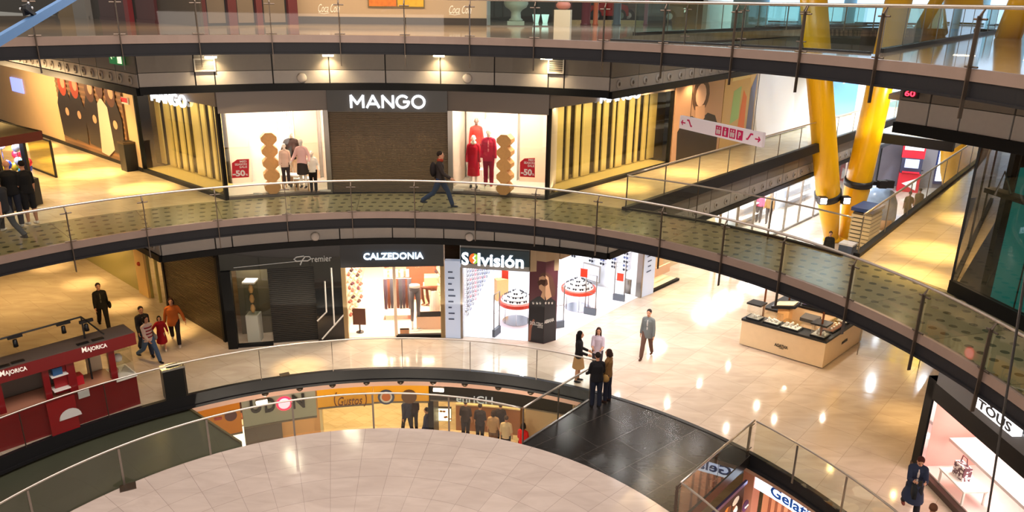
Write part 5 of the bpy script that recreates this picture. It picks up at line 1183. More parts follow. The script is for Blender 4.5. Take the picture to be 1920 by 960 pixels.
    if bag:
        kind, rgb = bag; b = MB()
        if kind == 'backpack': b.ell(T(0, -.2, .3), (.16, .1, .23), 12); MBlocal(b, 'backpack', fab(rgb), t, True)
        if kind == 'shoulder': b.ell(T(-.26, -.02, -.02), (.06, .14, .13), 12); b.tube([T(-.24, -.02, .08), T(-.1, -.03, .54), T(-.24, .06, .08)], .012, 6); MBlocal(b, 'shoulder_bag', fab(rgb), t, True)
        if kind == 'hand':
            wr = Ar[1][2]+Ar[1][3]*.1; b.box(wr+Xv((0, 0, -.22)), (.08, .3, .28)); b.tube([wr+Xv((0, -.08, -.09)), wr, wr+Xv((0, .08, -.09))], .01, 6); MBlocal(b, 'handbag', fab(rgb), t)
    if extra: extra(t, T, Ar, L)
    t.rotation_euler = (0, 0, R_(face-90)); t.scale = (k, k, k); return t
def MBlocal(mb, name, m, parent, smooth=True):
    me = bpy.data.meshes.new(name); me.from_pydata(mb.v, [], mb.f); me.materials.append(m); me.polygons.foreach_set('use_smooth', [smooth]*len(me.polygons)); me.update()
    o = bpy.data.objects.new(name, me); col.objects.link(o); o.parent = parent; return o
def phone(t, T, Ar, L):
    b = MB(); p = (Ar[0][2]+Ar[1][2])/2+Vector((0, .09, .03)); b.box(p, (.075, .02, .14)); MBlocal(b, 'phone', M_blk, t, False)
toward = lambda p: math.degrees(math.atan2(-p.y, -p.x))     # direction back to the viewer
# middle gallery
p = P(826, 389, ZC); figure('man in dark jacket and jeans walking along the dotted gallery before the brown shutter', p, -4, 1.78, 'stride', top=(52, 44, 42), bottom=(34, 52, 82), hair=(40, 30, 24), shoes=(30, 36, 50), bag=('backpack', (40, 34, 34)), scarf=(150, 54, 34))
p = P(62, 420, ZC); figure('person in black shirt and shorts at the right of the left gallery railing group', p, 150, 1.74, 'stand', top=(24, 24, 28), sleeve=1.0, bottom=(30, 30, 34), bottom_kind='shorts', shoes=(225, 220, 215), hair=(26, 20, 18), hair_kind='short')
p = P(34, 424, ZC); figure('bald man in black polo in the middle of the left gallery railing group', p, 120, 1.8, 'stand', legs=((10, 8), (-8, 4)), top=(26, 26, 30), sleeve=.9, bottom=(36, 40, 54), shoes=(190, 190, 190), hair=None, slim=1.12)
p = P(18, 452, ZC); figure('person in dark tee and grey trousers in front of the left gallery group', p, 170, 1.7, 'walk', top=(40, 40, 44), sleeve=.9, bottom=(62, 66, 72), shoes=(60, 60, 64), hair=(30, 24, 22))
p = P(2, 432, ZC); figure('person in black cut by the left picture edge on the middle gallery', p, 90, 1.74, 'stand', top=(22, 22, 26), bottom=(26, 28, 34), shoes=(215, 210, 205), hair=(30, 24, 22))
# hall, left
p = P(197, 617, 0); figure('man in open black jacket with a dark backpack walking alone in the left hall wing', p, toward(p)+6, 1.78, 'walk', top=(28, 26, 26), open_=(74, 70, 60), bottom=(30, 27, 26), hair=(70, 56, 46), bag=('shoulder', (24, 22, 22)))
p = P(284, 678, 0); figure('woman in a red and white striped top and jeans walking before the family', p, -28, 1.66, 'stride', top=(206, 180, 172), stripes=(140, 40, 50), bottom=(74, 96, 128), hair=(28, 20, 18), hair_kind='bob', bag=('shoulder', (150, 142, 136)))
p = P(276, 664, 0); figure('person in dark cardigan over a white shirt behind the striped top', p, -50, 1.74, 'walk', top=(40, 38, 42), open_=(200, 196, 194), bottom=(54, 62, 84), hair=(36, 26, 22), hair_kind='short')
p = P(306, 654, 0); figure('little girl in a red dress held by the hand in the left hall wing', p, -60, 1.22, 'walk', arms=((-8, 20, 10), (6, 40, 5)), top=(156, 24, 32), bottom_kind='dress', sleeve=2, hair=(30, 22, 20), hair_kind='bob', shoes=(220, 206, 196))
p = P(331, 645, 0); figure('woman in a loose orange jumper and dark trousers holding the girl by the hand', p, -66, 1.72, 'walk', arms=((4, 26, 8), (-16, 14, 14)), top=(178, 92, 38), top_len='long', bottom=(44, 36, 36), hair=(50, 26, 20), hair_kind='bob', shoes=(206, 192, 184), slim=1.1)
# hall, by the railing
p = P(1083, 715, 0); figure('woman with long black hair, black top and tan skirt leaning at the glass railing', p, -8, 1.7, 'stand', arms=((10, 6, 60), (10, 6, 60)), top=(30, 26, 28), bottom=(182, 140, 96), bottom_kind='skirt', hair=(20, 16, 16), hair_kind='long', shoes=(40, 40, 48))
p = P(1118, 705, 0); figure('woman in a pale lilac top with long brown hair facing the railing group', p, -100, 1.66, 'stand', arms=((24, 4, 70), (24, 4, 70)), top=(206, 190, 206), sleeve=1.2, bottom=(60, 56, 66), hair=(60, 36, 30), hair_kind='long')
p = P(1116, 763, 0); figure('man in a black jacket and navy trousers seen from behind in the railing group', p, 100, 1.74, 'stand', arms=((14, 8, 40), (14, 8, 40)), top=(24, 23, 26), top_len='hip', bottom=(30, 34, 48), hair=(34, 26, 22), slim=1.08)
p = P(1137, 752, 0); figure('woman in a brown jacket with a tan bag in the railing group', p, 150, 1.68, 'stand', arms=((20, 8, 70), (16, 6, 50)), top=(112, 82, 48), bottom=(36, 38, 52), hair=(44, 28, 22), hair_kind='bob', shoes=(60, 40, 34), bag=('shoulder', (150, 116, 66)))
p = P(1211, 670, 0); figure('man in a grey open cardigan and brown trousers walking alone across the pale hall', p, -118, 1.76, 'walk', legs=((-16, 12), (20, 6)), arms=((4, 10, 12), (-6, 10, 14)), top=(112, 116, 116), top_len='long', open_=(190, 184, 180), bottom=(104, 76, 66), hair=(44, 32, 28), shoes=(84, 50, 40))
# hall, right
p = P(1703, 968, 0); figure('woman in a dark blue coat looking down at her phone beside the pink jewellery window', p, -110, 1.7, 'walk', arms=((34, 4, 78), (34, 4, 78)), head=(28, 0), top=(44, 50, 70), top_len='coat', open_=(206, 190, 180), bottom=(40, 38, 44), hair=(72, 34, 28), hair_kind='short', extra=phone, shoes=(120, 60, 50), bag=('hand', (34, 36, 40)))
p = v3(P(1752, 944, 1.71), 0); figure('brown haired person at the lower picture edge before the pink jewellery window', p, 60, 1.7, 'walk', top=(60, 50, 48), bottom=(50, 40, 38), shoes=(70, 44, 36), hair=(92, 58, 40))
# far corridor behind the railing
for lab, x, y, fc, tp, bt in (('person in a tan top and shorts, left of the pair behind the corridor glass', 1697, 417, 60, (150, 126, 84), (130, 112, 84)), ('person in an olive top, right of the pair behind the corridor glass', 1716, 410, 70, (134, 116, 78), (96, 92, 84))):
    p = P(x, y, 0); figure(lab, p, fc, 1.78, 'walk', top=tp, sleeve=.9, bottom=bt, bottom_kind='shorts' if 'shorts' in lab else 'trousers', hair=(60, 44, 32), vox=.02)
p = P(1548, 500, 0); figure('person in black seated low behind the gallery railing at the column foot', p, -110, 1.66, 'stand', top=(30, 26, 26), bottom=(36, 36, 44), hair=(60, 40, 30), vox=.02)
# mannequins in the lit windows
zm = ZC+.1; MW = (250, 236, 222)
def manneq(label, x, y, z, face, H, **k): p = P(x, y, z); k.setdefault('skin_', MW); k.setdefault('hair', None); k.setdefault('shoes', (60, 50, 46)); return figure(label, p, face, H, cat='mannequin', name='mannequin', vox=.014, **k)
manneq('child mannequin in a white jumper and black trousers at the front of the left window', 589, 360, zm, -80, 1.32, top=(250, 244, 236), bottom=(44, 36, 34), arms=((4, 20, 50), (4, 24, 60)), legs=((3, 2), (-2, 2)))
manneq('mannequin in a black leather top and beige trousers at the back of the left window', 552, 350, zm+.0, -80, 1.86, top=(40, 30, 28), bottom=(206, 176, 146), arms=((2, 22, 40), (2, 22, 40)))
manneq('child mannequin in a patterned cream coat at the left of the left window', 538, 347, zm+.34, -75, 1.3, top=(232, 196, 176), top_len='long', bottom=(70, 60, 62))
manneq('mannequin in a pink floral blouse and black skirt in the left window', 570, 352, zm+.36, -95, 1.5, top=(236, 186, 176), bottom=(60, 50, 46), bottom_kind='skirt', arms=((2, 24, 50), (2, 24, 50)))
manneq('mannequin in a crimson suit on the round stand in the right window', 916, 348, zm+.17, -95, 1.84, top=(190, 30, 66), top_len='long', bottom=(150, 22, 58), shoes=(170, 24, 52), open_=(226, 120, 130))
manneq('mannequin in a cream scarf, red dress and black tights in the right window', 888, 352, zm, -90, 1.74, top=(176, 26, 44), bottom_kind='dress', skin_=MW, scarf=(246, 226, 196), shoes=(30, 26, 26))
pbk = V(893, 222, shR+nR*1.3, mR+nR*1.3); tag(MB().box((pbk.x, pbk.y, (pbk.z-1.72+zm)/2), (.45, .45, pbk.z-1.72-zm)).build('plinth', M_white), 'tall white plinth under the dark headed mannequin in the right window', 'plinth')
P_ = P; P = lambda x, y, z: Vector((pbk.x, pbk.y, pbk.z-1.72)) if (x, y) == (893, 322) else P_(x, y, z)
manneq('dark headed mannequin in a red top at the back of the right window', 893, 322, zm, -85, 1.7, top=(206, 60, 50), bottom=(120, 60, 56), shoes=(40, 30, 30), skin_=(120, 96, 84))
# mannequins in the far shop under the right walkway
for lab, x, y, tp in (('mannequin in a pink top in the bright shop under the right walkway', 1421, 416, (214, 96, 130)), ('mannequin in a tan coat in the bright shop under the right walkway', 1439, 420, (150, 112, 64))):
    manneq(lab, x, y, .02, -120, 1.78, top=tp, bottom=(70, 60, 60), hair=(60, 40, 30), skin_=SKIN)
# ---------------------------------------------------------------- kiosks
# red kiosk on the left
K0_, K1_ = v3(P(264, 757, 0), 0), v3(P(0, 848, 0), 0); kd = (K1_-K0_).normalized(); K2_ = K0_+kd*6.2; kn = Vector((kd.y, -kd.x, 0)); kn = kn if kn.dot(Vector((CX, CY, 0))-K0_) < 0 else -kn; rk = math.atan2(kd.y, kd.x)
t = thing('red_kiosk', 'long red sales kiosk with white lettering by the curved railing on the left', 'kiosk', K0_+kd*2+kn*.6)
M_kin = mat('kiosk_grey', (96, 84, 76), .5); M_red2 = mat('red_lacquer_bright', (150, 20, 28), .35)
KL = 6.0; dpk = 1.0
kq = lambda s, o=0., z=0.: K0_+kd*s+kn*o+Vector((0, 0, z))
sK = lambda x, y: (v3(V(x, y, K0_, K1_), 0)-K0_).dot(kd)
def kbox(nm, s0, s1, o0, o1, z0, z1, m, par=t): return MB().prism([kq(s0, o0), kq(s1, o0), kq(s1, o1), kq(s0, o1)], z0, z1).build(nm, m, par)
zc0, zc1 = V(246, 646, K0_, K1_).z, V(244, 624, K0_, K1_).z
cn = kbox('canopy', -.12, KL, -.08, .75, zc0, zc1, M_red); kbox('canopy_top', -.1, KL, -.06, .73, zc1, zc1+.02, M_kin, cn)
for x, y in ((183, 636), (155, 644), (33, 678), (5, 687)):
    q = P(x, y, zc1+.03); MB().box(q, (.3, .14, .03), rk).build('recessed_lamp', M_blk, cn)
for x0, x1, y0, y1 in ((154, 201, 661, 650), (0, 51, 706, 693)):
    a_, c_ = V(x0, y0, K0_-kn*.09, K1_-kn*.09), V(x1, y1, K0_-kn*.09, K1_-kn*.09)
    letters('lettering', 'Majorica', a_, c_, .15, mat('kiosk_white', (238, 226, 214), .5, emit=.3), cn, .01, -kn, .015, smallcaps=True, up=(0, 0, 1))
e_ = [sK(x, 700) for x in (215, 178, 136, 128, 92, 74)]
for s0, s1 in ((sK(219, 690), sK(207, 690)), (sK(142, 700), sK(126, 700)), (sK(93, 710), sK(80, 710)), (sK(6, 740), sK(-6, 745))):
    kbox('post', s0, s1, 0, .14, .95, zc0, M_red)
kbox('counter', sK(219, 720), KL, 0, .85, 0, 1.0, M_red); kbox('counter_top', sK(219, 720), KL, -.03, .88, 1.0, 1.03, mat('counter_tan', (176, 120, 96), .4))
kbox('bulge_counter', sK(140, 760), sK(84, 760), -.16, 0, .0, 1.04, M_red2)
kbox('end_base', 0, sK(219, 720), 0, .85, 0, .92, M_red); kbox('end_ledge', -.02, sK(219, 720), -.04, .87, .92, 1.0, M_white)
kbox('glass_showcase', .02, sK(219, 690), .02, .8, 1.0, zc0, M_shopglass)
for z_ in (1.35, 1.75): kbox('showcase_shelf', .05, sK(219, 690)-.03, .1, .75, z_, z_+.02, M_glass)
for z_, s_, m_ in ((1.37, .3, M_white), (1.02, .45, MATS['counter_tan']), (1.77, .4, mat('bag_grey', (130, 130, 130), .5))):
    MB().lathe([(.11, 0), (.13, .1), (.08, .2), (.02, .22)], kq(s_, .4, z_), 10).build('jewellery_bust', m_, t, True)
# back wall and its openings
kbox('back_wall', sK(140, 700), KL, .95, 1.05, 0, zc0, M_kin); kbox('shelf_wall', sK(136, 700), sK(100, 700), .12, .16, 1.05, zc0, M_red2)
for z_ in (1.2, 1.62): kbox('white_shelf', sK(127, 700), sK(94, 700), -.06, .3, z_, z_+.03, M_white)
kbox('plaque', sK(168, 740), sK(146, 740), -.03, .0, .78, 1.0, mat('plaque_white', (210, 206, 204), .5))
b = MB(); c_ = V(133, 783, K0_-kn*.17, K1_-kn*.17); pts = [c_+kd*(.28*cos(a))+Vector((0, 0, .28*sin(a)*1.0)) for a in [pi*i/10 for i in range(11)]]; b.add(pts+[p-kn*.01 for p in pts], [tuple(range(11)), tuple(range(21, 10, -1))]); b.build('half_round_plaque', MATS['plaque_white'], t)
tag(kbox('jewel_box', sK(116, 690), sK(97, 690), .0, .22, 1.65, 1.86, mat('box_blue', (40, 84, 130), .4), None), 'small blue box on the white shelf of the red kiosk', 'box')
tag(kbox('red_basket', sK(165, 720), sK(150, 720), .3, .6, 1.03, 1.3, MATS['machine_red'], None), 'small red box on the counter of the red kiosk', 'box')
tag(MB().prism([kq(sK(212, 690), .95), kq(sK(190, 690), .95), kq(sK(190, 690), 1.4), kq(sK(212, 690), 1.4)], 0, 1.45).build('cream_cabinet', mat('cabinet_cream', (206, 188, 160), .5)), 'cream corner cabinet inside the red kiosk', 'cabinet')
# track frame with spotlights behind the kiosk
zt_ = 2.95; f0, f1, f2, f3 = P(-40, 647, zt_), P(152, 594, zt_), P(194, 626, zt_), P(160, 640, zc1)
t = thing('track_frame', 'black overhead track frame with spotlights behind the red kiosk', 'track light', v3(f1, 0))
b = MB(); b.tube([f0, f1, f2], .025, 6); b.build('track', M_blk, t); MB().tube([f1, v3(f1, .0)], .025, 6).build('post', M_blk, t)
for x, y in ((27, 629), (118, 604), (161, 600)):
    q = P(x, y, zt_); o = MB().box(q+Vector((0, 0, -.03)), (.34, .08, .08), rk).build('track_adapter', M_blk, t)
    MB().lathe([(.05, 0), (.06, -.2), (.045, -.2), (.02, -.02)], q+Vector((-.02, 0, -.12)), 10).build('spot_head', M_blk, o, True)
bin_thing('black litter bin with a steel lid by the curved railing right of the red kiosk', P(330, 742, 0), .62, .4, 1.0, math.radians(36), mat('steel_lid', (206, 204, 200), .25, .8))
# jewellery island kiosk
a1, a2, a3 = [v3(P(x, y, 0), 0) for x, y in ((1386, 646), (1541, 692), (1614, 640))]; u1 = (a1-a2).normalized(); u2 = (a3-a2).normalized(); W1 = (a1-a2).length; W2 = (a3-a2).length; ru = math.atan2(u1.y, u1.x)
kk = lambda s, o, z=0: a2+u1*s+u2*o+Vector((0, 0, z))
t = thing('island_kiosk', 'pale wooden jewellery island kiosk with black counter tops on the hall floor', 'kiosk', kk(W1/2, W2/2))
M_ash = mat('ash_wood', (230, 200, 160), .45, vary=.06, vscale=5)
def ib(nm, s0, s1, o0, o1, z0, z1, m, par=t): return MB().prism([kk(s0, o0), kk(s1, o0), kk(s1, o1), kk(s0, o1)], z0, z1).build(nm, m, par)
hI = .93; cw = .62
for nm, s0, s1, o0, o1 in (('front_counter', 0, W1, 0, cw), ('side_counter', 0, cw, cw, W2), ('back_counter', cw, W1, W2-cw, W2), ('end_counter', W1-cw, W1, cw+.9, W2-cw)):
    c = ib(nm, s0, s1, o0, o1, .04, hI, M_ash); ib('counter_top', s0-.02, s1+.02, o0-.02, o1+.02, hI, hI+.08, M_blk, c)
for s_, o_ in ((.28, .2), (.3, W2-.3), (W1-.3, W2-.3), (W1-.35, cw*.6+.4)): ib('corner_post', s_-.025, s_+.025, o_-.025, o_+.025, hI, 2.6, mat('bronze_post', (120, 66, 34), .4, .4))
fA = lambda x, y: V(x, y, a2-u2*.012, a1-u2*.012)
nf = -u2; p, q = fA(1452, 648), fA(1477, 655); q.z = p.z
letters('lettering', 'AGATHA', p, q, .11, M_blk, t, .01, -u2, .02)
p, q = fA(1461, 653), fA(1469, 655); q.z = p.z; letters('lettering', 'PARIS', p, q, .04, M_blk, t, .01, -u2)
fB = lambda x, y: V(x, y, a2, a3)
p, q = fB(1577, 646), fB(1588, 638); q.z = p.z+.0; letters('lettering', 'AGATHA', p, q, .1, M_blk, t, .01, -u1, .02)
def case(label, s0, s1, o0, o1, h, lid=None, inner=M_white):
    p = kk((s0+s1)/2, (o0+o1)/2, hI+.08); c = thing('jewellery_case', label, 'display case', p, 'jewellery cases on the island kiosk')
    ib('tray', s0, s1, o0, o1, hI+.08, hI+.13, M_blk, c); ib('pad', s0+.03, s1-.03, o0+.03, o1-.03, hI+.13, hI+.15, inner, c); ib('glass_box', s0+.01, s1-.01, o0+.01, o1-.01, hI+.15, hI+h, M_shopglass, c)
    if lid: ib('lid', s0-.02, s1+.02, o0-.02, o1+.02, hI+h, hI+h+.06, lid, c)
    n = max(2, int((s1-s0)*6)); m2 = max(1, int((o1-o0)*5))
    for i in range(n):
        for j in range(m2):
            q = kk(lerp(s0+.08, s1-.08, (i+.5)/n), lerp(o0+.08, o1-.08, (j+.5)/m2), hI+.15); hh = random.uniform(.05, .16)
            MB().lathe([(.035, 0), (.03, hh*.4), (.045, hh*.7), (.015, hh)], q, 8).build('jewel_stand', M_white, c, True)
case('dark lidded tall case at the left end of the front counter', W1-.55, W1-.08, .08, .5, .62, M_blk)
case('glass case second from the left on the front counter', W1-1.2, W1-.68, .1, .5, .42)
case('long low glass case in the middle of the front counter', .98, W1-1.28, .08, .52, .3)
case('black lidded case at the front corner of the island kiosk', .1, .58, .08, .56, .5, M_blk)
case('long glass case along the side counter of the island kiosk', .1, .5, .75, 1.7, .3, None, MATS['counter_tan'])
case('glass case at the far end of the side counter of the island kiosk', .1, .5, 1.85, W2-.15, .45)
case('case with violet jewels on the back counter of the island kiosk', 1.3, 2.0, W2-.55, W2-.1, .3, None, mat('violet', (150, 130, 190), .5))
for lab, s_, o_, sz, h, m in (('wooden stool with a dark cushion inside the island kiosk', 1.05, 1.15, .5, 1.12, mat('stool_top', (66, 58, 50), .5)),):
    p = kk(s_, o_); c = thing('stool', lab, 'stool', p); MB().box(p+Vector((0, 0, h/2)), (sz*.9, sz*.9, h), ru).build('base', M_ash, c); MB().box(p+Vector((0, 0, h+.06)), (sz*1.1, sz*1.1, .12), ru).build('cushion', m, c)
p = kk(W1-.75, 1.6); c = thing('till_desk', 'tilted dark till desk with a display tray inside the island kiosk', 'till', p); MB().box(p+Vector((0, 0, .6)), (.4, .4, 1.2), ru).build('pedestal', M_wood, c); MB().box(p+Vector((0, 0, 1.26)), (.85, .6, .1), M=Matrix.Rotation(ru, 3, 'Z')@Matrix.Rotation(.25, 3, 'Y')).build('screen', M_blk, c); MB().box(p+Vector((0, 0, 1.33)), (.7, .48, .02), M=Matrix.Rotation(ru, 3, 'Z')@Matrix.Rotation(.25, 3, 'Y')).build('tray', M_cream, c)
p = kk(.32, W2-.95, hI+.08); c = thing('copper_lamp', 'small copper shaded lamp on the side counter of the island kiosk', 'lamp', p); MB().lathe([(.08, 0), (.08, .02), (.015, .04), (.015, .3)], p, 12).build('stem', M_blk, c); MB().lathe([(.2, .28), (.2, .6), (.19, .6), (.19, .28)], p, 20).build('shade', mat('copper', (190, 112, 40), .3, .7), c, True)
for s_, o_, m_ in ((W1*.5, cw*.5, 40), (.3, W2*.5, 40)): q = kk(s_, o_, 2.6); spot(q.x, q.y, q.z, 100, WARMW, 140, .8)
# glass partition with two panes right of the island kiosk
g0_, g1_ = v3(P(1607, 665, 0), 0), v3(P(1722, 690, 0), 0)
t = thing('glass_screen', 'low clear glass screen standing right of the jewellery island kiosk', 'screen', g0_)
b = MB(); b.add([v3(g0_, .02), v3(g1_, .02), v3(g1_, 1.25), v3(g0_, 1.25)], [(0, 1, 2, 3)]); b.build('pane', M_glass, t); MB().tube([v3(g0_, 1.26), v3(g1_, 1.26)], .015, 6).build('top_rail', M_steel, t)
for q in (g0_, g1_): MB().tube([v3(q, 0), v3(q, 1.26)], .015, 6).build('post', M_steel, t)
# perfume stand in the left corridor
c0_ = v3(P(106, 333, ZC), ZC); zr = 2.1
t = thing('balloon_kiosk', 'gift kiosk with a red edged roof and shiny balloons in the left gallery corridor', 'kiosk', c0_)
E0 = (v3(P(62, 316, ZC), 0)-v3(c0_, 0)); LG = E0.length; E0.normalize(); Cr = P(78, 253, ZC+zr); R1 = (P(0, 266, ZC+zr)-Cr)*1.4; R0 = (P(0, 234, ZC+zr)-Cr)
g_ = v3(c0_, 0)
MB().wall(g_, g_+E0*LG, ZC+.05, ZC+1.25, .03).build('glass_side', glass('lime_glass', (214, 206, 110), 1.), t)
for z_ in (0, 1.25): MB().wall(g_, g_+E0*LG, ZC+z_, ZC+z_+.05, .06).build('side_frame', M_gap, t)
MB().box(v3(g_, ZC+.63), (.06, .06, 1.26), 0).build('corner_post', M_gap, t)
MB().prism([Cr, Cr+R1, Cr+R1+R0, Cr+R0], ZC+zr, ZC+zr+.1).build('roof', mat('roof_grey', (96, 94, 88), .6), t)
MB().wall(v3(Cr, 0), v3(Cr+R1, 0), ZC+zr-.14, ZC+zr+.12, .06).build('roof_edge', mat('roof_red', (84, 22, 22), .5), t); MB().wall(v3(Cr, 0), v3(Cr+R0, 0), ZC+zr-.08, ZC+zr+.12, .06).build('roof_edge', M_dark, t)
for k in (.3, .75):
    q = lerp(Cr, Cr+R1, k)+R0.normalized()*.25; MB().box(v3(q, ZC+zr/2), (.12, .12, zr), 0).build('post', M_dark, t)
q0_ = v3(lerp(Cr, Cr+R1, .12), 0)+v3(R0, 0).normalized()*.3; q1_ = v3(Cr+R1, 0)+v3(R0, 0).normalized()*.3; q2_ = v3(R0, 0).normalized()*1.2
MB().prism([q0_, q1_, q1_+q2_, q0_+q2_], ZC, ZC+.8).build('counter', mat('kiosk_dark', (44, 42, 44), .4), t)
bc = [(70, 90, 220), (230, 60, 80), (240, 200, 60), (220, 110, 190), (90, 190, 230), (190, 190, 200)]
for i in range(18):
    q = lerp(q0_, q1_, .04+.6*random.random())+q2_*(.1+.7*random.random())+Vector((0, 0, ZC+.95+random.random()*.95)); m = mat('foil_%d' % (i % 6), bc[i % 6], .15, .6); o = thing('balloon', 'shiny foil balloon in the gift kiosk of the left gallery corridor', 'balloon', q, 'foil balloons in the gift kiosk')
    MB().ell(q, (.12, .12, .14), 14).build('balloon_body', m, o, True); MB().tube([q-Vector((0, 0, .14)), v3(q, ZC+.8)], .01, 5).build('stick', M_chrome, o)
for k in (.25, .5): area(lerp(q0_, q1_, k)+q2_*.4+Vector((0, 0, ZC+zr-.05)), 1, .5, 40, (.85, .88, 1), 0)
# ---- jewellery shop on the right (pink windows)
T0 = v3(P(1714, 878, 0), 0); T1 = Vector((T0.x+.32, T0.y-6.0, 0)); td = (T1-T0).normalized(); tn = Vector((-td.y, td.x, 0)); tn = tn if tn.x > 0 else -tn; rt = math.atan2(td.y, td.x)
tq = lambda s, o=0., z=0.: T0+td*s+tn*o+Vector((0, 0, z)); sT = lambda x, y: (v3(V(x, y, T0, T1), 0)-T0).dot(td)
t = thing('jewellery_shop_front', 'black framed jewellery shop front with pink lit windows at the lower right', 'shop front', T0)
def tb(nm, s0, s1, o0, o1, z0, z1, m, par=t): return MB().prism([tq(s0, o0), tq(s1, o0), tq(s1, o1), tq(s0, o1)], z0, z1).build(nm, m, par)
zw1 = V(1755, 752, T0, T1).z; zh1 = V(1755, 712, T0, T1).z
tb('corner_pier', -.12, .16, -.04, .3, 0, zh1, M_darkbase); tb('header', -.12, 7, -.04, .3, zw1, zh1, M_darkbase); tb('grey_band', .3, 7, -.1, .2, zh1, zh1+.42, mat('band_steel', (110, 112, 116), .35, .4)); tb('upper_band', -.1, 7, .0, .3, zh1+.42, 3.9, M_darkbase); tb('base_sill', -.12, 7, -.06, .3, 0, .16, mat('sill_brown', (70, 50, 46), .4))
b = MB(); b.add([tq(.16, .05, .16), tq(7, .05, .16), tq(7, .05, zw1), tq(.16, .05, zw1)], [(0, 1, 2, 3)]); b.build('window_glass', M_shopglass, t)
tb('edge_trim', .16, .2, .0, .1, .16, zw1, M_chrome)
M_pinkw = mat('pink_wall', (238, 170, 160), .6); tb('window_floor', .16, 7, .1, 2.2, .1, .2, mat('pale_pink', (250, 226, 220), .4)); tb('back_wall', .16, 7, 2.2, 2.26, .1, zw1+.4, M_pinkw); tb('side_wall', .16, .2, .1, 2.2, .1, zw1+.4, M_pinkw); tb('window_ceiling', .16, 7, .1, 2.2, zw1+.4, zw1+.45, M_white)
b = MB()
for i in range(34): b.lathe([(.06, .2), (.05, zw1+.3)], tq(1.3+i*.16, 1.9), 8)
b.build('curtain', mat('pink_curtain', (240, 190, 180), .8), t, True)
tb('shelf', .35, 7, .5, 1.3, 1.05, 1.13, mat('shelf_pale', (236, 228, 226), .4)); tb('light_box_wall', 1.2, 7, 1.3, 1.36, 1.13, 2.1, mat('lit_panel', (255, 236, 226), emit=.55)); tb('light_pelmet', 1.2, 7, 1.15, 1.36, 1.95, 2.2, mat('lit_panel2', (255, 246, 240), emit=1.1))
for s_ in (1.2, 3.2, 5.2): area(tq(s_, 1.0, zw1+.36), 1.6, .8, 34, (1, .8, .75), rt)
for s_ in (1.2, 3.2): area(tq(s_, .7, 1.0), 1.2, .3, 16, (1, .82, .78), rt)
q = v3(P(1800, 925, .2), 0); c = thing('display_table', 'low white frame table in the pink jewellery window', 'table', v3(q, .2)); s_, o_ = (q-T0).dot(td), (q-T0).dot(tn)
def tb2(nm, s0, s1, o0, o1, z0, z1, m): return tb(nm, s0, s1, o0, o1, z0, z1, m, c)
tb2('top', s_-.5, s_+.5, o_-.3, o_+.3, .56, .6, M_white)
for ds in (-.48, .44):
    for do in (-.28, .24): tb2('leg', s_+ds, s_+ds+.04, o_+do, o_+do+.04, .2, .56, M_white)
c = thing('patterned_bag', 'white and plum patterned handbag on the low table in the pink window', 'bag', tq(s_-.1, o_, .6)); bb_ = tq(s_-.1, o_, .6)
m_, b_, N_ = base_mat('bag_print', .6); g_ = N_.n('ShaderNodeTexVoronoi'); g_.inputs['Scale'].default_value = 14; tc_ = N_.n('ShaderNodeTexCoord'); m_.node_tree.links.new(tc_.outputs['Object'], g_.inputs['Vector']); cc_ = N_.mix(N_.m('GREATER_THAN', g_.outputs['Distance'], .5), S(248, 236, 236), S(92, 36, 60)); m_.node_tree.links.new(cc_, b_.inputs['Base Color'])
b = MB(); b.prism([bb_+td*x+tn*y for x, y in ((-.2, -.1), (.2, -.1), (.2, .1), (-.2, .1))], .6, .95); b.build('bag_body', m_, c); MB().tube([bb_+td*-.12+Vector((0, 0, .35)), bb_+td*-.08+Vector((0, 0, .55)), bb_+td*.08+Vector((0, 0, .55)), bb_+td*.12+Vector((0, 0, .35))], .015, 6).build('handle', mat('plum', (92, 36, 60), .5), c, True)
# lit name box
s0_, s1_ = sT(1833, 770), sT(1903, 806); zb0 = V(1833, 768, T0-tn*.3, T1-tn*.3).z; zb1 = V(1836, 737, T0-tn*.3, T1-tn*.3).z; zb0 += .02
s0_, s1_ = (v3(V(1829, 766, T0-tn*.3, T1-tn*.3), 0)-T0+tn*.3).dot(td), (v3(V(1901, 806, T0-tn*.3, T1-tn*.3), 0)-T0+tn*.3).dot(td)
c = thing('lit_name_box', 'white glowing projecting name box over the pink jewellery window', 'sign', tq(s0_, -.2, zb0)); tb('light_box', s0_, s1_, -.3, -.1, zb0, zb1, mat('lit_white', (250, 248, 250), emit=1.6), c)
p, q = tq(lerp(s0_, s1_, .05), -.3, zb0+(zb1-zb0)*.16), tq(lerp(s0_, s1_, .95), -.3, zb0+(zb1-zb0)*.16)
letters('lettering', 'TOUS', p, q, (zb1-zb0)*.56, mat('letter_grey', (70, 72, 78), .4), c, .012, -tn, .02)
b = MB(); u0 = lambda u, v_: tq(lerp(s0_, s1_, u), -.312, zb0+(zb1-zb0)*v_)
for cx, cy, r_ in ((.3, .86, .05), (.38, .86, .07), (.25, .9, .04)): b.ell(u0(cx, cy), (.02, r_, r_*.8), 10)
b.build('bear_mark' if False else 'round_emblem', MATS['letter_grey'], c, True)
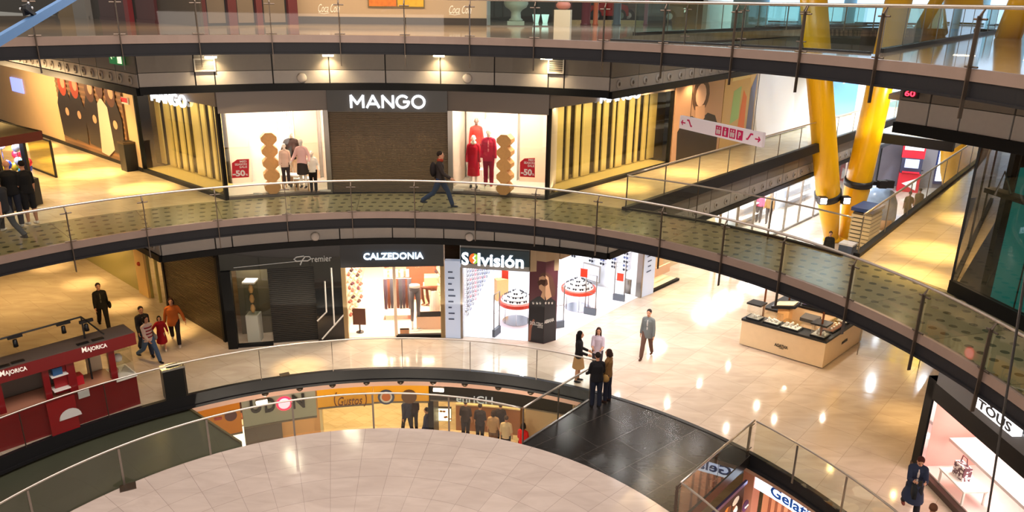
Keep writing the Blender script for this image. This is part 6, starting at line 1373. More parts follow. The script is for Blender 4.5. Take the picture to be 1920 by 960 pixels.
# ---- dark corner shop on the right of the gallery with a turquoise screen
B0 = bs0; B1 = v3(P(1925, 622, ZC), 0); B1 = B0+(B1-B0)*1.6; bd2 = (B1-B0).normalized(); nb = Vector((-bd2.y, bd2.x, 0)); nb = nb if nb.x > 0 else -nb; ZT = 8.66
t = thing('dark_corner_shop', 'dark glazed corner shop on the right gallery with a turquoise lit screen', 'shop front', v3(B0, ZC))
zq = lambda p, z: v3(p, z)
for i in range(3):
    a_, c_ = lerp(bs0, bs1+bsd*2, i/3), lerp(bs0, bs1+bsd*2, (i+1)/3); b = MB(); b.add([v3(a_, ZC+.1), v3(c_, ZC+.1), v3(c_, ZT), v3(a_, ZT)], [(0, 1, 2, 3)]); b.build('side_glass', glass('amber_glass', (150, 140, 96), 1.6), t)
    MB().box(v3(a_, (ZC+ZT)/2), (.05, .05, ZT-ZC), math.atan2(bsd.y, bsd.x)).build('mullion', M_gap, t)
MB().wall(bs0, bs1+bsd*2, ZC, ZC+.1, .1).build('side_sill', M_gap, t)
b = MB(); b.wall(bs0+nb*.0, bs0+bd2*.5, ZC, ZT, .1); 
b = MB(); b.add([v3(B0, ZC+.3), v3(B1, ZC+.3), v3(B1, ZT), v3(B0, ZT)], [(0, 1, 2, 3)]); b.build('front_glass', glass('smoke_glass', (120, 120, 120), 1.3), t)
MB().wall(B0, B1, ZC, ZC+.3, .12).build('front_sill', M_darkbase, t); MB().prism([bs0+bsd*.1+Vector((.1, 0, 0)), bs1+bsd*2+Vector((.4, -.2, 0)), B1+nb*6, B1+nb*.1], ZC, ZC+.03).build('inner_floor', mat('ink_floor', (14, 14, 15), .3), t)
MB().wall(bs0+bsd*.9+nb*.0+Vector((.5, -.3, 0)), bs1+bsd*2+Vector((.9, -.5, 0)), ZC, ZT, .1).build('inner_wall', mat('near_black', (16, 18, 18), .3), t)
MB().wall(bs0+bsd*3+Vector((.5, -.3, 0)), B1+nb*4, ZC, ZT, .1).build('inner_back', MATS['near_black'], t)
sc0, sc1 = V(1860, 556, B0+nb*.6, B1+nb*.6), V(1935, 590, B0+nb*.6, B1+nb*.6); zs1 = V(1893, 308, B0+nb*.6, B1+nb*.6).z
MB().wall(v3(sc0, 0), v3(sc1+(sc1-sc0)*1.0, 0), sc0.z, zs1, .08).build('turquoise_screen', mat('turquoise', (16, 140, 128), .3, emit=.32), t)
m_l = MB(); pp = lerp(v3(sc0, 0), v3(sc1, 0), .62)-nb*.06; MB().box(v3(pp, (sc0.z+zs1)/2), (.02, .02, zs1-sc0.z)).build('screen_seam', M_gap, t)
p = v3(lerp(sc0, sc1, .22), ZC+2.4)-nb*.3; c = thing('hanging_bracket', 'dark metal bracket with a lamp before the turquoise screen', 'bracket', p)
MB().box(p, (1.2, .3, .1), math.atan2(bd2.y, bd2.x)).build('arm', M_gap, c); MB().tube([p+Vector((-.3, .1, 0)), p+Vector((-.2, .1, .5)), p+Vector((0, .05, 0))], .025, 6).build('frame', M_steel, c); MB().tube([p, v3(p, 8.8)], .012, 6).build('hanger', M_gap, c)
# thin cables hanging in the atrium on the right
for lab, x0, y0, x1, y1, D in (('thin black cable hanging before the pink jewellery window', 1888, 735, 1850, 975, 9.0),):
    a_ = EYE+ray(x0, y0).normalized()*D; c_ = EYE+ray(x1, y1).normalized()*(D+2.2); up_ = a_+(a_-c_)*.8; tag(MB().tube([up_, a_, c_, c_+(c_-a_)*(c_.z/(a_.z-c_.z))], .012, 6).build('cable', M_blk), lab, 'cable')
# tiled wall return and led display on the upper right
p = cyl(1709, 175, 13.86); a = radians(ang(p)); t = thing('led_display', 'small red glowing number display on the dark bulkhead at the upper right', 'display', p)
MB().box(p, (.08, .34, .2), a).build('case', M_blk, t); d_ = Vector((sin(a), -cos(a), 0))
letters('lettering', '60', p-d_*.12-Vector((cos(a), sin(a), 0))*.05+Vector((0, 0, -.06)), p+d_*.12-Vector((cos(a), sin(a), 0))*.05+Vector((0, 0, -.06)), .12, mat('led_red', (255, 40, 60), emit=4.), t, .01, -Vector((cos(a), sin(a), 0)), .01, gap=.0)
# ---------------------------------------------------------------- lowest level seen through the void
RL = 14.4
def la(x, y=770, R=RL): return ang(cyl(x, y, R))
def sign_board(label, x0, x1, y0, y1, zb, m, R=RL, name='fascia_sign'):
    a0, a1 = la(x0, y0), la(x1, y1); t = thing(name, label, 'sign', pl((a0+a1)/2, R, zb))
    MB().sector(min(a0, a1), max(a0, a1), R, R+.14, zb, -1.2, 8).build('board', m, t)
    MB().sector(min(a0, a1), max(a0, a1), R-.03, R+.0, zb-.03, zb+.03, 8).build('lower_edge', M_steel, t); return t
def on_ring(s, x0, x1, y, t, m, h, R=RL, bold=0., shear=0., thick=.03):
    p, q = cyl(x0, y, R-.03), cyl(x1, y, R-.03); q.z = p.z; n_ = Vector((CX-p.x, CY-p.y, 0)).normalized(); return letters('lettering', s, p, q, h, m, t, thick, n_, bold, shear, gap=.03)
M_sgrey = mat('board_grey', (166, 164, 146), .45); M_syel = mat('board_yellow', (232, 160, 24), .45, emit=.12); M_sor = mat('board_orange', (206, 122, 20), .45, emit=.1)
def disc_on(x, y, r_, m, t, nm, R=RL, k=0.):
    p = cyl(x, y, R-.04-k); n_ = Vector((CX-p.x, CY-p.y, 0)).normalized(); u = Vector((-n_.y, n_.x, 0)); b = MB(); pts = [p+u*(r_*cos(2*pi*i/20))+Vector((0, 0, r_*sin(2*pi*i/20))) for i in range(20)]
    b.add(pts+[q-n_*.03 for q in pts], [tuple(range(20)), tuple(range(39, 19, -1))]+[(i, 20+i, 20+(i+1) % 20, (i+1) % 20) for i in range(20)]); return b.build(nm, m, t)
t = sign_board('orange shop sign at the left end of the lower level', 372, 453, 780, 790, -3.0, M_sor)
disc_on(433, 780, .2, mat('sign_plum', (96, 50, 44), .5), t, 'round_emblem'); p_, q_ = cyl(402, 786, RL-.04), cyl(416, 784, RL-.04); MB().tube([p_, q_], .05, 6).build('red_mark', mat('sign_red', (190, 56, 30), .5), t)
t = sign_board('grey noodle shop sign with dark letters and a glowing red disc on the lower level', 455, 593, 775, 760, -2.86, M_sgrey)
m = mat('letter_dark', (44, 42, 40), .4)
for c, x0, x1, y in (('U', 470, 491, 773), ('D', 497, 517, 771), ('N', 549, 572, 764)): on_ring(c, x0, x1, y, t, m, .5, bold=.03, thick=.06)
disc_on(533, 757, .27, mat('red_glow_ring', (255, 40, 70), emit=1.6), t, 'glow_ring'); disc_on(533, 757, .2, mat('red_glow', (255, 120, 130), emit=3.), t, 'glow_disc', k=.02)
t = sign_board('yellow sign with script lettering on the lower level', 596, 700, 760, 755, -2.55, M_syel)
on_ring('Gustos', 634, 680, 760, t, mat('sign_ochre', (120, 62, 20), .5), .34, shear=.3)
for sx in (-1, 1):
    pts = [cyl(657+sx*(24+6*cos(a)), 749+13*sin(a), RL-.05) for a in [(-pi/2.4)+i*pi/1.2/8 for i in range(9)]]; MB().tube(pts, .02, 6).build('bracket_flourish', MATS['sign_ochre'], t)
t = sign_board('yellow sign with two round emblems on the lower level', 701, 804, 755, 760, -2.5, M_syel)
disc_on(724, 745, .3, mat('emblem_blue', (70, 80, 110), .5), t, 'round_emblem'); disc_on(724, 745, .22, mat('emblem_white', (226, 220, 210), .5), t, 'emblem_ring', k=.02); disc_on(724, 745, .16, mat('emblem_orange', (216, 110, 40), .5), t, 'emblem_centre', k=.04)
disc_on(767, 744, .28, mat('emblem_brown', (104, 70, 44), .5), t, 'round_emblem')
t = sign_board('dark bakery sign with thin grey lettering on the lower level', 807, 1070, 760, 800, -2.42, mat('board_black', (38, 33, 28), .4))
on_ring('enriCH', 856, 924, 752, t, mat('thin_grey', (150, 150, 146), .4, emit=.8), .3)
# walls behind
def lower_wall(label_or_struct, x0, x1, R, z1, m, n=None):
    a0, a1 = la(x0, 780, R), la(x1, 780, R); b = MB(); b.sector(min(a0, a1), max(a0, a1), R, R+.1, ZA, z1, 6); return struct(b.build('wall_back', m))
lower_wall('', 455, 527, 15.0, -1.3, mat('lower_grey', (112, 104, 98), .35, .3)); lower_wall('', 527, 601, 15.6, -1.3, mat('lower_tan', (206, 156, 104), .5))
lower_wall('', 372, 455, 17.5, -1.3, mat('lower_dark', (70, 40, 34), .6)); lower_wall('', 600, 806, 24, -1.3, mat('lower_cream', (226, 206, 160), .5)); lower_wall('', 806, 1000, 19.5, -1.3, mat('lower_wood', (150, 96, 56), .5)); lower_wall('', 985, 1075, 15.5, -1.3, mat('lower_beige', (196, 170, 132), .5))
a = la(602, 780, 15.); b = MB(); b.wall(pl(a, 15), pl(a, 24), ZA, -1.3, .1); struct(b.build('wall_side', mat('lower_cream', (226, 206, 160))))
a = la(808, 780, 14.6); b = MB(); b.wall(pl(a, 14.6), pl(a, 16.2), ZA, -1.3, .2); struct(b.build('wall_side', M_darkbase))
for k, x in enumerate((512, 549, 575)): s_ = cyl(x, 770, 14.9); spot(s_.x, s_.y, -1.5, 60, WARMW, 70, .7)
# lit displays
def lit_case(label, x, y, R, w, h, zc, ncol, name='lit_menu_board'):
    p = cyl(x, y, R); a = ang(p); rz = radians(a)+pi/2; p = pl(a, R, p.z); t = thing(name, label, 'menu board', p)
    MB().box(p, (w, .12, h), rz).build('case', M_blk, t); n_ = Vector((CX-p.x, CY-p.y, 0)).normalized(); MB().box(p+n_*.065, (w*.94, .02, h*.9), rz).build('lit_face', mat('menu_glow', (255, 236, 190), emit=3.), t)
    u = Vector((cos(rz), sin(rz), 0))
    for i in range(ncol): MB().ell(p+n_*.085+u*((random.random()-.5)*w*.8)+Vector((0, 0, (random.random()-.5)*h*.6)), (.07, .012, .05), 8, Matrix.Rotation(rz, 3, 'Z')).build('food_picture', mat('food_brown', (150, 84, 36), .6), t)
lit_case('small lit menu board with pictures at the left of the bakery', 832, 776, 16.5, .62, .6, -2.75, 6)
lit_case('wide bright lit menu board over the bakery counter', 895, 776, 16.8, 1.7, .55, -2.8, 3)
def counter(label, x0, x1, R, h, m, top):
    a0, a1 = la(x0, 800, R), la(x1, 800, R); t = thing('counter', label, 'counter', pl((a0+a1)/2, R, ZA)); MB().sector(min(a0, a1), max(a0, a1), R, R+.7, ZA, ZA+h, 6).build('front', m, t); MB().sector(min(a0, a1), max(a0, a1), R-.03, R+.75, ZA+h, ZA+h+.06, 6).build('top', top, t)
    return t
counter('bakery counter behind the queue on the lower level', 855, 975, 16.6, 1.15, MATS['lower_wood'], M_cream)
t = counter('white lit food counter at the left end of the lower level', 395, 466, 15.2, cyl(440, 802, 15.2).z-ZA, mat('food_white', (255, 240, 220), emit=1.2), M_white)
for i in range(7):
    p = pl(la(402+i*9, 800, 15.5), 15.5+random.random()*.3, cyl(440, 802, 15.2).z+.07); tag(MB().lathe([(.16, 0), (.19, .05), (.1, .12), (.02, .14)], p, 12).build('food_tray', mat('food_red', (200, 70, 40), .5) if i % 2 else MATS['food_brown'], None, True), 'dish of red and brown food on the white lit counter of the lower level', 'food', 'dishes on the lower food counter')
area(pl(la(895, 776, 15.6), 15.6, -1.4), 4, 1, 150, WARM, 0); area(pl(la(700, 760, 18), 18, -1.2), 4, 3, 220, WARM, 0); area(pl(la(430, 790, 15.2), 15.2, -1.4), 2, 1, 60, WARM, 0)
# people below
def lowp(lab, x, R, fc, H, **k):
    a = la(x, 800, R); figure(lab, pl(a, R, ZA), fc, H, **k)
lowp('person in a navy top and dark trousers under the yellow sign on the lower level', 764, 16.2, 120, 1.76, pose='walk', top=(52, 60, 84), bottom=(40, 40, 48))
lowp('person in black close behind the one under the yellow sign on the lower level', 776, 16.5, 110, 1.7, pose='stand', top=(46, 30, 30), bottom=(36, 30, 32))
for lab, x, R, tp, bt, hr, hk in (('person in black at the left of the bakery queue', 873, 15.9, (50, 42, 44), (40, 36, 40), (40, 30, 24), 'short'), ('person in a dark top and trousers second in the bakery queue', 900, 15.7, (48, 44, 52), (36, 34, 40), (40, 28, 22), 'short'), ('person in a patterned beige top with dark hair in the bakery queue', 925, 15.3, (176, 140, 106), (110, 80, 60), (50, 36, 28), 'bob'), ('person in a black top behind the pale shirted one in the bakery queue', 938, 15.9, (40, 34, 36), (40, 34, 36), (30, 24, 20), 'short'), ('person in a pale shirt with a shoulder strap at the right of the bakery queue', 949, 15.0, (206, 182, 150), (46, 42, 44), (60, 44, 32), 'short')):
    lowp(lab, x, R, 80, 1.74, top=tp, sleeve=1.1, bottom=bt, hair=hr, hair_kind=hk)
lowp('person in a bright red top at the right end of the lower level', 981, 14.7, 60, 1.72, top=(196, 30, 28), bottom=(60, 40, 40), hair_kind='bob', arms=((6, 8, 40), (4, 8, 30)))
lowp('person in dark clothes seen at the left edge of the bakery opening', 801, 15.3, 160, 1.7, top=(50, 56, 84), bottom=(40, 40, 50))
# spotlights on the rosy band and two lit lamps
def cup(label, x, y):
    p = cyl(x, y, RB+.1); p = pl(ang(p), RB+.06, -.52); t = thing('cup_spotlight', label, 'lamp', p, 'cup spotlights along the lower edge'); MB().lathe([(.02, .06), (.1, .05), (.11, .0), (.05, -.07), (.01, -.07)], p, 14).build('cup', M_post, t, True); MB().lathe([(.045, -.072), (.002, -.075)], p, 10).build('lens', M_gap, t); return t
lab = ['1st', '2nd', '3rd', '4th', '5th', '6th', '7th', '8th', '9th']
for k, x in enumerate((496, 562, 624, 688, 752, 813, 872, 935, 996)): cup('small cup spotlight under the curved hall edge, %s from the left of nine' % lab[k], x, 728)
for lab_, x, y in (('lit white lamp over the noodle shop sign', 490, 750), ('lit white lamp over the bakery sign', 823, 727)):
    p = cyl(x, y, RB+.28); t = thing('lit_lamp', lab_, 'lamp', p); M = Matrix.Rotation(radians(ang(p))+pi/2, 3, 'Z'); MB().box(p, (.36, .2, .1), M=M).build('housing', M_steel, t); MB().box(p+Vector((0, 0, -.03))-Vector((p.x-CX, p.y-CY, 0)).normalized()*.1, (.34, .06, .1), M=M).build('glow_tube', mat('tube_glow', (255, 240, 220), emit=14.), t)
# ---- ice cream shop below the right void
RG = 12.45
ga0, ga1 = ang(cyl(1418, 887, RG)), ang(cyl(1419, 887, RG))-22
zg1, zg0 = cyl(1418, 887, RG).z, cyl(1419, 917, RG).z
t = thing('ice_cream_sign', 'white lit sign with blue lettering on the ice cream shop below the right railing', 'sign', pl(ga0-6, RG, zg0))
MB().sector(ga1, ga0, RG, RG+.18, zg0, zg1, 16).build('light_box', mat('sign_lit', (225, 238, 255), emit=1.7), t)
p, q = cyl(1446, 925, RG-.02), cyl(1518, 966, RG-.02); q.z = p.z; n_ = Vector((CX-p.x, CY-p.y, 0)).normalized()
letters('lettering', 'Gelati', p, q, (zg1-zg0)*.62, mat('letter_blue', (24, 90, 190), .4), t, .015, n_, .02, gap=.04)
MB().sector(ga1, ga0, RG+.1, RG+.2, zg1, -.36, 16).build('upper_panel', M_darkbase, t)
b = MB(); b.sector(ga1, ga0, RG+.5, RG+.6, ZA, zg0, 12); struct(b.build('wall_back', mat('ice_peach', (240, 160, 116), .5)))
for k in range(8): a = ga0-1.2-k*.9; tag(MB().box(pl(a, RG+.44, zg0-.9), (.04, .06, 1.6), radians(a)).build('wall_batten', mat('batten_brown', (150, 84, 56), .5)), 'brown upright batten on the peach wall under the ice cream sign', 'batten', 'battens under the ice cream sign')
tag(MB().sector(ga0, ga0+1.6, RG-.05, RG+.3, ZA, zg1, 3).build('bronze_pillar', mat('pillar_rose', (196, 130, 106), .4)), 'rosy pillar at the left end of the ice cream sign', 'pillar')
area(pl(ga0-7, RG-.3, zg0-.05), 3, .4, 60, (.9, .95, 1), 0)
# photo panel below the bridge end
gd = (g0-g1).normalized(); gn = Vector((gd.y, -gd.x, 0)); gn = gn if gn.dot(EYE-g1) > 0 else -gn
e0_ = v3(P(1403, 868, 0), 0)
t = thing('food_photo_panel', 'dark wall panel with a large ice cream photograph below the end of the bridge', 'poster', g1+gd*2)
w0, w1 = g1+gd*.15-gn*0, g1+gd*4.4
MB().wall(w0, w1, -3.2, -.72, .06).build('panel', mat('panel_choc', (56, 36, 26), .5), t); MB().wall(w0+gn*.06, w1+gn*.06, -.72, -.62, .06).build('top_rail', mat('violet_rail', (110, 100, 150), .3, .6), t)
for i in range(34):
    u = random.random(); v_ = random.random(); c = [(240, 220, 180), (206, 130, 50), (120, 70, 36), (246, 236, 216), (226, 160, 80)][i % 5]
    p = lerp(w0, w1, .06+u*.6)+Vector((0, 0, -.95-v_*1.6)); rz = math.atan2(gd.y, gd.x); MB().ell(p+gn*(.03+.003*(i % 5)), (.1+random.random()*.14, .012, .08+random.random()*.1), 10, Matrix.Rotation(rz, 3, 'Z')@Matrix.Rotation(random.random(), 3, 'Y')).build('photo_scoop', mat('scoop_%d' % (i % 5), c, .5), t)
c_ = V(1403, 925, w0+gn*.12, w1+gn*.12) if False else lerp(w0, w1, .02)+gn*.16+Vector((0, 0, -1.35))
tn_ = thing('no_entry_badge', 'round purple no entry badge beside the rosy pillar', 'sign', c_); rz = math.atan2(gd.y, gd.x); MB().lathe([(.17, 0), (.17, .02)], c_, 24, M=Matrix.Rotation(rz, 3, 'Z')@Matrix.Rotation(pi/2, 3, 'X')).build('badge', mat('badge_purple', (80, 40, 84), .4), tn_); MB().box(c_+gn*.025, (.2, .02, .04), rz).build('bar', M_white, tn_)
area(lerp(w0, w1, .4)+gn*1.0+Vector((0, 0, -.6)), 2, .4, 45, WARMW, 0)
b = MB(); b.sector(aL-.5, aR+.5, RS+.1, RB-.1, -.6, -.3, 12); struct(b.build('trim_51', M_darkbase))
# ---------------------------------------------------------------- topmost level
fT = lambda x, y: v3(P(x, y, ZD), 0)
W0, W1 = fT(556, 44), fT(912, 47.5); dT = (W1-W0).normalized(); nT = Vector((-dT.y, dT.x, 0))
b = MB(); b.wall(W0, W1, ZD, ZD+3.5, .12); struct(b.build('wall_far', mat('drink_wall', (186, 164, 142), .5)))
b = MB(); b.wall(W0-nT*.08, W1-nT*.08, ZD, ZD+.3, .06); struct(b.build('baseboard_far', mat('skirting', (52, 44, 40), .4)))
m = mat('script_white', (236, 226, 214), .5, emit=.25)
for k, (x0, x1, y) in enumerate(((597, 637, 22.5), (842, 884, 25))):
    p, q = V(x0, y, W0-nT*.07, W1-nT*.07), V(x1, y, W0-nT*.07, W1-nT*.07); q.z = p.z; t = thing('wall_lettering', 'white script drink lettering on the cream wall, %s of the framed picture' % ('left' if k == 0 else 'right'), 'sign', p)
    letters('script', 'Coca Cola', p, q, .34, m, t, .01, -nT, .0, shear=.45); b = MB(); d = q-p
    b.tube([p+d*.0+Vector((0, 0, -.03)), p+d*.25+Vector((0, 0, -.07)), p+d*.5+Vector((0, 0, -.03))], .012, 5); b.build('flourish', m, t)
x_, y_ = 690, 796
p, q = V(690, 14, W0, W1), V(796, 14, W0, W1); t = thing('framed_picture', 'wide framed picture with orange and yellow halves on the cream wall', 'picture', p)
MB().wall(v3(p, 0)-nT*.1, v3(q, 0)-nT*.1, p.z, ZD+2.6, .06).build('frame', mat('frame_olive', (110, 96, 60), .5), t)
mid_ = lerp(v3(p, 0), v3(q, 0), .5)-nT*.14
MB().wall(lerp(v3(p, 0), v3(q, 0), .02)-nT*.14, mid_, p.z+.06, ZD+2.54, .02).build('orange_half', mat('paint_orange', (216, 120, 40), .6, vary=.5, vscale=6), t); MB().wall(mid_+dT*.05, lerp(v3(p, 0), v3(q, 0), .98)-nT*.14, p.z+.06, ZD+2.54, .02).build('yellow_half', mat('paint_yellow', (220, 176, 50), .6, vary=.3, vscale=6), t)
# entrance with red posts
E0_, E1_ = fT(372, 49), fT(556, 46); dE = (E1_-E0_).normalized(); nE = Vector((-dE.y, dE.x, 0)); sE = lambda x: (v3(V(x, 30, E0_, E1_), 0)-E0_).dot(dE)
t = thing('entrance_front', 'dark entrance front with red posts and grey panels on the topmost level', 'entrance', E0_+Vector((0, 0, ZD)))
for x0, x1 in ((372, 384), (425, 441), (478, 489), (538, 555)): MB().wall(E0_+dE*sE(x0), E0_+dE*sE(x1), ZD, ZD+3, .3).build('red_post', mat('post_red', (84, 12, 20), .4), t)
for x0, x1 in ((384, 425), (441, 478), (489, 538)):
    MB().wall(E0_+dE*sE(x0)+nE*.05, E0_+dE*sE(x1)+nE*.05, ZD, ZD+3, .1).build('black_surround', M_gap, t); w = sE(x1)-sE(x0); MB().wall(E0_+dE*(sE(x0)+w*.1)-nE*.03, E0_+dE*(sE(x1)-w*.1)-nE*.03, ZD+.1, ZD+.98, .06).build('grey_panel', mat('entrance_grey', (104, 92, 82), .4), t)
    MB().wall(E0_+dE*(sE(x0)+w*.1)-nE*.03, E0_+dE*(sE(x1)-w*.1)-nE*.03, ZD+1.03, ZD+1.5, .08).build('lit_screen', mat('screen_green', (170, 230, 170), emit=1.2), t)
# left wall of the topmost level
Q0, Q1 = fT(380, 50), fT(60, 26); dQ2 = (Q1-Q0).normalized(); nQ2 = Vector((dQ2.y, -dQ2.x, 0)); nQ2 = nQ2 if nQ2.y > 0 else -nQ2; sQ = lambda x: (v3(V(x, 30, Q0, Q1), 0)-Q0).dot(dQ2)
b = MB(); b.wall(Q0, Q0+dQ2*40, ZD, ZD+3.5, .1, .0); struct(b.build('wall_left', mat('upper_dark', (66, 56, 46), .5)))
for nm, lab, x0, x1, m, ct in (('wall_panel', 'dark red wall panel nearest the entrance on the topmost level', 300, 265, mat('panel_maroon', (86, 18, 26), .4), 'panel'), ('wall_panel', 'dark red wall panel with small lights left of the other red one', 250, 196, MATS['panel_maroon'], 'panel'), ('pillar', 'pale grey pillar on the topmost level at the far left', 176, 152, mat('pillar_pale', (190, 184, 180), .5), 'pillar'), ('wall_panel', 'tan wall panel left of the pale pillar on the topmost level', 150, 118, mat('panel_tan', (186, 156, 112), .5), 'panel')):
    b = MB(); b.wall(Q0+dQ2*sQ(x0)-nQ2*.12, Q0+dQ2*sQ(x1)-nQ2*.12, ZD, ZD+2.8, .12 if nm != 'pillar' else .4); b.wall(Q0+dQ2*sQ(x0)-nQ2*.2, Q0+dQ2*sQ(x1)-nQ2*.2, ZD, ZD+.12, .06); tag(b.build(nm, m), lab, ct)
tag(MB().wall(Q0+dQ2*sQ(256)-nQ2*.2, Q0+dQ2*sQ(248)-nQ2*.2, ZD, ZD+2.8, .2).build('red_post', mat('post_bright_red', (160, 26, 34), .4)), 'bright red post between the dark red wall panels', 'post')
# show hall right of the cream wall
G0, G1 = fT(914, 49), fT(1062, 50)
t = thing('glazed_lobby', 'greenish glass lobby front right of the cream wall', 'glass front', G0+Vector((0, 0, ZD)))
for i in range(3):
    a_, c_ = lerp(G0, G1, i/3), lerp(G0, G1, (i+1)/3); b = MB(); b.add([v3(a_, ZD+.03), v3(c_, ZD+.03), v3(c_, ZD+3), v3(a_, ZD+3)], [(0, 1, 2, 3)]); b.build('glass_pane', M_gglass, t)
MB().wall(G0, G1, ZD, ZD+.04, .1).build('base_rail', M_steel, t)
b = MB(); b.wall(fT(914, 47)+Vector((0, 5, 0)), fT(1330, 40)+Vector((2, 2, 0)), ZD, ZD+3.5, .1); struct(b.build('wall_back', mat('lobby_dark', (64, 52, 46), .5)))
p = v3(P(967, 46, ZD), ZD); t = thing('stone_urn', 'ornate pale stone urn on a pedestal inside the glass lobby', 'urn', p)
MB().box(p+Vector((0, 0, .08)), (.8, .8, .16)).build('plinth', mat('stone_pale', (200, 196, 186), .6), t); MB().lathe([(.3, .16), (.34, .22), (.24, .3), (.22, .55), (.3, .66), (.5, .78), (.58, .95), (.56, 1.02), (.64, 1.1), (.62, 1.3), (.5, 1.35)], p, 24).build('urn_body', MATS['stone_pale'], t, True)
for lab, x in (('left of two small glowing white planters in the glass lobby', 1005), ('right of two small glowing white planters in the glass lobby', 1022)):
    p = v3(P(x, 43, ZD), ZD); t = thing('planter', lab, 'planter', p); MB().lathe([(.12, 0), (.2, .42), (.17, .42), (.16, .36)], p, 16).build('pot', mat('planter_glow', (220, 250, 240), emit=.7), t, True); MB().lathe([(.16, .37), (.01, .38)], p, 12).build('soil', M_gap, t)
p = v3(P(1055, 50, ZD), ZD); t = thing('display_plinth', 'beige display plinth with a rosy model in the glass lobby', 'plinth', p); MB().box(p+Vector((0, 0, .36)), (.72, .6, .72), -.2).build('base', mat('plinth_beige', (190, 176, 150), .5), t); MB().ell(p+Vector((0, 0, .9)), (.34, .22, .2), 14).build('model', mat('model_rose', (190, 110, 96), .5), t, True); MB().box(p+Vector((0, 0, 1.15)), (.7, .58, .85), -.2).build('glass_cover', M_glass, t)
def car(label, x, y, rz, m, L=3.9, H=1.5, name='car'):
    p = v3(P(x, y, ZD), ZD); t = thing(name, label, 'car', p); M = Matrix.Rotation(rz, 3, 'Z'); W = 1.55
    prof = [(-L/2, .32), (-L/2, .7), (-L*.46, .85), (-L*.2, .95), (-L*.1, H), (L*.22, H), (L*.32, .98), (L*.47, .88), (L/2, .68), (L/2, .32)]
    n = len(prof); b = MB(); vs = [p+M@Vector((a_, -W/2, z_)) for a_, z_ in prof]+[p+M@Vector((a_, W/2, z_)) for a_, z_ in prof]; b.add(vs, [tuple(range(n-1, -1, -1)), tuple(range(n, 2*n))]+[(i, (i+1) % n, n+(i+1) % n, n+i) for i in range(n)]); b.build('body', m, t)
    for sx in (-.3, .3):
        for sy in (-1, 1):
            c = p+M@Vector((sx*L, sy*W/2, .34)); Mw = M@Matrix.Rotation(pi/2, 3, 'X'); w_ = MB().lathe([(.2, -.09), (.34, -.08), (.35, 0), (.34, .08), (.2, .09)], c, 20, M=Mw).build('wheel', mat('tyre', (26, 24, 24), .6), t, True); MB().lathe([(.18, -.1), (.19, .1)], c, 16, M=Mw).build('hub', M_chrome, w_)
    for sy in (-.5, .5): MB().ell(p+M@Vector((-L/2, sy, .68)), (.06, .13, .13), 10, M).build('headlamp', mat('headlamp', (240, 236, 220), .2, emit=.6), t, True)
    b = MB(); b.box(p+M@Vector((L*.06, 0, H*.83)), (L*.3, W+.02, .34), M=M); b.build('side_window', M_bgl, t)
car('red car shown on the topmost level behind the green glass', 1128, 40, .35, mat('car_red', (186, 30, 28), .25, coat=.5), 2.6); car('brown car with a large wheel right of the red car on the topmost level', 1218, 41, 2.9, mat('car_brown', (92, 64, 56), .3, coat=.4)); car('dark car inside the glass lobby on the topmost level', 1020, 34, .2, mat('car_dark', (50, 54, 66), .25, coat=.5)); car('olive van right of the brown car on the topmost level', 1292, 33, 3.0, mat('car_olive', (120, 106, 54), .3), 4.4, 2.0)
for lab, x, m, w in (('dark red round post before the show cars', 1098, MATS['panel_maroon'], .22), ('orange post left of the red car', 1116, mat('post_orange', (176, 84, 40), .5), .12), ('grey blue post right of the red car', 1156, mat('post_slate', (70, 80, 92), .4), .18), ('rosy post right of the brown car', 1210, mat('post_rose', (150, 80, 96), .4), .1)):
    p = v3(P(x, 47, ZD), ZD); tag(MB().lathe([(w*1.2, 0), (w*1.2, .06), (w, .08), (w, 3)], p, 16).build('round_post', m, None, True), lab, 'post')
b = MB(); b.wall(fT(1320, 41), fT(1420, 38), ZD, ZD+3.5, .3); struct(b.build('wall_right', mat('upper_white', (220, 222, 218), .5)))
tag(MB().wall(fT(1070, 44), fT(1195, 44), ZD, ZD+.16, 1.2).build('show_platform', mat('platform_cream', (206, 180, 130), .5)), 'low cream platform edge under the show cars', 'platform')
# far daylight walls beyond the side void
f0_, f1_ = XB0+Vector((2, 12, 0)), XB1+(XB1-XB0)*2.2+Vector((6, 10, 0))
b = MB(); b.wall(f0_, f1_, ZC-.5, ZD+6, .2); struct(b.build('wall_far', mat('far_teal', (150, 178, 180), .4, vary=.25, vscale=.25)))
for i in range(9):
    a_ = lerp(f0_, f1_, .08+i*.1)-Vector((0, .4, 0)); b_ = lerp(f0_, f1_, .15+i*.1)-Vector((0, .4, 0))
    o = MB().wall(a_, b_, ZC+1, ZD+4.5, .06).build('window_%d' % (i+1), mat('day_window', (190, 220, 255), emit=1.1)); struct(o)
    b = MB()
    for k in range(9): b.wall(a_-Vector((0, .08, 0)), b_-Vector((0, .08, 0)), ZC+1.2+k*.95, ZC+1.32+k*.95, .06)
    b.build('glazing_bars', M_post, o)
line_rail('teal glass railing on the far cross bridge of the topmost level', XB0, XB1+(XB1-XB0)*.6, ZD, 8, gl=M_gglass, post='thin')
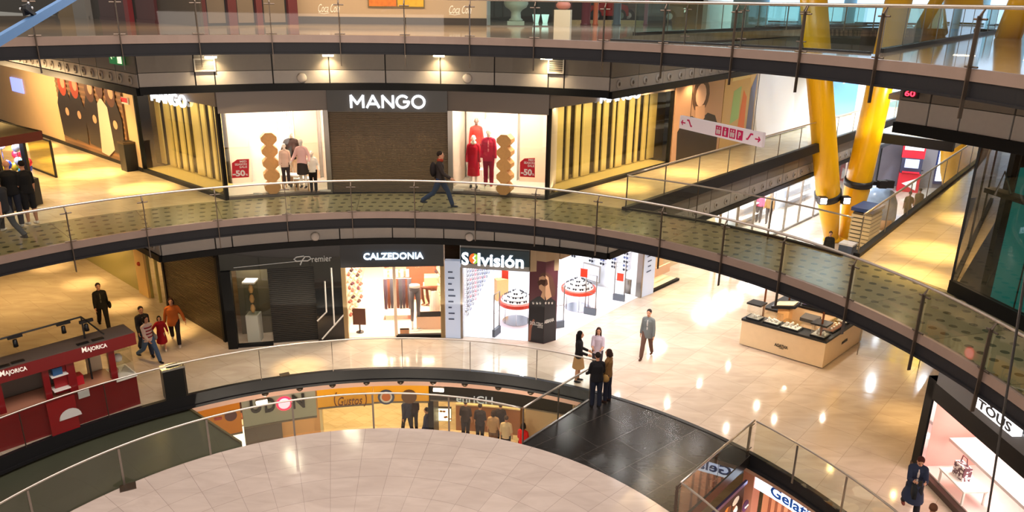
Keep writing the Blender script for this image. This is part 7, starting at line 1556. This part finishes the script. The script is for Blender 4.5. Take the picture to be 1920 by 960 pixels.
# sloping blue steel handrail at the top left
D_ = 8.5
A_, C_ = EYE+ray(-30, 92).normalized()*D_, EYE+ray(150, -14).normalized()*(D_+2.0)
t = thing('sloping_handrail', 'wide sloping blue steel handrail with a bolted bracket at the upper left corner', 'handrail', (A_+C_)/2)
d = (C_-A_).normalized(); s_ = d.cross(Vector((0, 0, 1))).normalized(); u_ = s_.cross(d)
M = Matrix((d, s_, u_)).transposed(); MB().box((A_+C_)/2, ((C_-A_).length*1.25, .05, .085), M=M).build('rail_bar', mat('rail_blue', (92, 134, 184), .3, .4), t)
pb_ = EYE+ray(62, 26).normalized()*(D_+.9); MB().box(pb_, (.035, .03, .34), M=M@Matrix.Rotation(-.95, 3, 'Y')).build('bracket_bar', M_gap, t); pl_ = EYE+ray(50, 18).normalized()*(D_+.88); MB().box(pl_, (.16, .02, .1), M=M@Matrix.Rotation(.1, 3, 'Y')).build('clamp_plate', M_dark, t)
for x, y in ((38, 17), (53, 6), (46, 25), (60, 15)): MB().ell(EYE+ray(x, y).normalized()*(D_+.84), .014, 8).build('bolt', M_chrome, t, True)
WORLD = .2; EXPO = .55
SP = 620
AMB = (1, .65, .23)
# ---- ceiling spots: warm pools
for x, y in ((124, 297), (180, 325), (270, 353), (60, 275)):
    p = P(x, y, ZC); spot(p.x, p.y, 8.8, SP*2.4, AMB, 40, 1)
for x, y in ((1168, 352), (1288, 324)):
    p = P(x, y, ZC); spot(p.x, p.y, 8.8, SP*1.5, AMB, 40, 1)
for x, y in ((1752, 472), (1830, 415), (1700, 520)):
    p = P(x, y, ZC); spot(p.x, p.y, 8.8, SP*1.5, AMB, 42, 1)
for x, y in ((95, 500), (160, 531), (232, 573), (325, 622), (560, 690)):
    p = P(x, y, 0); spot(p.x, p.y, 3.6, SP*1.0, AMB, 34, 1)
for x, y in ((1268, 562), (1335, 525), (1170, 600)):
    p = P(x, y, 0); spot(p.x, p.y, 3.6, SP*.3, WARM, 46, 1)
for x, y in ((1712, 785),):
    p = P(x, y, 0); spot(p.x, p.y, 3.6, SP*.5, AMB, 44, 1)
# ---- rows of small downlights under the galleries
for (x, y), zf, h, W, c, sx, sy in (((120, 330), ZC, 3.2, 300, AMB, 6, 3), ((40, 420), ZC, 3.2, 60, AMB, 5, 3), ((1290, 322), ZC, 3.2, 150, WARM, 4, 3), ((1760, 470), ZC, 3.2, 170, WARM, 4, 4),
    ((130, 540), 0, 3.2, 250, AMB, 7, 4), ((300, 640), 0, 3.2, 90, AMB, 4, 2), ((650, 660), 0, 3.2, 70, WARMW, 6, 1), ((1150, 640), 0, 3.2, 90, WHITE, 4, 3), ((1380, 600), 0, 3.2, 80, WARMW, 6, 5), ((1600, 780), 0, 3.2, 56, AMB, 5, 4), ((1250, 700), 0, 3.2, 66, WHITE, 4, 2)):
    p = P(x, y, zf); e1 = Vector((cos(.8), sin(.8), 0)); e2 = Vector((-sin(.8), cos(.8), 0))
    for i in range(3):
        for j in range(2):
            q = v3(p, zf+h)+e1*((i-1)*sx/2.6)+e2*((j-.5)*sy/2); spot(q.x, q.y, q.z, W*4/6, c, 150, .7)
# cool daylight at the far end of the side hall
p = P(1640, 400, 0)
for i in range(3):
    for j in range(3): spot(p.x+(i-1)*3, p.y+(j-1)*3, 9.5, 1500, COOL, 140, .7)
p = P(1680, 375, 0); area((p.x, p.y, 4.2), 5, 4, 420, COOL, .9)
area((20, 58, 16), 16, 8, 3500, COOL, 0, to=(14, 50, 8))
# floodlights on the yellow columns
for dx, w in ((-.6, 1), (.9, 1)): q = base+Vector((dx, -2.2, 3.4)); spot(q.x, q.y, q.z, 1100, (1, .92, .8), 60, .8, to=base+Vector((dx*2.2, -1.5, 9)))
# atrium: soft skylight, and an added fill for the unseen near galleries, brightening the bulkheads
area((CX+1, CY+2, 19), 14, 14, 2700, (1, .87, .79))
area((CX+3, -6, 5.5), 22, 10, 1100, (1, .86, .74), 0, to=(CX, 24, 5.5))
# added wash lights that brighten the corridor mural and beige wall
q = wl0+wld*2.5-nW*2.6; area(v3(q, 8.5), 3, .4, 90, WARM, math.atan2(wld.y, wld.x), to=v3(wl0+wld*2.5, 6.6)); q = wl0+wld*8-nW*2.6; area(v3(q, 8.5), 5, .4, 160, WARM, math.atan2(wld.y, wld.x), to=v3(wl0+wld*8, 6.6))
# lamps of the topmost gallery and added spots under the platform to brighten the lower signs
area((-5, 31, ZD+3.2), 12, 3, 520, WARM, 0); area((4, 33, ZD+3.2), 5, 4, 260, COOL, 0); area((-14, 27, ZD+3.2), 4, 4, 120, WARM, 0)
for a in (118, 105, 92, 79, 68): q = pl(a, RS+.5, -1.6); spot(q.x, q.y, q.z, 200, WARMW, 110, .8, to=pl(a, 14.4, -2.1))

# added spots over the void to brighten the walkway edge and the hoarding
for k, (tt, W, c) in enumerate(((5, 420, WARMW), (12, 420, WARMW), (20, 420, WHITE))): spot(12+k*3.5, 24+k*4.5, 8.9, W*1.6, c, 100, .9, to=v3(we0+wed*tt, 4.4))
q = mR+wrd*17-nV*4; spot(q.x, q.y, 9.0, 330, COOL, 110, .9, to=v3(mR+wrd*17, 7))
# ---------------------------------------------------------------- camera, world
cd = bpy.data.cameras.new('camera'); cam = bpy.data.objects.new('camera', cd); col.objects.link(cam)
cd.sensor_width = 36; cd.lens = F/1920*36; cd.clip_start = .05; cd.clip_end = 400
cam.matrix_world = Matrix(((_R.x, _U.x, -_fw.x, EYE.x), (_R.y, _U.y, -_fw.y, EYE.y), (_R.z, _U.z, -_fw.z, EYE.z), (0, 0, 0, 1)))
sc.camera = cam
w = bpy.data.worlds.new('world'); sc.world = w; w.use_nodes = True
w.node_tree.nodes['Background'].inputs[0].default_value = (1, .9, .8, 1); w.node_tree.nodes['Background'].inputs[1].default_value = WORLD
sc.view_settings.view_transform = 'Standard'; sc.view_settings.look = 'None'; sc.view_settings.exposure = EXPO; sc.view_settings.gamma = 1
sc.view_settings.use_curve_mapping = False
sc.cycles.use_denoising = True; sc.cycles.adaptive_threshold = .025; sc.cycles.max_bounces = 8; sc.cycles.transparent_max_bounces = 24
sc.cycles.diffuse_bounces = 3; sc.cycles.glossy_bounces = 3; sc.cycles.sample_clamp_indirect = 6
